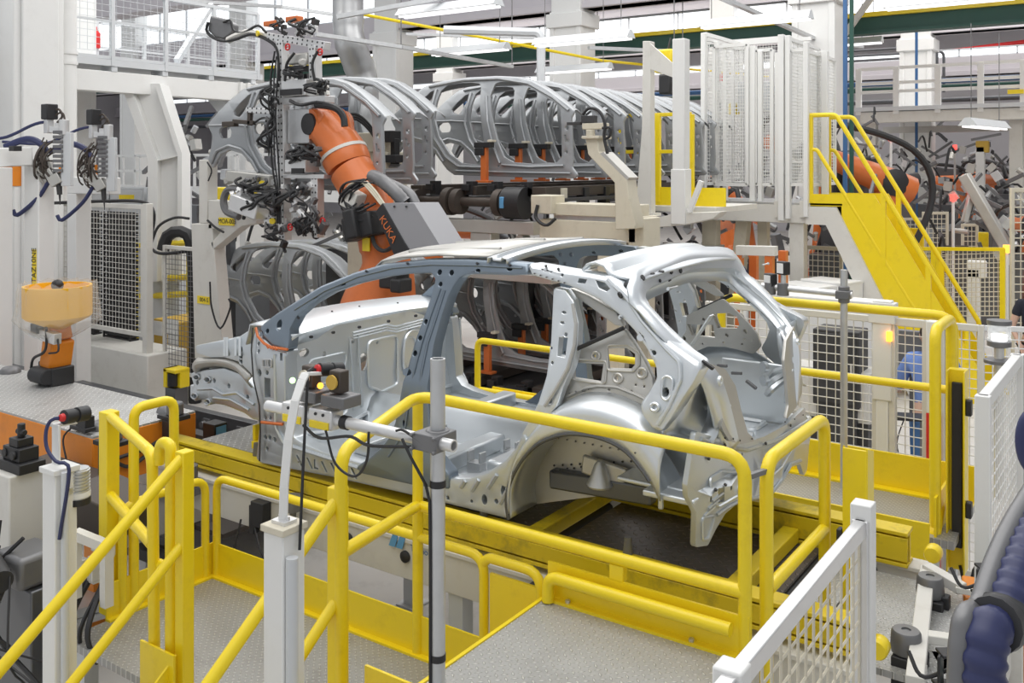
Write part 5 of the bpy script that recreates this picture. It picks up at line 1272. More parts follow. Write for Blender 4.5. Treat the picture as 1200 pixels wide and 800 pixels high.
# mezzanine, left
xm = -13.3
t = thing('mezzanine', (xm, 10, 4.5), 'white mezzanine walkway with grey mesh railing, above the cranked steel leg', 'mezzanine')
MB().b(xm - .25, xm, 4.5, 11.2, 4.42, 4.74).build('edge_beam', 'white', t, .01); MB().b(xm - 3.2, xm + .02, 4.5, 11.3, 4.82, 4.92).build('deck', 'paint_grey', t)
m = MB()
for y in [4.8 + i * .9 for i in range(8)]: m.b(xm - .3, xm + .01, y - .05, y + .05, 4.74, 4.82)
m.build('spacer', 'paint_grey', t)
for i in range(3):
    m = MB(); y = 11.12 - i * .16; m.b(xm - .02, xm + .06, y - .03, y + .03, 4.42, 4.75); m.build('end_plate', 'white', t)
def railing(nm, a, b, z0, z1, n, lab, m_='paint_grey', mesh=True, pitch=.12):
    a = V((a[0], a[1], 0)); b = V((b[0], b[1], 0)); t = thing(nm, (a.x, a.y, z0), lab, 'railing')
    m = MB()
    m.bar(a + V((0, 0, z1)), b + V((0, 0, z1)), .05); m.bar(a + V((0, 0, (z0 + z1) / 2 + .05)), b + V((0, 0, (z0 + z1) / 2 + .05)), .035); m.bar(a + V((0, 0, z0 + .03)), b + V((0, 0, z0 + .03)), .02, .05); m.build('rail', m_, t)
    for i in range(n + 1):
        q_ = a.lerp(b, i / n); MB().bar(q_ + V((0, 0, z0 - .1)), q_ + V((0, 0, z1)), .06).build('post', m_, t)
    if mesh:
        m = MB(); m.grid(a + V((0, 0, z0 + .12)), b - a, V((0, 0, z1 - z0 - .16)), round((b - a).length / pitch), round((z1 - z0) / pitch), .004); m.build('wire_mesh', m_, t)
    return t
railing('mezzanine_railing', (xm, 4.6), (xm, 11.2), 4.92, 6.0, 7, 'grey mesh railing along the front edge of the mezzanine above the cranked leg')
railing('mezzanine_railing', (xm - 3.1, 5.0), (xm - 3.1, 13), 4.92, 6.0, 8, 'grey railing along the back edge of the mezzanine above the cranked leg')
a = P(205, 70, d=16.5); T(MB().bar(P(207, 72, d=16), P(248, 6, d=17.5), .09).build('brace', 'paint_grey', None), 'slanting grey brace behind the grey mesh railing of the mezzanine', 'brace')
p = P(112, 47, d=17.5); t = thing('extinguisher', (p.x, p.y, 4.92), 'small red extinguisher hung behind the grey mesh mezzanine railing', 'extinguisher')
MB().lathe((p.x, p.y, p.z - .15), [(.08, 0), (.085, .02), (.085, .28), (.03, .34), (.025, .4)], Z, 14).build('bottle', 'red', t)
# H-section leg
d = 15; t = thing('cranked_stanchion', P(180, 280, d=d), 'white cranked steel leg carrying the mezzanine with grey mesh railing', 'leg')
ext = V((-sa, ca, 0))
m = MB(); m.prism([P(147, 96, d=d), P(183, 98, d=d), P(212, 183, d=d), P(212, 330, d=d), P(182, 330, d=d), P(183, 186, d=d)], ext * .03); m.build('web', 'white', t)
for pl in ([(140, 95), (151, 96), (184, 187), (184, 330), (174, 330), (173, 186)], [(181, 98), (187, 98), (213, 180), (213, 330), (208, 330), (208, 182)]):
    m = MB(); m.prism([P(u, v, d=d - .18) for u, v in pl], ext * .4); m.build('flange', 'white', t)
m = MB(); m.prism([P(183, 187, d=d - .15), P(212, 180, d=d - .15), P(212, 182, d=d - .15), P(183, 189, d=d - .15)], ext * .35); m.build('stiffener', 'white', t)
T(MB().bar(P(243, 104, d=16.5), P(266, 132, d=16.5), .2).build('brace', 'paint_grey', None), 'short grey diagonal brace under the end of the mezzanine, near the gripper', 'brace')
# far catwalks
for i, (y, z, lab) in enumerate([(17.8, 2.6, 'pale far catwalk with railings behind the cranked leg'), ]):
    t = thing('catwalk', (-22, y, z), lab, 'catwalk')
    MB().b(-34, -17, y, y + 1.5, z - .3, z).build('deck', 'white', t)
    for yy in (y, y + 1.5):
        m = MB()
        for h in (.5, 1.0): m.b(-34, -17, yy - .03, yy + .03, z + h - .03, z + h + .03)
        for k in range(17): m.b(-34 + k - .03, -34 + k + .03, yy - .03, yy + .03, z, z + 1)
        m.build('railing', 'white', t)
    for k in range(4): MB().b(-33 + 5 * k - .1, -33 + 5 * k + .1, y + .6, y + .8, 0, z - .3).build('leg', 'white', t)
# left lower machinery near the bottom left
t = thing('drive_unit', (-5.2, 2.5, 0), 'dark motor and gear unit with cables behind the white mast', 'machine')
p = P(30, 640, d=5.2)
m = MB(); m.b(p.x - .16, p.x + .12, p.y - .1, p.y + .15, p.z - .2, p.z - .02); m.build('gear_box', 'gunmetal', t, .03)
m = MB(); m.cyl(p + V((-.15, -.16, -.02)), p + V((.12, -.2, -.1)), .07, n=18); m.build('motor', 'dark', t)
m = MB(); m.box(p + V((.12, -.24, -.02)), .06, .05, .16); m.build('switch', 'cream', t, .008)
m = MB(); random.seed(11)
for i in range(10):
    a = p + V((random.uniform(-.3, .5), random.uniform(-.4, 0), random.uniform(-.2, .1))); b = p + V((random.uniform(-.4, .7), random.uniform(-.4, .1), random.uniform(-.7, -.3))); m.tube(cat([a, a.lerp(b, .5) + V((random.uniform(-.1, .1), -.1, -.1)), b], 14), random.choice((.006, .009, .012)), 6)
m.build('cable', 'black', t)
MB().b(p.x - .2, p.x + .15, p.y - .05, p.y + .2, 0, p.z - .2).build('stand', 'steel_dark', t, .01)
p = P(24, 525, d=5.6)
t = thing('valve_post', (p.x, p.y, 0), 'pale post topped with black valve blocks in front of the orange table', 'post')
MB().box((p.x, p.y, (p.z - .12) / 2), .22, .25, p.z - .12).build('post', 'offwhite', t, .01)
m = MB(); m.b(p.x - .14, p.x + .14, p.y - .08, p.y + .08, p.z - .12, p.z - .06); m.b(p.x - .09, p.x + .10, p.y - .06, p.y + .06, p.z - .06, p.z + .02); m.b(p.x - .04, p.x + .06, p.y - .05, p.y + .05, p.z + .02, p.z + .07); m.cyl((p.x + .01, p.y, p.z + .07), (p.x + .01, p.y, p.z + .15), .022); m.cyl((p.x - .03, p.y, p.z + .10), (p.x + .05, p.y, p.z + .10), .018); m.cyl((p.x - .06, p.y - .07, p.z - .02), (p.x - .06, p.y - .06, p.z - .02), .025); m.cyl((p.x + .05, p.y - .08, p.z - .02), (p.x + .05, p.y - .06, p.z - .02), .025); m.build('valve', 'black', t, .008)
m = MB(); q0 = P(2, 735, z=.35); m.bar(P(-20, 740, z=.35), P(150, 690, z=.35), .30, .06); m.bar(P(-20, 752, z=.30), P(150, 700, z=.30), .34, .03); m.bar(P(-20, 770, z=.15), P(150, 716, z=.15), .06, .3)
T(m.build('floor_channel', 'galv', None), 'galvanised cable channel on the floor behind the sloping stair rail', 'channel')
m = MB(); m.bar(P(100, 580, d=5.6), P(158, 606, d=5.45), .36, .2); m.bar(P(20, 560, d=6.2), P(110, 590, d=6), .5, .2); T(m.build('cable_duct', 'darkbrown', None, .01), 'dark covered duct under the orange table', 'duct')
m = MB(); m.bar(P(88, 625, d=5), P(125, 640, d=4.95), .05); m.bar(P(125, 640, d=4.95), P(125, 710, d=4.95), .05); m.bar(P(88, 625, d=5), P(88, 700, d=5), .05); T(m.build('angle_stand', 'offwhite', None), 'small pale angle frame under the orange table, beside the white mast', 'frame')
p = P(105, 655, d=5.1); t = thing('valve_island', p, 'cluster of white air valves and fittings on the pale angle frame', 'valve')
m = MB(); random.seed(4)
for i in range(10): m.box(p + V((random.uniform(-.15, .15), random.uniform(-.05, .05), random.uniform(-.12, .12))), .05, .05, .07)
m.build('valve', 'alu', t, .004)
m = MB()
for i in range(6):
    a = p + V((random.uniform(-.15, .15), 0, -.1)); b = p + V((random.uniform(-.15, .3), -.1, -.45)); m.tube(cat([a, a.lerp(b, .5) + V((.05, -.1, 0)), b], 12), .012, 6)
m.build('hose', 'black', t)
random.seed(7)
# ================================================================== BODY SIDE PANELS ON TWO STOREYS
YP = 9.85
O_ = [(460, 139), (470, 126), (480, 113), (491, 101), (500, 97), (512, 93.5), (537, 89.5), (570, 87.5), (595, 88.5), (615, 93.5), (635, 104), (650, 114), (662, 122), (672, 130), (668, 138), (669, 160), (670, 185), (669, 196), (676, 205), (672, 209), (600, 207.5), (532, 205), (524, 199), (517, 189), (510, 179), (500, 169.5), (487, 166), (476, 170), (470, 179), (467, 186), (461, 176), (464, 166), (466, 151)]
F1 = [(572, 97), (578, 95), (590, 94.5), (610, 100), (630, 110), (650, 122), (655, 129), (656.5, 150), (657, 184), (650, 191), (625, 192), (600, 190), (589, 184), (582, 167), (575, 140), (570, 112)]
F2 = [(557, 101), (554, 97), (545, 96), (532, 96.5), (518, 99), (512, 106), (510, 120), (510, 140), (515, 160), (527, 180), (541, 191), (560, 193), (566, 191), (567, 180), (565, 155), (560, 125)]
F3 = [(510, 103.5), (501, 107), (493, 117), (488, 125), (490, 129), (497, 131.5), (501, 124), (505, 113)]
F4 = [(475, 142), (486, 141), (489, 146), (488, 153), (477, 153.5), (474, 148)]
def pp(u, v): q = P(u, v, y=YP); return (q.x, q.z)
zr = pp(570, 88)[1]; zs = pp(600, 207)[1]; zm = (zr + zs) / 2
def bend(x, z, w): return V((x, YP - w + .42 * max(0, (z - zm)) ** 2 + .05 * math.sin((x + 8) * 1.1), z))
def hole2(u, v, r): return circ(pp(u, v), r, 8)
fl = [smooth([pp(*q) for q in f], .05) for f in (F1, F2, F3, F4)]
fl += [hole2(663, 150, .03), hole2(664, 165, .02), hole2(662, 178, .02), [pp(660, 158), pp(662, 158), pp(663, 166), pp(661, 166)], hole2(560, 160, .015), hole2(583, 195, .015)]
zc2 = [((0, z, 0), (0, 1, 0)) for z in (zm + .1 * k for k in range(-1, 7))] + [((x, 0, 0), (1, 0, 0)) for x in (-8.2, -7.7, -7.2, -6.7)]
ctr = pp(570, 150)
PB = V((ctr[0], YP, zs))
m = MB()
def pe(u, v, w=.03): x, z = pp(u, v); return bend(x, z, w)
m.tube([pe(*q) for q in ((507, 104), (506, 125), (506, 143), (511, 162), (524, 184), (538, 195), (565, 196))], .022, 6, .08)
m.tube([pe(*q) for q in ((585, 191), (577, 170), (571, 143), (566, 112))], .018, 6, .08)
m.tube([pe(*q) for q in ((587, 193), (620, 195.5), (660, 194))], .018, 6, .08)
m.tube([pe(*q) for q in ((535, 200), (600, 202), (668, 203))], .016, 6, .08)
m.tube([pe(*q) for q in ((498, 101), (535, 93), (575, 91), (612, 97), (645, 114), (665, 129))], .02, 6, .08)
m.tube([pe(*q) for q in ((466, 180), (472, 167), (487, 161), (502, 165), (514, 177), (521, 189))], .02, 6, .08)
m.tube([pe(*q) for q in ((463, 140), (490, 139), (508, 140))], .012, 6, .03)
fl_ = resample([bend(*pp(*q), 0) for q in ((462, 137), (470, 126), (480, 113), (491, 101), (500, 97), (512, 93.5), (537, 89.5), (570, 87.8), (595, 89), (615, 94), (635, 104), (650, 114), (661, 122), (669, 129))], 30)
m.loft([fl_, [p + V((0, .10, .012)) for p in fl_], [p + V((0, .26, -.05)) for p in fl_], [p + V((0, .27, -.09)) for p in fl_]])
panel0 = plate('car_side_pressing', 'panel', smooth([pp(*q) for q in O_], .04), fl, .035, bend, None, .012, zc2, base=PB, extra=m)
T(panel0, 'x', 'car panel', 'stacked grey body side panels')
def panel(d, lab): 
    o = dup(panel0, d); o['label'] = lab; return o
pitch = [0, .78, 1.36, 1.92, 2.45, 2.97, 3.48, 3.98, 4.47, 4.95]
panel0['label'] = 'grey car side pressing at the front of the upper row, its whole outline in view'
nth = ['', 'second', 'third', 'fourth', 'fifth', 'sixth', 'seventh', 'eighth', 'ninth', 'tenth']
for i, dy in enumerate(pitch[1:], 1):
    panel((0, dy, 0), 'grey body side panel in the upper row, %s behind the front one' % nth[i] if i < 9 else 'grey body side panel in the upper row, at the very back')
DZ = -2.45
for i, dy in enumerate(pitch[:8]):
    panel((.05, dy, DZ), ['grey car side pressing at the front of the lower row, seen through the car doors'][0] if i == 0 else 'grey body side panel in the lower row, %s behind its front one' % nth[i])
# left groups, nearer the robot
def move_to(u, v, y):
    a = P(460, 139, y=YP); b = P(u, v, y=y); return b - a
LU = [((247, 146), 7.6, 'grey body side panel behind the gripper, upper level, front one'), ((288, 142), 8.3, 'grey body side panel behind the gripper, upper level, middle one'), ((318, 140), 9.0, 'grey body side panel behind the gripper, upper level, back one')]
for uv, y, lab in LU: panel(move_to(*uv, y), lab)
LL = [((248, 322), 9.0, 'grey body side panel under the gripper, lower level, front one'), ((285, 318), 9.7, 'grey body side panel under the gripper, lower level, second one'), ((320, 315), 10.4, 'grey body side panel under the gripper, lower level, third one'), ((350, 313), 11.1, 'grey body side panel under the gripper, lower level, back one')]
for uv, y, lab in LL: panel(move_to(*uv, y), lab)

# clamps: orange uprights with a black head
def clamp(x, y, z, h, lab, grp_):
    t = thing('panel_clamp', (x, y, z), lab, 'clamp', grp_)
    MB().b(x - .045, x + .045, y - .03, y + .03, z + .03, z + h).build('upright', 'orange', t, .004); 
    MB().b(x - .10, x + .10, y - .06, y + .06, z, z + .03).build('foot', 'orange', t, .004)
    m = MB(); m.b(x - .14, x + .12, y - .05, y + .05, z + h, z + h + .07); m.b(x - .12, x + .02, y - .06, y + .04, z + h - .10, z + h); m.build('head', 'black', t, .006)
    MB().b(x + .08, x + .15, y - .05, y + .05, z + h + .07, z + h + .10).build('pad', 'cream', t, .004)
    return t
xc = P(569, 190, y=YP - .1).x; z0 = P(569, 214, y=YP - .1).z; h = P(569, 173, y=YP - .1).z - z0
c0 = clamp(xc, YP - .12, z0, h, 'orange panel clamp in front of the upper row of grey panels', 'orange clamps of the panel rows')
nthc = nth
for i, dy in enumerate(pitch[1:9], 1): dup(c0, (0, dy, 0), 'orange panel clamp of the upper row, %s behind the front one' % nth[i])
for i, dy in enumerate(pitch[:7]): dup(c0, (.05, dy, DZ), 'orange panel clamp of the lower row, ' + ('the nearest, seen through the car door' if i == 0 else '%s behind its nearest' % nth[i]))
# carrier conveyors of both storeys
def carrier(dz, lab, upper):
    t = thing('panel_conveyor', (-7.2, 12.5, z0 + dz - .7), lab, 'conveyor')
    for x in (xc - 1.0, xc + .95, xc - .1):
        m = MB(); m.b(x - .10, x + .10, YP - .3, YP + 5.3, z0 + dz - .16, z0 + dz - .04); m.build('chain_rail', 'darkbrown', t, .005)
    m = MB(); m.b(xc - 1.35, xc + 1.2, YP - .28, YP + 5.3, z0 + dz - .22, z0 + dz - .18); m.build('tray', 'dark', t)
    ys_ = YP - .35; zs_ = z0 + dz - .24
    m = MB(); m.cyl((xc - 1.05, ys_, zs_), (xc + .55, ys_, zs_), .06, n=12); m.build('drive_shaft', 'darkbrown', t)
    for k, (dx, r) in enumerate(((-.95, .15), (-.38, .18), (-.24, .165), (.42, .17))):
        m = MB(); m.lathe((xc + dx, ys_, zs_), [(r * .4, -.06), (r, -.05), (r, .05), (r * .4, .06)], (1, 0, 0), 22); m.build('sprocket', 'darkbrown', t)
    m = MB(); m.cyl((xc + .52, ys_, zs_), (xc + .80, ys_, zs_), .20, n=22); m.build('gear_motor', 'black', t)
    m = MB(); m.b(xc + .54, xc + .60, ys_ - .21, ys_ - .17, zs_ - .06, zs_ + .08); m.build('motor_tag', 'blue_lit', t, .01)
    for i in range(9):
        y = YP + .1 + i * .55
        m = MB(); m.b(xc + .95, xc + 1.08, y - .06, y + .06, zs_ - .22, zs_ + .18); m.build('bracket', 'black' if i % 3 else 'cream', t, .004)
    for dx in (-.7, -.1, .3, .75):
        m = MB(); m.b(xc + dx - .05, xc + dx + .05, YP - .32, YP - .2, z0 + dz - .16, z0 + dz + .02); m.b(xc + dx - .09, xc + dx + .02, YP - .36, YP - .3, z0 + dz - .1, z0 + dz - .02); m.build('stop_block', 'black', t, .004)
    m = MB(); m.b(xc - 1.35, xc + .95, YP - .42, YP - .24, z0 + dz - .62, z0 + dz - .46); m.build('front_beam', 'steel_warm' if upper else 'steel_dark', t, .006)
    return t
t = carrier(0, 'dark upper panel conveyor with drive shaft and sprockets under the front grey panel', True)
m = MB(); m.b(xc - .02, xc + .3, YP - .4, YP - .2, z0 - 1.12, z0 - .62); m.build('support_column', 'steel_warm', t, .01)
for s, x1 in ((-1, xc - .75), (1, xc + .98)):
    MB().bar((xc + .14 + s * .12, YP - .3, z0 - 1.10), (x1 - s * .2, YP - .3, z0 - .66), .16, .16, (0, 1, 0)).build('strut', 'steel_warm', t, .006)
MB().b(xc - 1.3, xc + 1.2, YP - .4, YP + 5, z0 - 1.2, z0 - 1.1).build('storey_beam', 'steel_warm', t, .01)
for x in (xc - 1.9, xc + 1.9):
    for y in (YP - .1, YP + 4.9): MB().b(x - .08, x + .08, y - .08, y + .08, 0, z0 - .5).build('leg', 'cream', t, .01)
carrier(DZ, 'dark lower panel conveyor with drive shaft, seen through the car door opening', False)
# cream machine base to the right of the upper conveyor
yb = 9.2
def q(u, v, y=yb): return P(u, v, y=y)
t = thing('lift_stand', (q(690, 300).x, yb, 0), 'cream welded lift frame beside the upper panel conveyor motor', 'frame')
def bx(u0, u1, v0, v1, nm, m_='cream', dy=0, dp=.4, bev=.01):
    a = q(u0, v1, yb + dy); b = q(u1, v0, yb + dy); return MB().b(a.x, b.x, a.y, a.y + dp, a.z, b.z).build(nm, m_, t, bev)
bx(648, 742, 240.5, 252, 'top_beam'); bx(650, 735, 254, 260, 'rail', 'galv', .05); bx(632, 745, 261, 279, 'lower_beam'); bx(700, 724, 279, 330, 'leg'); bx(736, 755, 256, 300, 'leg'); bx(736, 752, 254, 330, 'leg', dy=.1)
m = MB(); m.prism([q(648, 279), q(682, 279), q(690, 292), q(662, 290)], (0, .3, 0)); m.build('gusset', 'cream', t)
bx(622, 646, 229, 250, 'side_box', 'cream', -.1, .3); 
m = MB(); m.tube(cat([q(630, 240, yb - .12), q(628, 255, yb - .14), q(640, 264, yb - .14), q(651, 256, yb - .1)], 16), .02, 6); m.build('cable', 'black', t)
# bent cream arm with a sensor
t = thing('sensor_boom', (q(735, 260).x, 9.0, q(735, 268).z), 'cream cranked arm with a sensor head in front of the upper panel row', 'arm')
ya = 9.0
def qa(u, v): return P(u, v, y=ya)
m = MB(); m.prism([qa(686, 162), qa(700, 162), qa(702, 178), qa(735, 211), qa(737, 230), qa(745, 262), qa(744, 268), qa(721, 269), qa(720, 214), qa(689, 181)], (0, .22, 0)); m.build('arm', 'cream', t, .01)
m = MB(); m.prism([qa(703, 180), qa(707, 178), qa(737, 208), qa(735, 211)], (0, .22, 0)); m.build('arm_edge', 'steel_warm', t)
m = MB(); m.b(qa(684, 0).x, qa(704, 0).x, ya - .05, ya + .25, qa(700, 162.5).z, qa(700, 159).z); m.cyl(qa(692, 160), qa(692, 152), .05); m.b(qa(682, 0).x, qa(708, 0).x, ya, ya + .12, qa(700, 151).z, qa(700, 144).z); m.build('mount', 'cream', t, .006)
m = MB(); m.b(qa(664, 0).x, qa(680, 0).x, ya, ya + .05, qa(700, 145.5).z, qa(700, 142).z); m.b(qa(681, 0).x, qa(696, 0).x, ya, ya + .08, qa(700, 143.5).z, qa(700, 135).z); m.build('sensor', 'dark', t, .004)
m = MB(); m.tube(cat([qa(683, 134), qa(690, 127), qa(702, 130), qa(709, 145), qa(708, 160), qa(712, 180)], 24), .018, 6); m.tube(cat([qa(706, 150), qa(716, 150), qa(714, 160), qa(708, 163)], 14), .016, 6); m.build('cable', 'black', t)
# ================================================================== THE ROBOT
yr = 7.55
def r(u, v, dy=0): return P(u, v, y=yr + dy)
t = thing('industrial_robot', (r(440, 350).x, yr, .5), 'large orange robot arm in the middle holding up the grey perforated gripper frame', 'robot')
m = MB()
pts = [r(446, 400), r(445, 375), r(446, 352), r(450, 335), r(453, 318), r(452, 295), r(448, 272), r(441, 250)]
m.tube(cat(pts, 30), .3, 24, rs=[.62 - .36 * min(1, (i / 18)) ** .8 + (.02 if i > 20 else 0) for i in range(30)]); m.build('lower_arm', 'orange', t)
MB().cyl((r(446, 410).x, yr, 0), r(446, 385), .7, .55, 24).build('base', 'orange', t)
m = MB(); pts = [r(440, 262), r(432, 238), r(424, 220), r(412, 200)]; m.tube(cat(pts, 14), .25, 24, rs=[.25, .25, .255, .26, .265, .27, .27, .265, .26, .255, .25, .25, .25, .25]); m.build('forearm', 'orange', t)
m = MB(); a = r(404, 183); b = r(402.5, 179.5); m.cyl(a, b, .275, .275, 28); o = m.build('joint_ring', 'offwhite', t)
m = MB(); pts = [r(410, 196), r(403, 180), r(396, 166)]; m.tube(cat(pts, 8), .25, 24, rs=[.25, .262, .265, .265, .262, .255, .245, .24]); m.tube(cat([r(398, 172), r(388, 158, -.02), r(376, 146, -.04)], 10), .2, 18, rs=[.24, .24, .23, .22, .215, .21, .21, .205, .2, .2]); m.build('wrist', 'orange', t)
m = MB(); m.tube(cat([r(404, 176, .05), r(404, 160, .1), r(398, 142, .1), r(388, 135, .08)], 12), .13, 16, rs=[.17, .16, .15, .14, .13, .13, .13, .13, .13, .13, .13, .12]); m.build('wrist_fork', 'orange', t)
m = MB(); ax = V((-.116, -.993, 0)); c = r(378, 146, -.02); m.lathe(c - ax * .22, [(.13, -.12), (.17, -.1), (.18, 0), (.18, .36), (.165, .40), (.12, .40)], ax, 26); m.build('wrist_drum', 'orange', t)
MB().lathe(c + ax * .18, [(.125, 0), (.12, .03), (.05, .035)], ax, 26).build('drum_cap', 'black', t)
m = MB(); m.lathe(r(360, 150, .05), [(.18, -.02), (.2, 0), (.2, .10), (.15, .12), (.15, .22)], V((-ca, -sa, 0)), 24); m.build('tool_flange', 'black', t)
# motors, hoses, cover box
m = MB(); m.box(r(427, 265, -.28), .42, .26, .26, m=Matrix.Rotation(-.25, 3, 'Y')); m.box(r(418, 262, -.36), .16, .24, .32, m=Matrix.Rotation(-.25, 3, 'Y')); m.build('motor', 'black', t, .025)
m = MB(); m.box(r(414, 234, -.3), .2, .16, .2, m=Matrix.Rotation(.4, 3, 'Y')); m.build('valve_box', 'offwhite', t, .01)
pl = [r(448, 238, -.42), r(485, 238, -.42), r(517, 290, -.42), r(510, 300, -.42), r(482, 302, -.42), r(474, 284, -.42)]
m = MB(); m.prism(pl, (.04, .34, 0)); o = m.build('cover_box', 'grey_cover', t)
side = [r(448, 238, -.43), r(440, 248, -.43), r(463, 302, -.43), r(486, 302, -.43), r(474, 284, -.43)]
m = MB(); m.prism(side, (.0, .30, 0)); o = m.build('cover_side', 'black', t, .004)
xd = (r(461, 278) - r(450, 258)).normalized(); 
txt('maker_lettering', 'KUKA', .115, r(454.5, 268.5, -.436), frame_of(xd, (1, 0, .6)), 'orange', o, .001)
for u, v in ((462, 242), (476, 242)): MB().cyl(r(u, v, -.425), r(u, v, -.435), .012, n=8).build('bolt', 'dark', t)
m = MB(); m.tube(cat([r(436, 206, -.2), r(448, 212, -.25), r(462, 224, -.25), r(474, 237, -.2)], 20), .07, 10, rs=[.07 + .006 * (i % 2) for i in range(20)]); m.tube(cat([r(440, 208, -.1), r(466, 220, -.1), r(480, 228, -.1), r(487, 240, -.1)], 20), .06, 10); m.build('hose_pack', 'gunmetal', t)
m = MB(); random.seed(5)
for i in range(9):
    a = r(428 + random.uniform(-3, 12), 212 + random.uniform(-3, 4), -.3); b = r(random.uniform(398, 412), random.uniform(222, 246), -.34); e = r(random.uniform(414, 445), random.uniform(238, 254), -.36)
    m.tube(cat([a, a.lerp(b, .6) + V((0, -.08, .06)), b, b.lerp(e, .6) + V((0, -.06, -.08)), e], 20), random.choice((.01, .013)), 6)
m.build('cable_loop', 'black', t)
m = MB()
for i in range(3):
    a = r(424 + i * 3, 213, -.32); m.tube(cat([a, r(435 + i * 3, 225, -.36), r(447 + i * 2, 240, -.4)], 12), .012, 6); m.tube(cat([a, r(410, 216 + 2 * i, -.34), r(402, 228 + 3 * i, -.34)], 12), .01, 6)
m.build('wire', 'cream', t)
m = MB(); m.tube(cat([r(436, 276, -.3), r(440, 288, -.3), r(450, 294, -.32), r(462, 288, -.34)], 14), .022, 6); m.build('cable_clip', 'dark', t)
m = MB(); m.b(r(452, 283).x - .05, r(452, 283).x + .05, yr - .31, yr - .295, r(452, 284).z - .07, r(452, 284).z + .07); m.build('warning_sticker', 'yellow', t)
m = MB(); m.box(r(462, 327, -.3), .24, .22, .18); m.box(r(470, 334, -.34), .14, .2, .14); m.build('axis_motor', 'black', t, .02)
# ---- gripper
yg = 7.35
def g_(u, v, dy=0): return P(u, v, y=yg + dy)
t = thing('robot_gripper', g_(350, 180), 'tall grey perforated gripper frame with clamps and hoses, carried by the orange robot', 'gripper')
def perf(a, b, nm='perforated_beam', w_=.105, mm='alu', up=(0, 1, 0), n=None):
    """square aluminium section with rows of dark drilled holes"""
    o = MB().bar(a, b, w_, w_, up).build(nm, mm, t, .004)
    d = b - a; L = d.length; d = d.normalized(); n = n or max(3, int(L / .075)); m = MB()
    f = V((0, -1, 0)); sdir = d.cross(f).normalized(); 
    for i in range(n):
        c = a + d * L * (i + .5) / n
        for s in (-.024, .024): m.cyl(c + f * (w_ / 2 - .003) + sdir * s, c + f * (w_ / 2 + .001) + sdir * s, .013, n=6)
    m.build('drilled_hole', 'dark', o)['kind'] = 'stuff'
    return o
perf(g_(331, 48), g_(334, 281)); perf(g_(369, 54), g_(370, 94)); perf(g_(372, 205), g_(372, 278)); perf(g_(316, 43), g_(384, 54), w_=.09); perf(g_(290, 129), g_(327, 131), w_=.06); perf(g_(306, 214), g_(332, 214), w_=.07); perf(g_(312, 258), g_(338, 259), w_=.07); perf(g_(326, 94), g_(327, 210), w_=.07); perf(g_(323, 92), g_(323, 108), w_=.06)
m = MB(); m.b(g_(337, 0).x, g_(366, 0).x, yg - .1, yg + .1, g_(350, 113).z, g_(350, 94).z); m.build('valve_terminal', 'alu', t, .008)
m = MB(); m.b(g_(338, 0).x, g_(362, 0).x, yg - .13, yg - .1, g_(350, 112).z, g_(350, 105).z); m.b(g_(342, 0).x, g_(362, 0).x, yg - .1, yg, g_(350, 85).z, g_(350, 78).z); m.build('valve_base', 'black', t, .004)
m = MB(); m.b(g_(335, 0).x, g_(385, 0).x, yg - .06, yg + .1, g_(350, 122).z, g_(350, 114).z); m.build('cross_plate', 'alu', t, .006)
m = MB(); m.b(g_(337, 0).x, g_(362, 0).x, yg, yg + .2, g_(350, 168).z, g_(350, 128).z); m.build('wrist_plate', 'galv', t, .008)
m = MB(); m.b(g_(336, 0).x, g_(384, 0).x, yg - .06, yg + .06, g_(350, 209).z, g_(350, 204).z); m.build('cross_plate', 'alu', t, .006)
m = MB(); m.b(g_(343, 0).x, g_(367, 0).x, yg - .12, yg + .1, g_(350, 202).z, g_(350, 187).z); m.build('valve_terminal', 'alu', t, .008)
m = MB(); m.b(g_(352, 0).x, g_(366, 0).x, yg - .14, yg - .11, g_(350, 203).z, g_(350, 197).z); m.build('connector', 'black', t, .004)
m = MB(); m.b(g_(341, 0).x, g_(364, 0).x, yg - .06, yg + .06, g_(350, 76).z, g_(350, 63).z); m.cyl(g_(355, 73, -.1), g_(355, 73, 0), .05); m.build('tool_block', 'steel_warm', t, .02)
# clamp clusters
def clutter(par, c, n, ru, rv, nm, mats, smin=.03, smax=.09, hose=5, seed=1, fn=g_):
    random.seed(seed)
    for k, mm in enumerate(mats):
        for i in range(n):
            p = fn(c[0] + random.uniform(-ru, ru), c[1] + random.uniform(-rv, rv), random.uniform(-.15, .1)); s = [random.uniform(smin, smax) for _ in range(3)]; m = MB()
            if random.random() < .4: m.cyl(p, p + V((random.uniform(-.1, .1), random.uniform(-.06, .02), random.uniform(-.12, .12))), s[0] * .5, n=8)
            else: m.box(p, *s, m=Matrix.Rotation(random.uniform(-.6, .6), 3, 'Y'))
            m.build(nm[k], mm, par, .004)
    if hose:
        m = MB()
        for i in range(hose):
            a = fn(c[0] + random.uniform(-ru, ru), c[1] - rv * random.uniform(.2, 1), -.12); b = fn(c[0] + random.uniform(-ru, ru), c[1] + rv * random.uniform(.2, 1), -.12)
            m.tube(cat([a, a.lerp(b, .3) + V((random.uniform(-.15, .15), -.08, 0)), a.lerp(b, .7) + V((random.uniform(-.15, .15), -.08, 0)), b], 16), random.choice((.009, .013, .018)), 6)
        m.build('hose', 'black', par)
clutter(t, (352, 86), 6, 14, 6, ('fitting', 'clamp_block'), ('alu', 'dark'), seed=1)
clutter(t, (377, 101), 6, 7, 9, ('fitting', 'clamp_block'), ('steel_warm', 'black'), .03, .06, 9, seed=2)
clutter(t, (358, 182), 8, 20, 9, ('fitting', 'clamp_block'), ('gunmetal', 'black'), .03, .08, 9, seed=3)
clutter(t, (328, 275), 6, 10, 12, ('fitting', 'clamp_block'), ('gunmetal', 'black'), .03, .08, 4, seed=4)
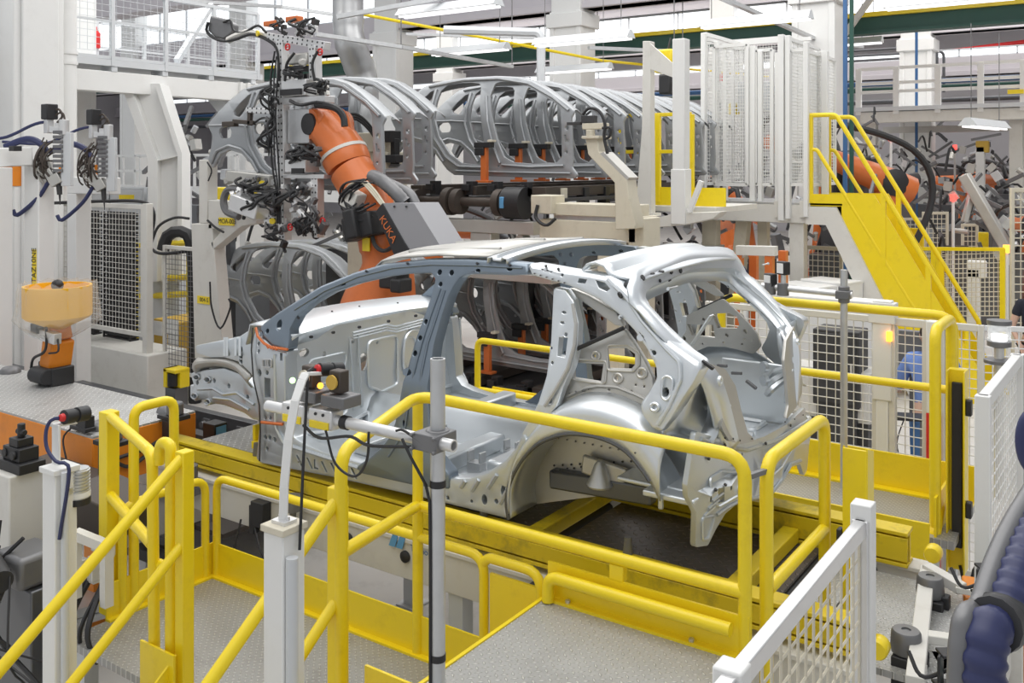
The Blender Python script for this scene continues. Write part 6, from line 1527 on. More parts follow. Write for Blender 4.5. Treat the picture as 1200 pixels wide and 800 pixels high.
clutter(t, (362, 262), 7, 14, 14, ('fitting', 'clamp_block'), ('gunmetal', 'black'), .04, .10, 8, seed=5)
clutter(t, (358, 32), 6, 12, 12, ('fitting', 'clamp_block'), ('alu', 'dark'), .03, .08, 5, seed=6)
clutter(t, (330, 30), 4, 6, 10, ('fitting', 'clamp_block'), ('dark', 'black'), .03, .06, 3, seed=7)
clutter(t, (292, 218), 9, 20, 10, ('fitting', 'clamp_block'), ('alu', 'gunmetal'), .03, .09, 6, seed=8)
clutter(t, (345, 232), 8, 24, 16, ('fitting', 'clamp_block'), ('alu', 'gunmetal'), .04, .12, 8, seed=9)
m = MB()
for k in range(3):
    u0 = 322 + 2 * k; m.tube(cat([g_(u0, 60 + 6 * k, -.09), g_(u0 - 5 + 2 * k, 95, -.12), g_(u0 - 3, 140, -.1), g_(u0 - 4 + 2 * k, 185, -.12), g_(u0 + 2, 225, -.1), g_(u0 + 3, 262, -.1)], 40), (.012, .009, .011)[k], 6)
m.tube(cat([g_(340, 118, -.12), g_(352, 123, -.14), g_(372, 120, -.12), g_(390, 125, -.05)], 16), .02, 6); m.tube(cat([g_(372, 60, -.1), g_(366, 75, -.12), g_(369, 95, -.1)], 12), .016, 6); m.tube(cat([g_(345, 62, -.1), g_(336, 75, -.12), g_(334, 95, -.1)], 12), .016, 6)
m.build('hose_run', 'black', t)
clutter(t, (322, 118), 4, 6, 20, ('fitting', 'clamp_block'), ('gunmetal', 'black'), .03, .06, 4, seed=12); clutter(t, (318, 160), 4, 5, 25, ('fitting', 'clamp_block'), ('gunmetal', 'black'), .02, .05, 4, seed=13); clutter(t, (300, 238), 8, 26, 14, ('fitting', 'clamp_block'), ('steel_dark', 'black'), .03, .08, 6, seed=14)
# claw arm at the upper left
m = MB(); m.tube(cat([g_(318, 44), g_(304, 40), g_(292, 38), g_(278, 42), g_(268, 47)], 16), .045, 8); m.build('claw_arm', 'steel_warm', t)
m = MB(); m.prism([g_(246, 18), g_(262, 22), g_(273, 28), g_(272, 38), g_(262, 46), g_(252, 44), g_(243, 36)], (0, .1, 0)); m.build('claw', 'gunmetal', t, .02)
m = MB(); m.tube(cat([g_(244, 26, -.02), g_(242, 36, -.02), g_(250, 44, -.02), g_(262, 48, -.02), g_(276, 46, -.03), g_(295, 40, -.04), g_(312, 46, -.05), g_(324, 56, -.05), g_(327, 75, -.05), g_(328, 95, -.05)], 40), .02, 6); m.tube(cat([g_(262, 26, -.02), g_(270, 24, -.02), g_(274, 36, -.02), g_(286, 38, -.03), g_(302, 30, -.03), g_(312, 38, -.03)], 24), .016, 6); m.build('claw_hose', 'black', t)
MB().cyl(g_(301, 39, -.08), g_(303, 39, -.06), .035, n=12).build('marker', 'yellow', t)
for u, v in ((307, 215), (319, 259)): MB().cyl(g_(u, v, -.1), g_(u, v, -.02), .035, n=14).build('valve_knob', 'yellow', t)
for u, v in ((337, 55), (375, 61), (340, 266), (378, 259)):
    m = MB(); m.tube([g_(u, v, -.08) + V((.035 * math.cos(a * .628), 0, .035 * math.sin(a * .628))) for a in range(10)], .010, 6, 0, True); m.cyl(g_(u, v, -.08) - V((.04, 0, 0)), g_(u, v, -.08) + V((.04, 0, 0)), .008, n=6); m.build('hand_wheel', 'red', t)
m = MB(); m.b(g_(316, 0).x, g_(330, 0).x, yg - .1, yg, g_(350, 28).z, g_(350, 22).z); m.b(g_(342, 0).x, g_(356, 0).x, yg - .1, yg, g_(350, 27).z, g_(350, 20).z); m.build('orange_sensor', 'orange', t, .01)
# spot gun at the left of the frame
m = MB(); m.bar(g_(276, 236, -.1), g_(308, 248, -.1), .2, .2, (0, 1, 0)); m.build('gun_body', 'alu', t, .015)
m = MB(); m.bar(g_(270, 206), g_(320, 212), .13); m.bar(g_(265, 213), g_(280, 205), .08); m.build('gun_arm', 'steel_warm', t, .01)
m = MB(); m.tube(cat([g_(285, 222), g_(268, 222), g_(262, 235), g_(266, 248), g_(280, 254)], 20), .045, 8); m.cyl(g_(288, 231), g_(330, 232), .05); m.cyl(g_(288, 222), g_(330, 224), .03); m.build('gun_pipe', 'gunmetal', t)
m = MB(); m.b(g_(262, 0).x, g_(276, 0).x, yg - .03, yg + .05, g_(350, 145.5).z, g_(350, 139).z); m.bar(g_(274, 142), g_(298, 144), .05); m.bar(g_(293, 132), g_(293, 147), .05); m.build('finger', 'darkbrown', t, .006)
m = MB(); m.tube(cat([g_(298, 144), g_(308, 138), g_(320, 140)], 10), .012, 6); m.tube(cat([g_(370, 122, -.1), g_(392, 126, -.05), g_(402, 136), g_(404, 148)], 14), .04, 8); m.build('hose', 'black', t)
# yellow machine between panels and gripper, right support with cables
t = thing('dress_stand', r(440, 180, 1.2), 'cream stand with drooping black cables just behind the orange robot wrist', 'stand')
m = MB(); a = P(436, 187, d=12.3); m.b(a.x - .35, a.x + .35, a.y - .1, a.y + .3, 0, a.z + .1); m.b(a.x - .25, a.x + .25, a.y - .15, a.y + .1, a.z + .1, a.z + .35); m.build('stand', 'cream', t, .01)
m = MB(); 
for k in range(3): m.tube(cat([P(402, 136 + 3 * k, d=11.8), P(418, 134 + 3 * k, d=11.8), P(434, 148 + 3 * k, d=11.9), P(442, 170, d=12), P(443, 190, d=12)], 24), .018, 6)
m.build('cable', 'black', t)
m = MB(); m.box(P(463, 178, d=12.1), .08, .1, .35); m.box(P(460, 160, d=12.1), .12, .2, .15); m.box(P(463, 186, d=12.0), .2, .2, .1); m.build('clamp', 'black', t, .01)
for (u, v, w_, h_, mm, lab) in ((268, 235, 30, 30, 'yellow', 'yellow machine guard behind the welding gun of the gripper'), (420, 235, 40, 22, 'offwhite', 'pale machine housing behind the robot forearm')):
    a = P(u - w_ / 2, v + h_ / 2, y=8.9); b = P(u + w_ / 2, v - h_ / 2, y=8.9); o = MB().b(a.x, b.x, 8.9, 9.2, a.z, b.z); t = thing('machine_guard', ((a.x + b.x) / 2, 9.05, 0), lab, 'guard'); o.build('cover', mm, t, .02); MB().b(a.x + .1, a.x + .2, 9.0, 9.1, 0, a.z).build('stand', 'steel_dark', t)
random.seed(7)
# ================================================================== RIGHT: CAGE ON THE RAISED DECK, STAIR, FENCES
yc = 14.25
def q(u, v, y=yc): return P(u, v, y=y)
zd = q(910, 237).z
x0 = q(836, 240).x; x1 = q(987, 240).x
t = thing('raised_deck', (q(910, 240).x, yc + .6, zd - .3), 'pale steel deck carrying the white mesh cage', 'platform')
MB().b(x0, x1, yc, yc + .12, q(0 + 838, 258).z, zd - .03).build('edge_beam', 'offwhite', t, .01)
MB().b(x0 - 1.2, x1, yc, yc + 1.6, zd - .03, zd).build('deck', 'galv', t)
for u in (932,): 
    a = q(u, 300); MB().b(a.x - .11, a.x + .11, yc + .05, yc + .25, 0, zd - .25).build('leg', 'offwhite', t, .01)
a = q(834, 300); MB().b(a.x - .3, a.x - .05, yc + .3, yc + .5, 0, zd - .2).build('leg', 'cream', t, .01); a = q(852, 300); MB().bar((a.x - .1, yc + .35, 0), (a.x + .15, yc + .35, zd - .25), .2).build('leg', 'cream', t, .01)
m = MB()
for u in (838, 911, 941):
    a = q(u, 245, yc - .02); m.box(a, .1, .03, .25)
m.build('splice_plate', 'offwhite', t)
# cage
t = thing('mesh_cage', (q(885, 140).x, yc + .3, zd), 'tall white mesh cage standing on the raised deck', 'cage')
ztop = q(826, 40).z
xs = {k: q(k, 100).x for k in (829, 858, 906, 916, 925, 945)}
xa, xb, xcg, xd_ = q(823, 100).x, q(836, 100).x, q(919, 100).x, q(945, 100).x
for u, v0, v1, w_, m_ in ((826, 39, 256, .07, 'white'), (833, 47, 240, .07, 'white'), (843, 50, 235, .06, 'white'), (876, 52, 235, .09, 'white'), (885, 58, 235, .07, 'white'), (905, 60, 235, .06, 'white'), (917, 41, 258, .09, 'white'), (925, 42, 256, .07, 'white'), (946, 50, 254, .07, 'white')):
    a = q(u, v0); b = q(u, v1); dy = -.04 if u in (826, 917, 946, 925) else .25
    MB().b(a.x - w_ / 2, a.x + w_ / 2, yc + dy - .05, yc + dy + .05, b.z if dy < 0 else zd, a.z).build('post', m_, t, .006)
def gridp(u0, u1, v0, v1, y, nx, nz, nm='wire_mesh', rr=.0045, m_='white'):
    a = P(u0, v1, y=y); b = P(u1, v0, y=y); m = MB(); m.grid(a, (b.x - a.x, 0, 0), (0, 0, b.z - a.z), nx, nz, rr); m.build(nm, m_, t)
    m = MB(); 
    for z in (a.z, b.z): m.bar((a.x, y, z), (b.x, y, z), .05)
    for x in (a.x, b.x): m.bar((x, y, a.z), (x, y, b.z), .05)
    m.build('panel_frame', m_, t)
gridp(837, 876, 52, 216, yc + .2, 14, 42); gridp(886, 905, 58, 216, yc + .25, 7, 42); gridp(859, 875, 56, 214, yc + .9, 6, 34, rr=.005); gridp(828, 915, 44, 215, yc + 1.5, 26, 34, rr=.005)
# side panels of the cage run back along the depth
def gridy(x, y0, y1, z0, z1, ny, nz):
    m = MB(); m.grid((x, y0, z0), (0, y1 - y0, 0), (0, 0, z1 - z0), ny, nz, .005); m.build('wire_mesh', 'white', t)
    m = MB()
    for z in (z0, z1): m.bar((x, y0, z), (x, y1, z), .05)
    m.bar((x, y1, z0), (x, y1, z1), .05); m.build('panel_frame', 'white', t)
z0_ = q(900, 216).z
gridy(xs[925], yc, yc + 1.5, z0_, q(925, 46).z, 16, 40); gridy(xs[829], yc, yc + 1.5, z0_, q(829, 46).z, 16, 40); gridy(xs[945], yc, yc + 1.5, z0_, q(945, 60).z, 16, 40)
gridp(926, 945, 58, 216, yc - .02, 8, 42)
m = MB(); m.bar((q(826, 42).x, yc, ztop), (q(826, 42).x, yc + 1.5, ztop), .06); m.bar((xs[916], yc, q(917, 43).z), (xs[916], yc + 1.5, q(917, 43).z), .06); m.bar((q(826, 0).x, yc + 1.5, ztop), (xs[916], yc + 1.5, ztop), .06); m.build('top_rail', 'white', t)
# things inside the cage
a = P(846, 95, y=yc + 1.0); tt = thing('warning_light', a, 'small red warning light inside the mesh cage', 'light'); MB().cyl(a, a + V((0, 0, .12)), .06).build('lens', 'red', tt); MB().cyl(a - V((0, 0, .6)), a, .025).build('stem', 'white', tt)
a = P(857, 128, y=yc + 1.1); tt = thing('winch', a, 'small yellow and black winch inside the mesh cage', 'winch'); MB().box(a, .25, .2, .2).build('body', 'yellow', tt, .02); MB().box(a + V((-.15, 0, .05)), .12, .2, .14).build('motor', 'black', tt, .02); MB().box(a + V((.4, 0, .2)), .5, .2, .5).build('box', 'paint_grey', tt, .02)
tt = thing('cage_door_post', (q(955, 100).x, yc + .5, zd), 'pair of slim white posts between the mesh cage and the blue pole', 'post')
for u in (955, 967):
    a = q(u, 60, yc + .6); MB().b(a.x - .045, a.x + .045, yc + .55, yc + .65, zd, a.z).build('post', 'white', tt, .005)
m = MB(); a = P(947, 218, y=yc + .6); b = P(966, 60, y=yc + .6); m.grid(a, (b.x - a.x, 0, 0), (0, 0, b.z - a.z), 7, 40, .006); m.build('wire_mesh', 'white', tt)
# stair
xt = q(985, 238).x; xe = P(1142, 300, y=yc).x; slope = (q(980, 135).z - q(1120, 365).z) / (q(1120, 365).x - q(980, 135).x)
t = thing('access_stair', (q(1040, 300).x, yc + .4, 0), 'steep yellow stair with white stringers going down from the raised deck', 'stairs')
run = zd / slope
for k, y in enumerate((yc, yc + .85)):
    a = V((xt - .35, y, zd)); 
    m = MB(); m.prism([(xt - .45, y, zd + .14), (xt - .45, y, zd - .28), (xt - .16, y, zd - .28), (xt + run - .50, y, 0), (xt + run + .55, y, 0), (xt + .48, y, zd + .14)], (0, .03, 0)); m.build('stringer', 'yellow', t)
    if k == 0:
        m = MB(); m.prism([(xt - .5, y - .06, zd - .05), (xt - .5, y - .06, zd - .32), (xt - .2, y - .06, zd - .32), (xt + run - .62, y - .06, 0), (xt + run - .3, y - .06, 0), (xt - .05, y - .06, zd - .05)], (0, .06, 0)); m.build('stringer_channel', 'offwhite', t)
for k in range(12):
    z = zd - (k + 1) * zd / 13; x = xt + (zd - z) / slope
    MB().b(x - .15, x + .12, yc + .03, yc + .85, z - .03, z).build('tread', 'yellow', t)
def stair_rail(y, lab, du):
    g = thing('stair_rail', (xt, y, zd), lab, 'railing')
    A_ = V((q(949 + du, 135).x, y, q(950, 135).z)); B_ = V((q(979 + du, 135).x, y, q(950, 135).z))
    C = V((B_.x + 3.05 / slope, y, B_.z - 3.05))
    h = .52
    MB().tube([A_, B_, C, C - V((0, 0, .45))], .035, 10, .12).build('top_rail', 'yellow', g)
    MB().tube([A_ - V((0, 0, h)) + V((.02, 0, 0)), B_ - V((-.0, 0, h)) - V((.28, 0, 0)), C - V((.22, 0, h))], .03, 10, .1).build('middle_rail', 'yellow', g)
    MB().b(A_.x - .04, A_.x + .04, y - .03, y + .03, zd, A_.z).build('post', 'yellow', g)
    for f in (.38, .72):
        p = B_.lerp(C, f); MB().b(p.x - .035, p.x + .035, y - .03, y + .03, p.z - 1.05, p.z).build('post', 'yellow', g)
stair_rail(yc + .02, 'near yellow handrail of the steep stair', 0); stair_rail(yc + .87, 'far yellow handrail of the steep stair', 2)
# portal posts and walkway left of the cage
yp = 11.2
def w_(u, v): return P(u, v, y=yp)
t = thing('portal_post', w_(757, 250), 'off-white tapering portal post with a triangular head plate', 'post')
m = MB(); m.prism([w_(753, 48), w_(762, 48), w_(762, 140), w_(763, 250), w_(744, 250), w_(752, 150)], (0, .14, 0)); m.build('post', 'offwhite', t, .01)
m = MB(); m.prism([w_(762, 51), w_(789, 75), w_(789, 91), w_(762, 81)], (0, .04, 0)); m.build('head_plate', 'offwhite', t, .004)
m = MB(); m.b(w_(741, 0).x, w_(767, 0).x, yp - .05, yp + .2, w_(775, 254).z, w_(775, 250).z); m.build('foot_plate', 'offwhite', t)
MB().b(w_(746, 0).x, w_(760, 0).x, yp, yp + .2, 0, w_(775, 254).z).build('leg', 'cream', t, .01)
t = thing('portal_post', w_(795, 250), 'thick white square portal post with a sleeved foot beside the cage', 'post')
MB().b(w_(788.5, 0).x, w_(803, 0).x, yp - .02, yp + .15, w_(775, 200).z, w_(775, 47).z).build('post', 'white', t, .01); MB().b(w_(787, 0).x, w_(804, 0).x, yp - .03, yp + .17, w_(775, 262).z, w_(775, 198).z).build('sleeve', 'white', t, .01)
m = MB(); m.prism([w_(760, 258), w_(790, 250), w_(845, 248), w_(836, 256), w_(800, 264), w_(762, 267)], (0, .25, 0)); o = m.build('walkway_girder', 'offwhite', None, .006); T(o, 'pale cranked beam tying the portal posts to the raised deck', 'beam')
T(MB().bar(w_(808, 248), w_(822, 212), .06).build('brace', 'white'), 'short white brace between the portal post and the cage', 'brace')
t = thing('guard_rail', P(768, 240, y=11.9), 'yellow guard rail and kick plate before the back of the upper panel row', 'railing')
yk = 11.9
def k_(u, v): return P(u, v, y=yk)
for u in (727, 771, 810): MB().b(k_(u, 0).x - .04, k_(u, 0).x + .04, yk - .03, yk + .03, k_(u, 236).z, k_(u, 134).z + (0)).build('post', 'yellow', t, .004)
for v in (136, 178): MB().bar(k_(727, v - 0), V((k_(810, 0).x, yk, k_(727, v).z)), .05).build('rail', 'yellow', t, .004)
MB().b(k_(735, 0).x, k_(851, 0).x, yk - .02, yk, k_(770, 240).z, k_(770, 219).z).build('kick_plate', 'yellow', t)
MB().b(k_(700, 0).x, k_(850, 0).x, yk - .3, yk + 1.2, k_(770, 246).z, k_(770, 240).z).build('deck', 'offwhite', t)
# yellow lifting hook at the portal
a = P(780, 72, d=14); t = thing('hoist', a, 'small yellow and black hoist hanging behind the portal head plate', 'hoist'); MB().box(a, .3, .2, .35).build('body', 'yellow', t, .03); MB().box(a + V((.05, -.05, -.35)), .2, .2, .3).build('motor', 'black', t, .03); MB().cyl(a, P(786, 44, d=14), .015).build('chain', 'dark', t)
# poles in the foreground of the right background
for u, d, m_, lab in ((990.5, 17, 'blue', 'tall thin blue pole beside the dark green pole'), (998, 17.5, 'green', 'tall thin dark green pole beside the blue pole'), (1074, 26, 'blue', 'blue lattice column far behind the stair')):
    p = P(u, 300, d=d); T(MB().b(p.x - .033, p.x + .033, p.y - .033, p.y + .033, 0, 9.5).build('pole', m_, None), lab, 'pole')
# right mezzanine
ym = 26
def r_(u, v): return P(u, v, y=ym)
t = thing('mezzanine', r_(1100, 130), 'white mezzanine with white open railing beyond the stair', 'mezzanine')
MB().b(r_(1008, 0).x, r_(1300, 0).x, ym, ym + .3, r_(1100, 142).z, r_(1100, 129).z).build('edge_beam', 'offwhite', t, .01); MB().b(r_(1000, 0).x, r_(1300, 0).x, ym - .05, ym + 4, r_(1100, 128).z, r_(1100, 123).z).build('deck', 'paint_grey', t)
MB().b(r_(1008, 0).x, r_(1300, 0).x, ym + 2.5, ym + 2.8, r_(1100, 151).z, r_(1100, 143).z).build('lower_beam', 'steel_warm', t)
z1 = r_(1100, 76).z; zk = r_(1100, 123).z
for h in (1, .62, .4): MB().b(r_(1005, 0).x, r_(1300, 0).x, ym, ym + .07, zk + (z1 - zk) * h - .05, zk + (z1 - zk) * h + .03).build('rail', 'white', t)
for u in (1006, 1050, 1099, 1149, 1199): MB().b(r_(u, 0).x - .07, r_(u, 0).x + .07, ym - .03, ym + .08, zk - .2, z1).build('post', 'white', t)
MB().b(r_(1181, 0).x, r_(1200, 0).x, ym - .06, ym, r_(1190, 110).z, r_(1190, 105).z).build('yellow_tag', 'yellow', t)
for u in (1008, 1180): MB().b(r_(u, 0).x, r_(u, 0).x + .3, ym + .4, ym + .7, 0, r_(1100, 142).z).build('leg', 'offwhite', t)
for u, d, lab in ((983, 21, 'pale ceiling strut directly behind the blue pole'), (1066, 30, 'pale forked ceiling strut above the mezzanine beyond the stair')):
    p = P(u, 50, d=d); tt = thing('ceiling_strut', p, lab, 'strut'); MB().b(p.x - .13, p.x + .13, p.y, p.y + .2, 3.0 if u < 1000 else 5.2, p.z).build('post', 'offwhite', tt)
    for s in (-1, 1): MB().bar(p, p + V((s * .9, 0, 1.2)), .12).build('fork', 'offwhite', tt)
t = thing('pipe_run', P(1030, 62, d=34), 'dark conduits bending down on the far wall behind the white railing', 'pipes')
for k, (v, u1) in enumerate(((60, 1106), (54, 1098), (66, 1092))): MB().tube([P(960, v + 8, d=34), P(u1, v, d=34), P(u1, v + 48, d=34)], .05, 6, .2).build('conduit', 'steel_dark', t)

T(MB().cyl(P(1100, 62, d=36), P(1210, 48, d=36), .09).build('pipe', 'red'), 'dark red pipe along the far wall', 'pipe')
# fences and boxes under the stair
yf = 12.9
mesh_panel('mesh_fence', (P(938, 300, y=15.6).x, 15.6), (P(986, 300, y=15.6).x, 15.6), .2, P(960, 288, y=15.6).z, 'mesh panel under the raised deck beside the stair', 'offwhite', .06, .10, r=.007)
for k, (u, v, w2, d, lab) in enumerate([(945, 333, .7, 13.6, 'white carton on the bench under the stair, nearer the deck leg'), (975, 328, .7, 13.8, 'white carton on the bench under the stair, nearer the stair')]):
    p = P(u, v, d=d); t = thing('storage_box', (p.x, p.y, p.z - .25), lab, 'box'); MB().box(p - V((0, 0, .12)), w2, .5, .24, rz=-.3).build('box', 'paper', t, .008); MB().box(p - V((0, 0, .01)), w2 + .02, .52, .03, rz=-.3).build('lid', 'paper', t, .006)
p = P(960, 337, d=13.7); o = MB().box((p.x, p.y, p.z / 2 - .15), 1.9, .9, p.z - .3, rz=-.3).build('work_bench', 'offwhite', None, .01); T(o, 'pale bench carrying two white cartons under the stair', 'bench')
o = MB().b(P(885, 0, y=10.6).x, P(1040, 0, y=10.6).x, 10.6, 10.9, 0, P(960, 349, y=10.6).z).build('bench', 'white', None, .01); T(o, 'long white bench top behind the far mesh fence', 'bench')
# orange stand
yo = 11.5
t = thing('tubular_trolley', P(885, 330, y=yo), 'orange and white tubular trolley behind the car body tail', 'trolley')
def o_(u, v): return P(u, v, y=yo)
for u, dy in ((866, 0), (872, .35), (902, 0), (907, .35)): MB().b(o_(u, 0).x - .05, o_(u, 0).x + .05, yo + dy - .05, yo + dy + .05, 0, o_(u, 296).z).build('upright', 'orange', t, .006)
m = MB(); m.bar(o_(864, 293), o_(910, 294), .12); m.bar(o_(866, 330), o_(905, 332), .07); m.bar(o_(866, 303), o_(876, 295), .05); m.bar(o_(903, 304), o_(893, 295), .05); m.build('cross_bar', 'offwhite', t, .005)
p = P(852, 328, d=9.5); t = thing('camera_sensor', p, 'dark cylinder sensor on a white bracket behind the car body header', 'sensor'); MB().cyl(p, p + V((.16, .1, .1)), .06).build('barrel', 'navy', t); MB().bar(p + V((.14, .1, .05)), (p.x + .14, p.y + .1, 0), .06).build('bracket', 'white', t)
# far mesh fence behind the walkway
yw = 7.75
def m_(u): return P(u, 400, y=yw).x
zt = P(1027, 370, y=yw).z
mesh_panel('mesh_fence', (m_(830), yw), (m_(1026), yw), .2, zt, 'wide mesh panel behind the far guard rail and the steel pole', 'offwhite', .05, .075, r=.0042)
mesh_panel('mesh_fence', (m_(1046), yw), (m_(1086), yw), .2, zt, 'narrow mesh panel between the two white posts', 'offwhite', .06, .075, r=.0042)
mesh_panel('mesh_fence', (m_(1104), yw), (m_(1150), yw), .2, zt, 'mesh panel between the red and white post and the light curtain', 'offwhite', .05, .075, r=.0042)
t = thing('fence_post', (m_(1034), yw, 0), 'white fence post with a glowing amber button', 'post')
x = m_(1035); MB().b(x - .07, x + .07, yw - .05, yw + .05, 1.45, P(1035, 352, y=yw).z).build('upper_box', 'white', t, .006); MB().b(x - .045, x + .045, yw - .04, yw + .04, 0, 1.46).build('post', 'white', t, .006); MB().b(x - .1, x + .1, yw - .06, yw + .06, P(1035, 378, y=yw).z, P(1035, 354, y=yw).z).build('head', 'white', t, .006)
p = P(1042, 394, y=yw - .06); MB().box(p, .035, .04, .075).build('button', 'lamp_amber', t)
x = m_(1095); t = thing('fence_post', (x, yw, 0), 'white fence post with a red lower half', 'post'); zs = P(1095, 483, y=yw).z
MB().b(x - .05, x + .05, yw - .05, yw + .05, zs, P(1095, 376, y=yw).z).build('post', 'white', t, .005); MB().b(x - .05, x + .05, yw - .052, yw + .052, 0, zs).build('red_half', 'red', t, .005)
# dark cabinet and chair shapes behind the fence
for u, v, d, sx, sz, mm, lab in ((985, 428, 9.4, .45, .75, 'dark', 'dark cabinet behind the wide mesh panel'), (960, 455, 9.6, 1.1, .5, 'offwhite', 'pale low cabinet behind the wide mesh panel'), (1070, 412, 9.2, .26, .42, 'gunmetal', 'grey monitor behind the narrow mesh panel')):
    p = P(u, v, d=d); t = thing('cabinet' if 'cab' in lab else 'monitor', (p.x, p.y, p.z - sz / 2), lab, 'cabinet' if 'cab' in lab else 'monitor')
    MB().box(p, sx, .35 if 'cab' in lab else .06, sz).build('body', mm, t, .01)
    if 'cab' in lab: MB().box(p + V((0, -.18, 0)), sx - .06, .02, sz - .06).build('door', mm, t, .006); MB().box(p + V((sx * .35, -.2, 0)), .02, .02, .12).build('handle', 'alu', t); MB().b(p.x - sx / 2 + .03, p.x + sx / 2 - .03, p.y - .15, p.y + .15, 0, p.z - sz / 2).build('base', 'dark', t)
    else: MB().box(p - V((0, 0, sz / 2 + .25)), .06, .05, .5).build('stand', 'gunmetal', t)
# right mesh fences near the camera's right
a = P(1152, 463, d=4.6); b = P(1192, 424, d=5.6)
mesh_panel('mesh_fence', (a.x, a.y), (b.x, b.y), .25, a.z, 'white mesh panel running away beside the light curtain, under the lit beacon', 'white', .07, .075, r=.0035)
mesh_panel('mesh_fence', (b.x + .05, b.y + .03), (b.x + .9, b.y + .35), .25, a.z, 'white mesh panel cut by the picture edge behind the hose loop', 'white', .06, .06, r=.004)
p = P(1171, 425, d=5.9)
t = thing('signal_beacon', (p.x, p.y, 1.4), 'clear signal beacon with a bright white lamp on a pole', 'beacon')
zz_ = lambda v: H - (v - 193) / F * 5.9
MB().cyl((p.x, p.y, 1.2), (p.x, p.y, zz_(407)), .03, n=12).build('pole', 'alu', t); MB().lathe((p.x, p.y, zz_(407)), [(.04, 0), (.07, .01), (.07, .04), (.06, .045)], Z, 18).build('base', 'gunmetal', t)
MB().cyl((p.x, p.y, zz_(400)), (p.x, p.y, zz_(380)), .068, n=18).build('lens', 'clear', t); MB().cyl((p.x, p.y, zz_(400)), (p.x, p.y, zz_(392)), .045, n=14).build('lamp', 'lamp_white', t); MB().cyl((p.x, p.y, zz_(380)), (p.x, p.y, zz_(375)), .072, n=18).build('cap', 'gunmetal', t)
MB().lathe((p.x, p.y, zz_(427)), [(.03, 0), (.09, .01), (.09, .03), (.03, .04)], Z, 16).build('clamp', 'gunmetal', t)
mesh_panel('mesh_fence', (P(1150, 400, d=9.5).x, P(1150, 400, d=9.5).y), (P(1260, 400, d=9.3).x, P(1260, 400, d=9.3).y), .2, P(1175, 381, d=9.5).z, 'mesh panel in front of the person in the dark shirt', 'white', .05, .09, r=.006)
# yellow floor fence and machinery beyond the stair
yy = 17.5
def n_(u, v): return P(u, v, y=yy)
t = thing('guard_fence', n_(1110, 330), 'yellow framed mesh guard fence beyond the stair', 'fence')
for u in (1046, 1094, 1100, 1175): MB().b(n_(u, 0).x - .04, n_(u, 0).x + .04, yy - .04, yy + .04, 0, n_(u, 291).z).build('post', 'yellow', t)
MB().bar(n_(1040, 291), n_(1177, 292), .06).build('top_rail', 'yellow', t)
m = MB(); m.grid(n_(1046, 370), (n_(1175, 370) - n_(1046, 370)), (0, 0, n_(1110, 293).z - n_(1110, 370).z), 26, 14, .008); m.build('wire_mesh', 'cream', t)
for u0, u1, v0, v1, d, m__, lab in ((1056, 1082, 267, 290, 19, 'yellow', 'square yellow guard plate beyond the stair'), (1147, 1158, 272, 296, 20, 'yellow', 'narrow yellow guard plate near the slanting silver tooling arm')):
    p = P((u0 + u1) / 2, (v0 + v1) / 2, d=d); w3 = (u1 - u0) * d / F; h3 = (v1 - v0) * d / F
    t = thing('guard_plate', (p.x, p.y, 0), lab, 'plate'); MB().box(p, w3, .06, h3).build('plate', m__, t, .02); MB().box((p.x, p.y + .05, (p.z - h3 / 2) / 2), .1, .06, p.z - h3 / 2).build('post', 'yellow', t)
for k, (u0, u1, d, v, lab) in enumerate([(1082, 1110, 22, 248, 'tall pale mesh panel far behind the middle of the yellow guard fence'), (1128, 1145, 21, 262, 'tall pale mesh panel behind the slanting silver tooling arm'), (1186, 1230, 14, 220, 'tall mesh panel with a pale frame, cut by the picture edge'), (1060, 1085, 23, 255, 'pale mesh panel behind the square yellow plate')]):
    a = P(u0, v, d=d); b = P(u1, v, d=d); mesh_panel('mesh_fence', (a.x, a.y), (b.x, b.y), .3, a.z, lab, 'cream', .06, .12, r=.009)
for u, d, v, lab in ((1141, 16.5, 315, 'white column with a box beyond the yellow guard fence'), (1149, 24, 172, 'tall white post with an amber top among the distant robots')):
    p = P(u, v, d=d); t = thing('white_post', (p.x, p.y, 0), lab, 'post'); MB().b(p.x - .1, p.x + .1, p.y - .1, p.y + .1, 0, p.z).build('post', 'white', t, .01); MB().box(p + V((.05, 0, 0)), .3, .2, .3).build('box', 'white' if d < 20 else 'kraft', t, .02)
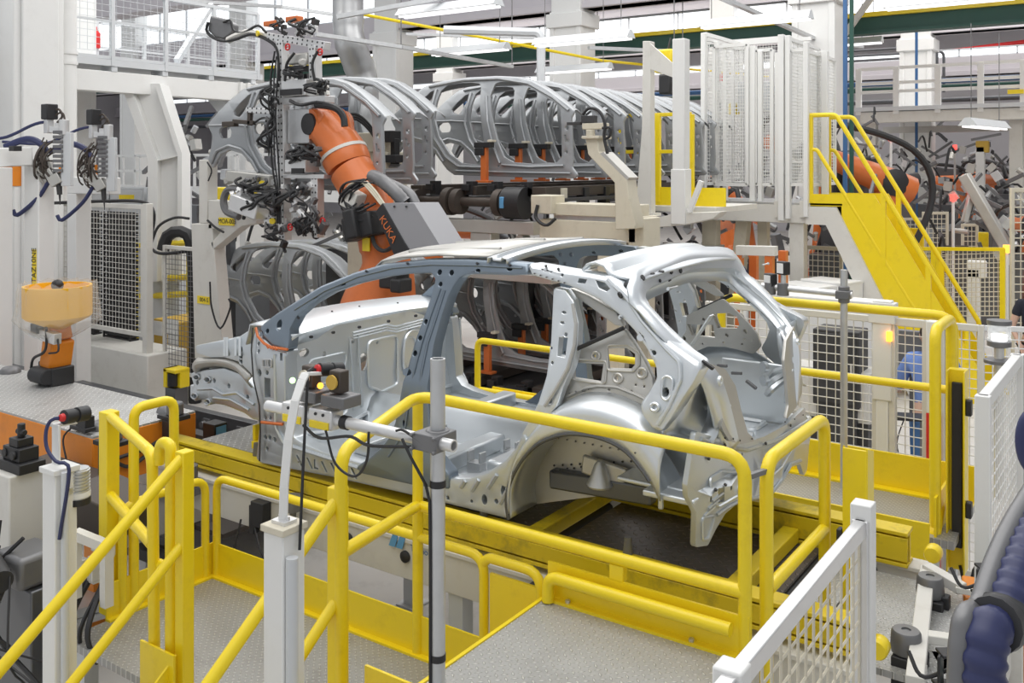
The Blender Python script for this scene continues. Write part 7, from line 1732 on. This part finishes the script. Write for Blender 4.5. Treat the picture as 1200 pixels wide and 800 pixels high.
# ---------------------------------------------------------------- distant robots
def robot(loc, rz, s, lab, pose=(.25, 1.1), m__='orange'):
    """base, turret, leaning link arm, forearm, wrist and spot gun"""
    t = thing('industrial_robot', loc, lab, 'robot', 'distant orange robots')
    L = V(loc); R = Matrix.Rotation(rz, 3, 'Z')
    def w(x, y, z): return L + R @ (V((x, y, z)) * s)
    MB().cyl(w(0, 0, 0), w(0, 0, .45), .45 * s, .36 * s, 18).build('base', m__, t)
    m = MB(); m.cyl(w(0, 0, .45), w(0, 0, .75), .40 * s, n=18); m.bar(w(.1, 0, .6), w(.3, 0, 1.0), .5 * s, .4 * s); m.build('turret', m__, t, .03)
    a = pose[0]; e = (.3 - 1.25 * math.sin(a), 0, .95 + 1.25 * math.cos(a))
    m = MB(); m.tube([w(.3, 0, .95), w(*e)], .2 * s, 14, rs=[.24 * s, .18 * s]); m.lathe(w(.3, .22, .95), [(.2 * s, 0), (.24 * s, .05 * s), (.24 * s, .4 * s), (.2 * s, .44 * s)], R @ V((0, -1, 0)), 16); m.build('link_arm', m__, t)
    b = pose[1]; f = (e[0] + 1.35 * math.sin(b), 0, e[2] + 1.35 * math.cos(b))
    m = MB(); m.tube([w(e[0] - .35 * math.sin(b), 0, e[2] - .35 * math.cos(b)), w(*e), w(*f)], .15 * s, 12, rs=[.22 * s, .22 * s, .11 * s]); m.build('forearm', m__, t)
    m = MB(); m.lathe(w(e[0], .24, e[2]), [(.12 * s, 0), (.2 * s, .04 * s), (.2 * s, .14 * s)], R @ V((0, -1, 0)), 14); m.cyl(w(e[0] - .3, -.25, e[2]), w(e[0] - .6, -.25, e[2] + .05), .1 * s); m.build('motor', 'black', t)
    m = MB(); m.cyl(w(*f), w(f[0] + .2, 0, f[2] - .1), .1 * s, .08 * s); m.bar(w(f[0] + .2, 0, f[2] - .2), w(f[0] + .35, 0, f[2] - .7), .2 * s, .16 * s); m.bar(w(f[0] + .3, 0, f[2] - .65), w(f[0] + .75, 0, f[2] - .6), .08 * s); m.bar(w(f[0] + .3, 0, f[2] - .25), w(f[0] + .75, 0, f[2] - .4), .08 * s); m.build('spot_gun', 'steel_dark', t, .01)
    m = MB(); m.tube(cat([w(.1, .3, .9), w(e[0] - .5, .3, e[2] - .2), w(e[0] - .2, .25, e[2] + .5), w(f[0] - .3, .2, f[2] + .35), w(f[0] + .1, .1, f[2] + .05)], 24), .05 * s, 8); m.build('hose_pack', 'black', t)
    return t
def at(u, d): p = P(u, 300, d=d); return (p.x, p.y, 0)
robot(at(1050, 18.5), -2.4, 1.35, 'orange robot seen between the stair handrails', (.15, 1.2)); robot(at(982, 19.5), 2.6, 1.5, 'orange robot behind the pair of slim white posts by the cage', (.1, 1.3))
robot(at(885, 19), 2.4, 1.05, 'orange robot under the raised deck, behind the orange trolley', (-.2, 1.9)); robot(at(842, 23), 1.0, 1.2, 'orange robot under the raised deck, beside the cream lift frame', (.2, 2.1))
robot(at(1127, 29), -.9, 1.25, 'distant orange robot with level arm under the white railed mezzanine', (.05, 1.5)); robot(at(1176, 31), 2.6, 1.2, 'distant orange robot partly behind the tall white post', (.3, 1.3)); robot(at(1215, 19), 2.2, .95, 'orange robot behind the tall mesh panel at the picture edge', (.2, 1.6))
robot(at(1062, 32), .4, 1.2, 'distant orange robot close to the blue lattice column', (.0, 1.45)); robot(at(495, 17.5), .6, 1.0, 'orange robot low behind the lower panel row', (.2, 1.7)); robot(at(655, 16.5), 2.2, .95, 'orange robot low behind the cream lift frame', (.3, 1.9))
# dim car bodies and tooling frames along the distant line
random.seed(33)
def far_body(u, d, lab, z0=.9, rz=0):
    p = P(u, 300, d=d); t = thing('distant_car_shell', (p.x, p.y, z0), lab, 'car body', 'distant bare car bodies')
    R = Matrix.Rotation(rz, 3, 'Z')
    def w(x, y, z): return V((p.x, p.y, z0)) + R @ V((x, y, z))
    prof = [(-2, .2), (-2.05, .6), (-1.1, .8), (-.5, 1.3), (.9, 1.33), (1.7, .95), (2.0, .9), (2.05, .25)]
    rows = [[w(x, s, z) for x, z in prof] for s in (-.8, -.75, .75, .8)]
    m = MB(); m.b(0, 0, 0, 0, 0, 0) if False else None
    for s in (-.8, .8):
        for (x0, z0_), (x1, z1_) in zip(prof, prof[1:]): m.bar(w(x0, s, z0_), w(x1, s, z1_), .12)
        m.bar(w(-2, s, .25), w(2, s, .25), .2, .25); m.bar(w(-.1, s, .3), w(.1, s * .95, 1.3), .12); m.bar(w(.9, s, .3), w(.9, s, 1.3), .12); m.bar(w(-1.1, s, .3), w(-1.1, s, .8), .14); m.bar(w(-2, s, .5), w(-1.1, s, .7), .3); m.bar(w(1.3, s, .6), w(2, s, .7), .4)
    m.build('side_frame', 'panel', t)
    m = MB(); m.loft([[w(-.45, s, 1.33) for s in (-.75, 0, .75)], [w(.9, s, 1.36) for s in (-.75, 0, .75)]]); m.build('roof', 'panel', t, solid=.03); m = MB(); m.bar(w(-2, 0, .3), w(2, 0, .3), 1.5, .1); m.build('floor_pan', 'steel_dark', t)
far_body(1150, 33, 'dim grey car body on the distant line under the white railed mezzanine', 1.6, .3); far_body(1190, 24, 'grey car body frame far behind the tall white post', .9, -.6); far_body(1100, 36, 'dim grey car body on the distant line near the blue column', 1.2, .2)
def frame_clutter(u, v, d, lab, seed, n=12, s=1.0):
    random.seed(seed); p = P(u, v, d=d); t = thing('welding_fixture', (p.x, p.y, 0), lab, 'tooling', 'distant welding fixtures')
    for k, mm in enumerate(('gunmetal', 'steel_warm', 'black', 'galv')):
        for i in range((n, n // 2, n // 3, n // 2)[k]):
            a = p + V((random.uniform(-1, 1) * s, random.uniform(-.4, .4), random.uniform(-.8, .8) * s)); b = a + V((random.uniform(-.7, .7) * s, random.uniform(-.3, .3), random.uniform(-.5, .5) * s)); m = MB()
            if k == 2: m.tube(cat([a, a.lerp(b, .5) + V((0, 0, .3 * s)), b], 10), .028 * s, 5)
            elif k == 0: m.bar(a, b, .06 * s)
            elif random.random() < .5: m.cyl(a, a.lerp(b, .4), .05 * s, n=8)
            else: m.box(a, .14 * s, .14 * s, .18 * s, m=Matrix.Rotation(random.uniform(-1, 1), 3, 'Y'))
            m.build(('beam', 'clamp', 'hose', 'cylinder')[k], mm, t)
    MB().b(p.x - .6 * s, p.x + .6 * s, p.y - .2, p.y + .2, 0, p.z - .6 * s).build('base', 'steel_dark', t)
for i, (u, v, d, s, lab) in enumerate([(1095, 215, 27, 1.0, 'welding fixture beside the distant level armed robot'), (1135, 235, 22, 1.2, 'welding fixture in front of the distant level armed robot'), (1165, 228, 23, 1.1, 'welding fixture close beside the tall white post'), (1160, 260, 19, 1.0, 'welding fixture with a long slanting arm behind the yellow guard fence'), (1188, 205, 26, .9, 'welding fixture at the picture edge below the mezzanine'), (1045, 200, 24, .9, 'welding fixture behind the stair handrails'), (985, 265, 18, .9, 'dark tooling under the stair head'), (870, 265, 18, 1.0, 'dark tooling under the raised deck'), (770, 262, 16, .9, 'dark tooling next to the cream lift frame'), (990, 165, 19, .7, 'dark hoses and tooling between the cage posts and the blue pole'), (300, 265, 17, 1.0, 'dim tooling behind the beige fixture stand'), (215, 200, 20, 1.2, 'dim tooling beyond the grey control cabinets'), (420, 255, 14, .8, 'dim tooling behind the robot lower arm'), (690, 210, 17, .9, 'dim tooling behind the sensor arm'), (1118, 170, 33, 1.4, 'far tooling under the middle of the white railed mezzanine'), (600, 270, 15, .8, 'dim tooling behind the strut of the panel conveyor')]):
    frame_clutter(u, v, d, lab, 40 + i, 12, s)
# slanting silver tooling arm
m = MB(); m.bar(P(1130, 205, d=19), P(1180, 290, d=18.5), .3, .2); m.bar(P(1140, 222, d=18.9), P(1130, 260, d=18.9), .12); t = m.build('tooling_boom', 'steel_warm', None, .02); T(t, 'long slanting silver tooling arm beyond the yellow guard fence', 'tooling')
for u, v, d, mm, lab in ((1117, 235.5, 19, 'lamp_red', 'small glowing red lamp among the tooling'), (1180, 296, 16, 'lamp_amber', 'glowing amber lamp at the end of the yellow guard fence'), (1044, 165, 23, 'lamp_red', 'red signal lamp on a white post behind the stair rails'), (1119, 175, 28, 'lamp_red', 'red signal lamp far under the mezzanine')):
    p = P(u, v, d=d); t = thing('signal_lamp', p, lab, 'lamp'); MB().cyl(p, p + V((0, 0, .13)), .06, n=12).build('lens', mm, t); MB().cyl((p.x, p.y, 0), p, .03, n=8).build('stem', 'white', t)
# ================================================================== PEOPLE
def person(name_label, joints, radii, edges, skin_parts, base, clothes, extra=None):
    pass
def skin_mesh(name, m__, par, verts, edges, rad, sub=2):
    me = bpy.data.meshes.new(name); r0 = par
    while r0.parent: r0 = r0.parent
    off = V(r0.location)
    me.from_pydata([V(v) - off for v in verts], edges, []); o = bpy.data.objects.new(name, me); col.objects.link(o); o.parent = par
    md = o.modifiers.new('skin', 'SKIN'); md.use_smooth_shade = True
    for i, rr in enumerate(rad):
        rr = rr if isinstance(rr, tuple) else (rr, rr); me.skin_vertices[0].data[i].radius = rr
    me.skin_vertices[0].data[0].use_root = True
    s_ = o.modifiers.new('sub', 'SUBSURF'); s_.levels = sub; s_.render_levels = sub
    me.materials.append(M[m__]); return o
def human(loc, rz, lab, shirt, legs, hands, lean=0., headturn=0.):
    """standing figure; hands = (right, left) targets in body axes, +y is forward"""
    t = thing('person', loc, lab, 'person'); L = V(loc); R = Matrix.Rotation(rz, 3, 'Z')
    def w(x, y, z): return L + R @ V((x, y + lean * max(0, z - .95), z))
    # one continuous body
    vs, ed, rd = [], [], []
    def v(p, r, par=None):
        vs.append(w(*p)); rd.append(r)
        if par is not None: ed.append((par, len(vs) - 1))
        return len(vs) - 1
    pel = v((0, 0, .95), .135); wa = v((0, 0, 1.1), .125, pel); ch = v((0, .0, 1.3), (.15, .12), wa); nk0 = v((0, -.01, 1.46), .075, ch); nk = v((0, 0, 1.54), .052, nk0); hd = v((0, .02, 1.62), .085, nk); tp = v((0, .015, 1.70), .085, hd)
    for s, hp in ((-1, hands[0]), (1, hands[1])):
        sh = v((s * .19, -.01, 1.42), .062, ch); el = ((s * .19 + hp[0]) / 2 + s * .06, (hp[1]) / 2 - .10, (1.42 + hp[2]) / 2 - .06)
        e = v(el, .045, sh); wr = v(hp, .028, e)
        dx = V(hp) - V(el); dx.normalize(); palm = v(tuple(V(hp) + dx * .06), (.036, .02), wr)
        side_ = dx.cross(V((0, 0, 1))); side_ = side_.normalized() if side_.length > .1 else V((1, 0, 0))
        for k in range(4):
            b0 = V(hp) + dx * .085 + side_ * (.026 - .017 * k); ln = (.065, .075, .07, .055)[k]
            f1 = v(tuple(b0), .0085, palm); f2 = v(tuple(b0 + dx * ln * .55 + V((0, 0, -.008))), .008, f1); v(tuple(b0 + dx * ln + V((0, 0, -.03))), .007, f2)
        t1 = v(tuple(V(hp) + dx * .035 + side_ * .04 * -s), .010, palm); v(tuple(V(hp) + dx * .075 + side_ * .062 * -s + V((0, 0, -.012))), .008, t1)
    for s in (-1, 1):
        h_ = v((s * .10, 0, .88), .10, pel); kn = v((s * .11, .02, .50), .062, h_); an = v((s * .11, -.01, .09), .042, kn); v((s * .12, .13, .04), .04, an)
    skin_mesh('body', 'skin', t, vs, ed, rd)
    # shirt and trousers over the body
    vs, ed, rd = [], [], []
    pel = v((0, 0, .90), (.17, .14)); wa = v((0, 0, 1.1), (.165, .135), pel); ch = v((0, 0, 1.3), (.185, .145), wa); v((0, -.01, 1.45), .10, ch)
    for s, hp in ((-1, hands[0]), (1, hands[1])):
        sh = v((s * .19, -.01, 1.42), .085, ch); el = ((s * .19 + hp[0]) / 2 + s * .06, hp[1] / 2 - .10, (1.42 + hp[2]) / 2 - .06)
        e = v(tuple(V((s * .19, -.01, 1.42)).lerp(V(el), .55 if shirt == 'cloth_dark' else 1)), .066, sh)
        if shirt != 'cloth_dark': v(tuple(V(el).lerp(V(hp), .85)), .048, e)
    skin_mesh('shirt', shirt, t, vs, ed, rd)
    vs, ed, rd = [], [], []
    pel = v((0, 0, .95), (.165, .14))
    for s in (-1, 1):
        h_ = v((s * .10, 0, .84), .115, pel); kn = v((s * .11, .02, .50), .085, h_); v((s * .11, -.01, .10), .07, kn)
    skin_mesh('trousers', legs, t, vs, ed, rd)
    m = MB()
    for s in (-1, 1):
        c = w(s * .12, .04, .0); m.box(c + V((0, 0, .05)), .10, .27, .10, rz=rz)
    m.build('shoes', 'black', t, .03)
    # head: face features and hair
    hc = w(0, .03, 1.655); m = MB()
    m.ball(w(0, .025, 1.65), .098, 18, (.86, 1.05, 1.22)); 
    m.ball(w(0, .135, 1.635), .017, 8, (.8, 1, 1.4)); m.ball(w(-.086, .02, 1.64), .026, 8, (.4, .8, 1.2)); m.ball(w(.086, .02, 1.64), .026, 8, (.4, .8, 1.2)); m.build('head', 'skin', t)
    m = MB(); m.ball(w(-.034, .115, 1.665), .012, 8); m.ball(w(.034, .115, 1.665), .012, 8); m.build('eyes', 'dark', t)
    m = MB(); m.ball(w(0, .115, 1.585), .022, 8, (1.2, .5, .3)); m.build('mouth', 'red', t)
    m = MB(); m.ball(w(0, .0, 1.685), .104, 16, (.92, 1.02, .98)); m.build('hair', 'hair', t)
    return t
p = P(1092, 420, d=8.95)
human((p.x, p.y, 0), math.radians(20), 'person in a blue shirt and jeans working at a keyboard behind the mesh fence', 'cloth_blue', 'blue', ((-.24, .42, 1.06), (.2, .36, 1.06)), .12)
p2 = P(1080, 487, d=8.5)
t = thing('keyboard_shelf', p2, 'thin black keyboard shelf on a stand in front of the person in blue', 'shelf')
p3 = P(1076, 489, d=8.45)
MB().box((p3.x, p3.y, p3.z), .5, .2, .03, rz=.35).build('shelf', 'black', t, .005); MB().box((p3.x + .05, p3.y, p3.z / 2), .06, .06, p3.z - .02).build('stand', 'gunmetal', t)
m = MB(); m.tube(cat([(p3.x - .1, p3.y - .08, p3.z), (p3.x - .16, p3.y - .1, p3.z - .25), (p3.x - .08, p3.y - .1, p3.z - .5)], 12), .006, 6); m.build('cable', 'black', t)
p = P(1213, 400, d=12.6)
t = human((p.x, p.y, 0), math.radians(-150), 'person in a dark short sleeved shirt and dark trousers standing behind a mesh panel', 'cloth_dark', 'cloth_dark', ((-.24, .12, .92), (.25, .10, .92)), .0)
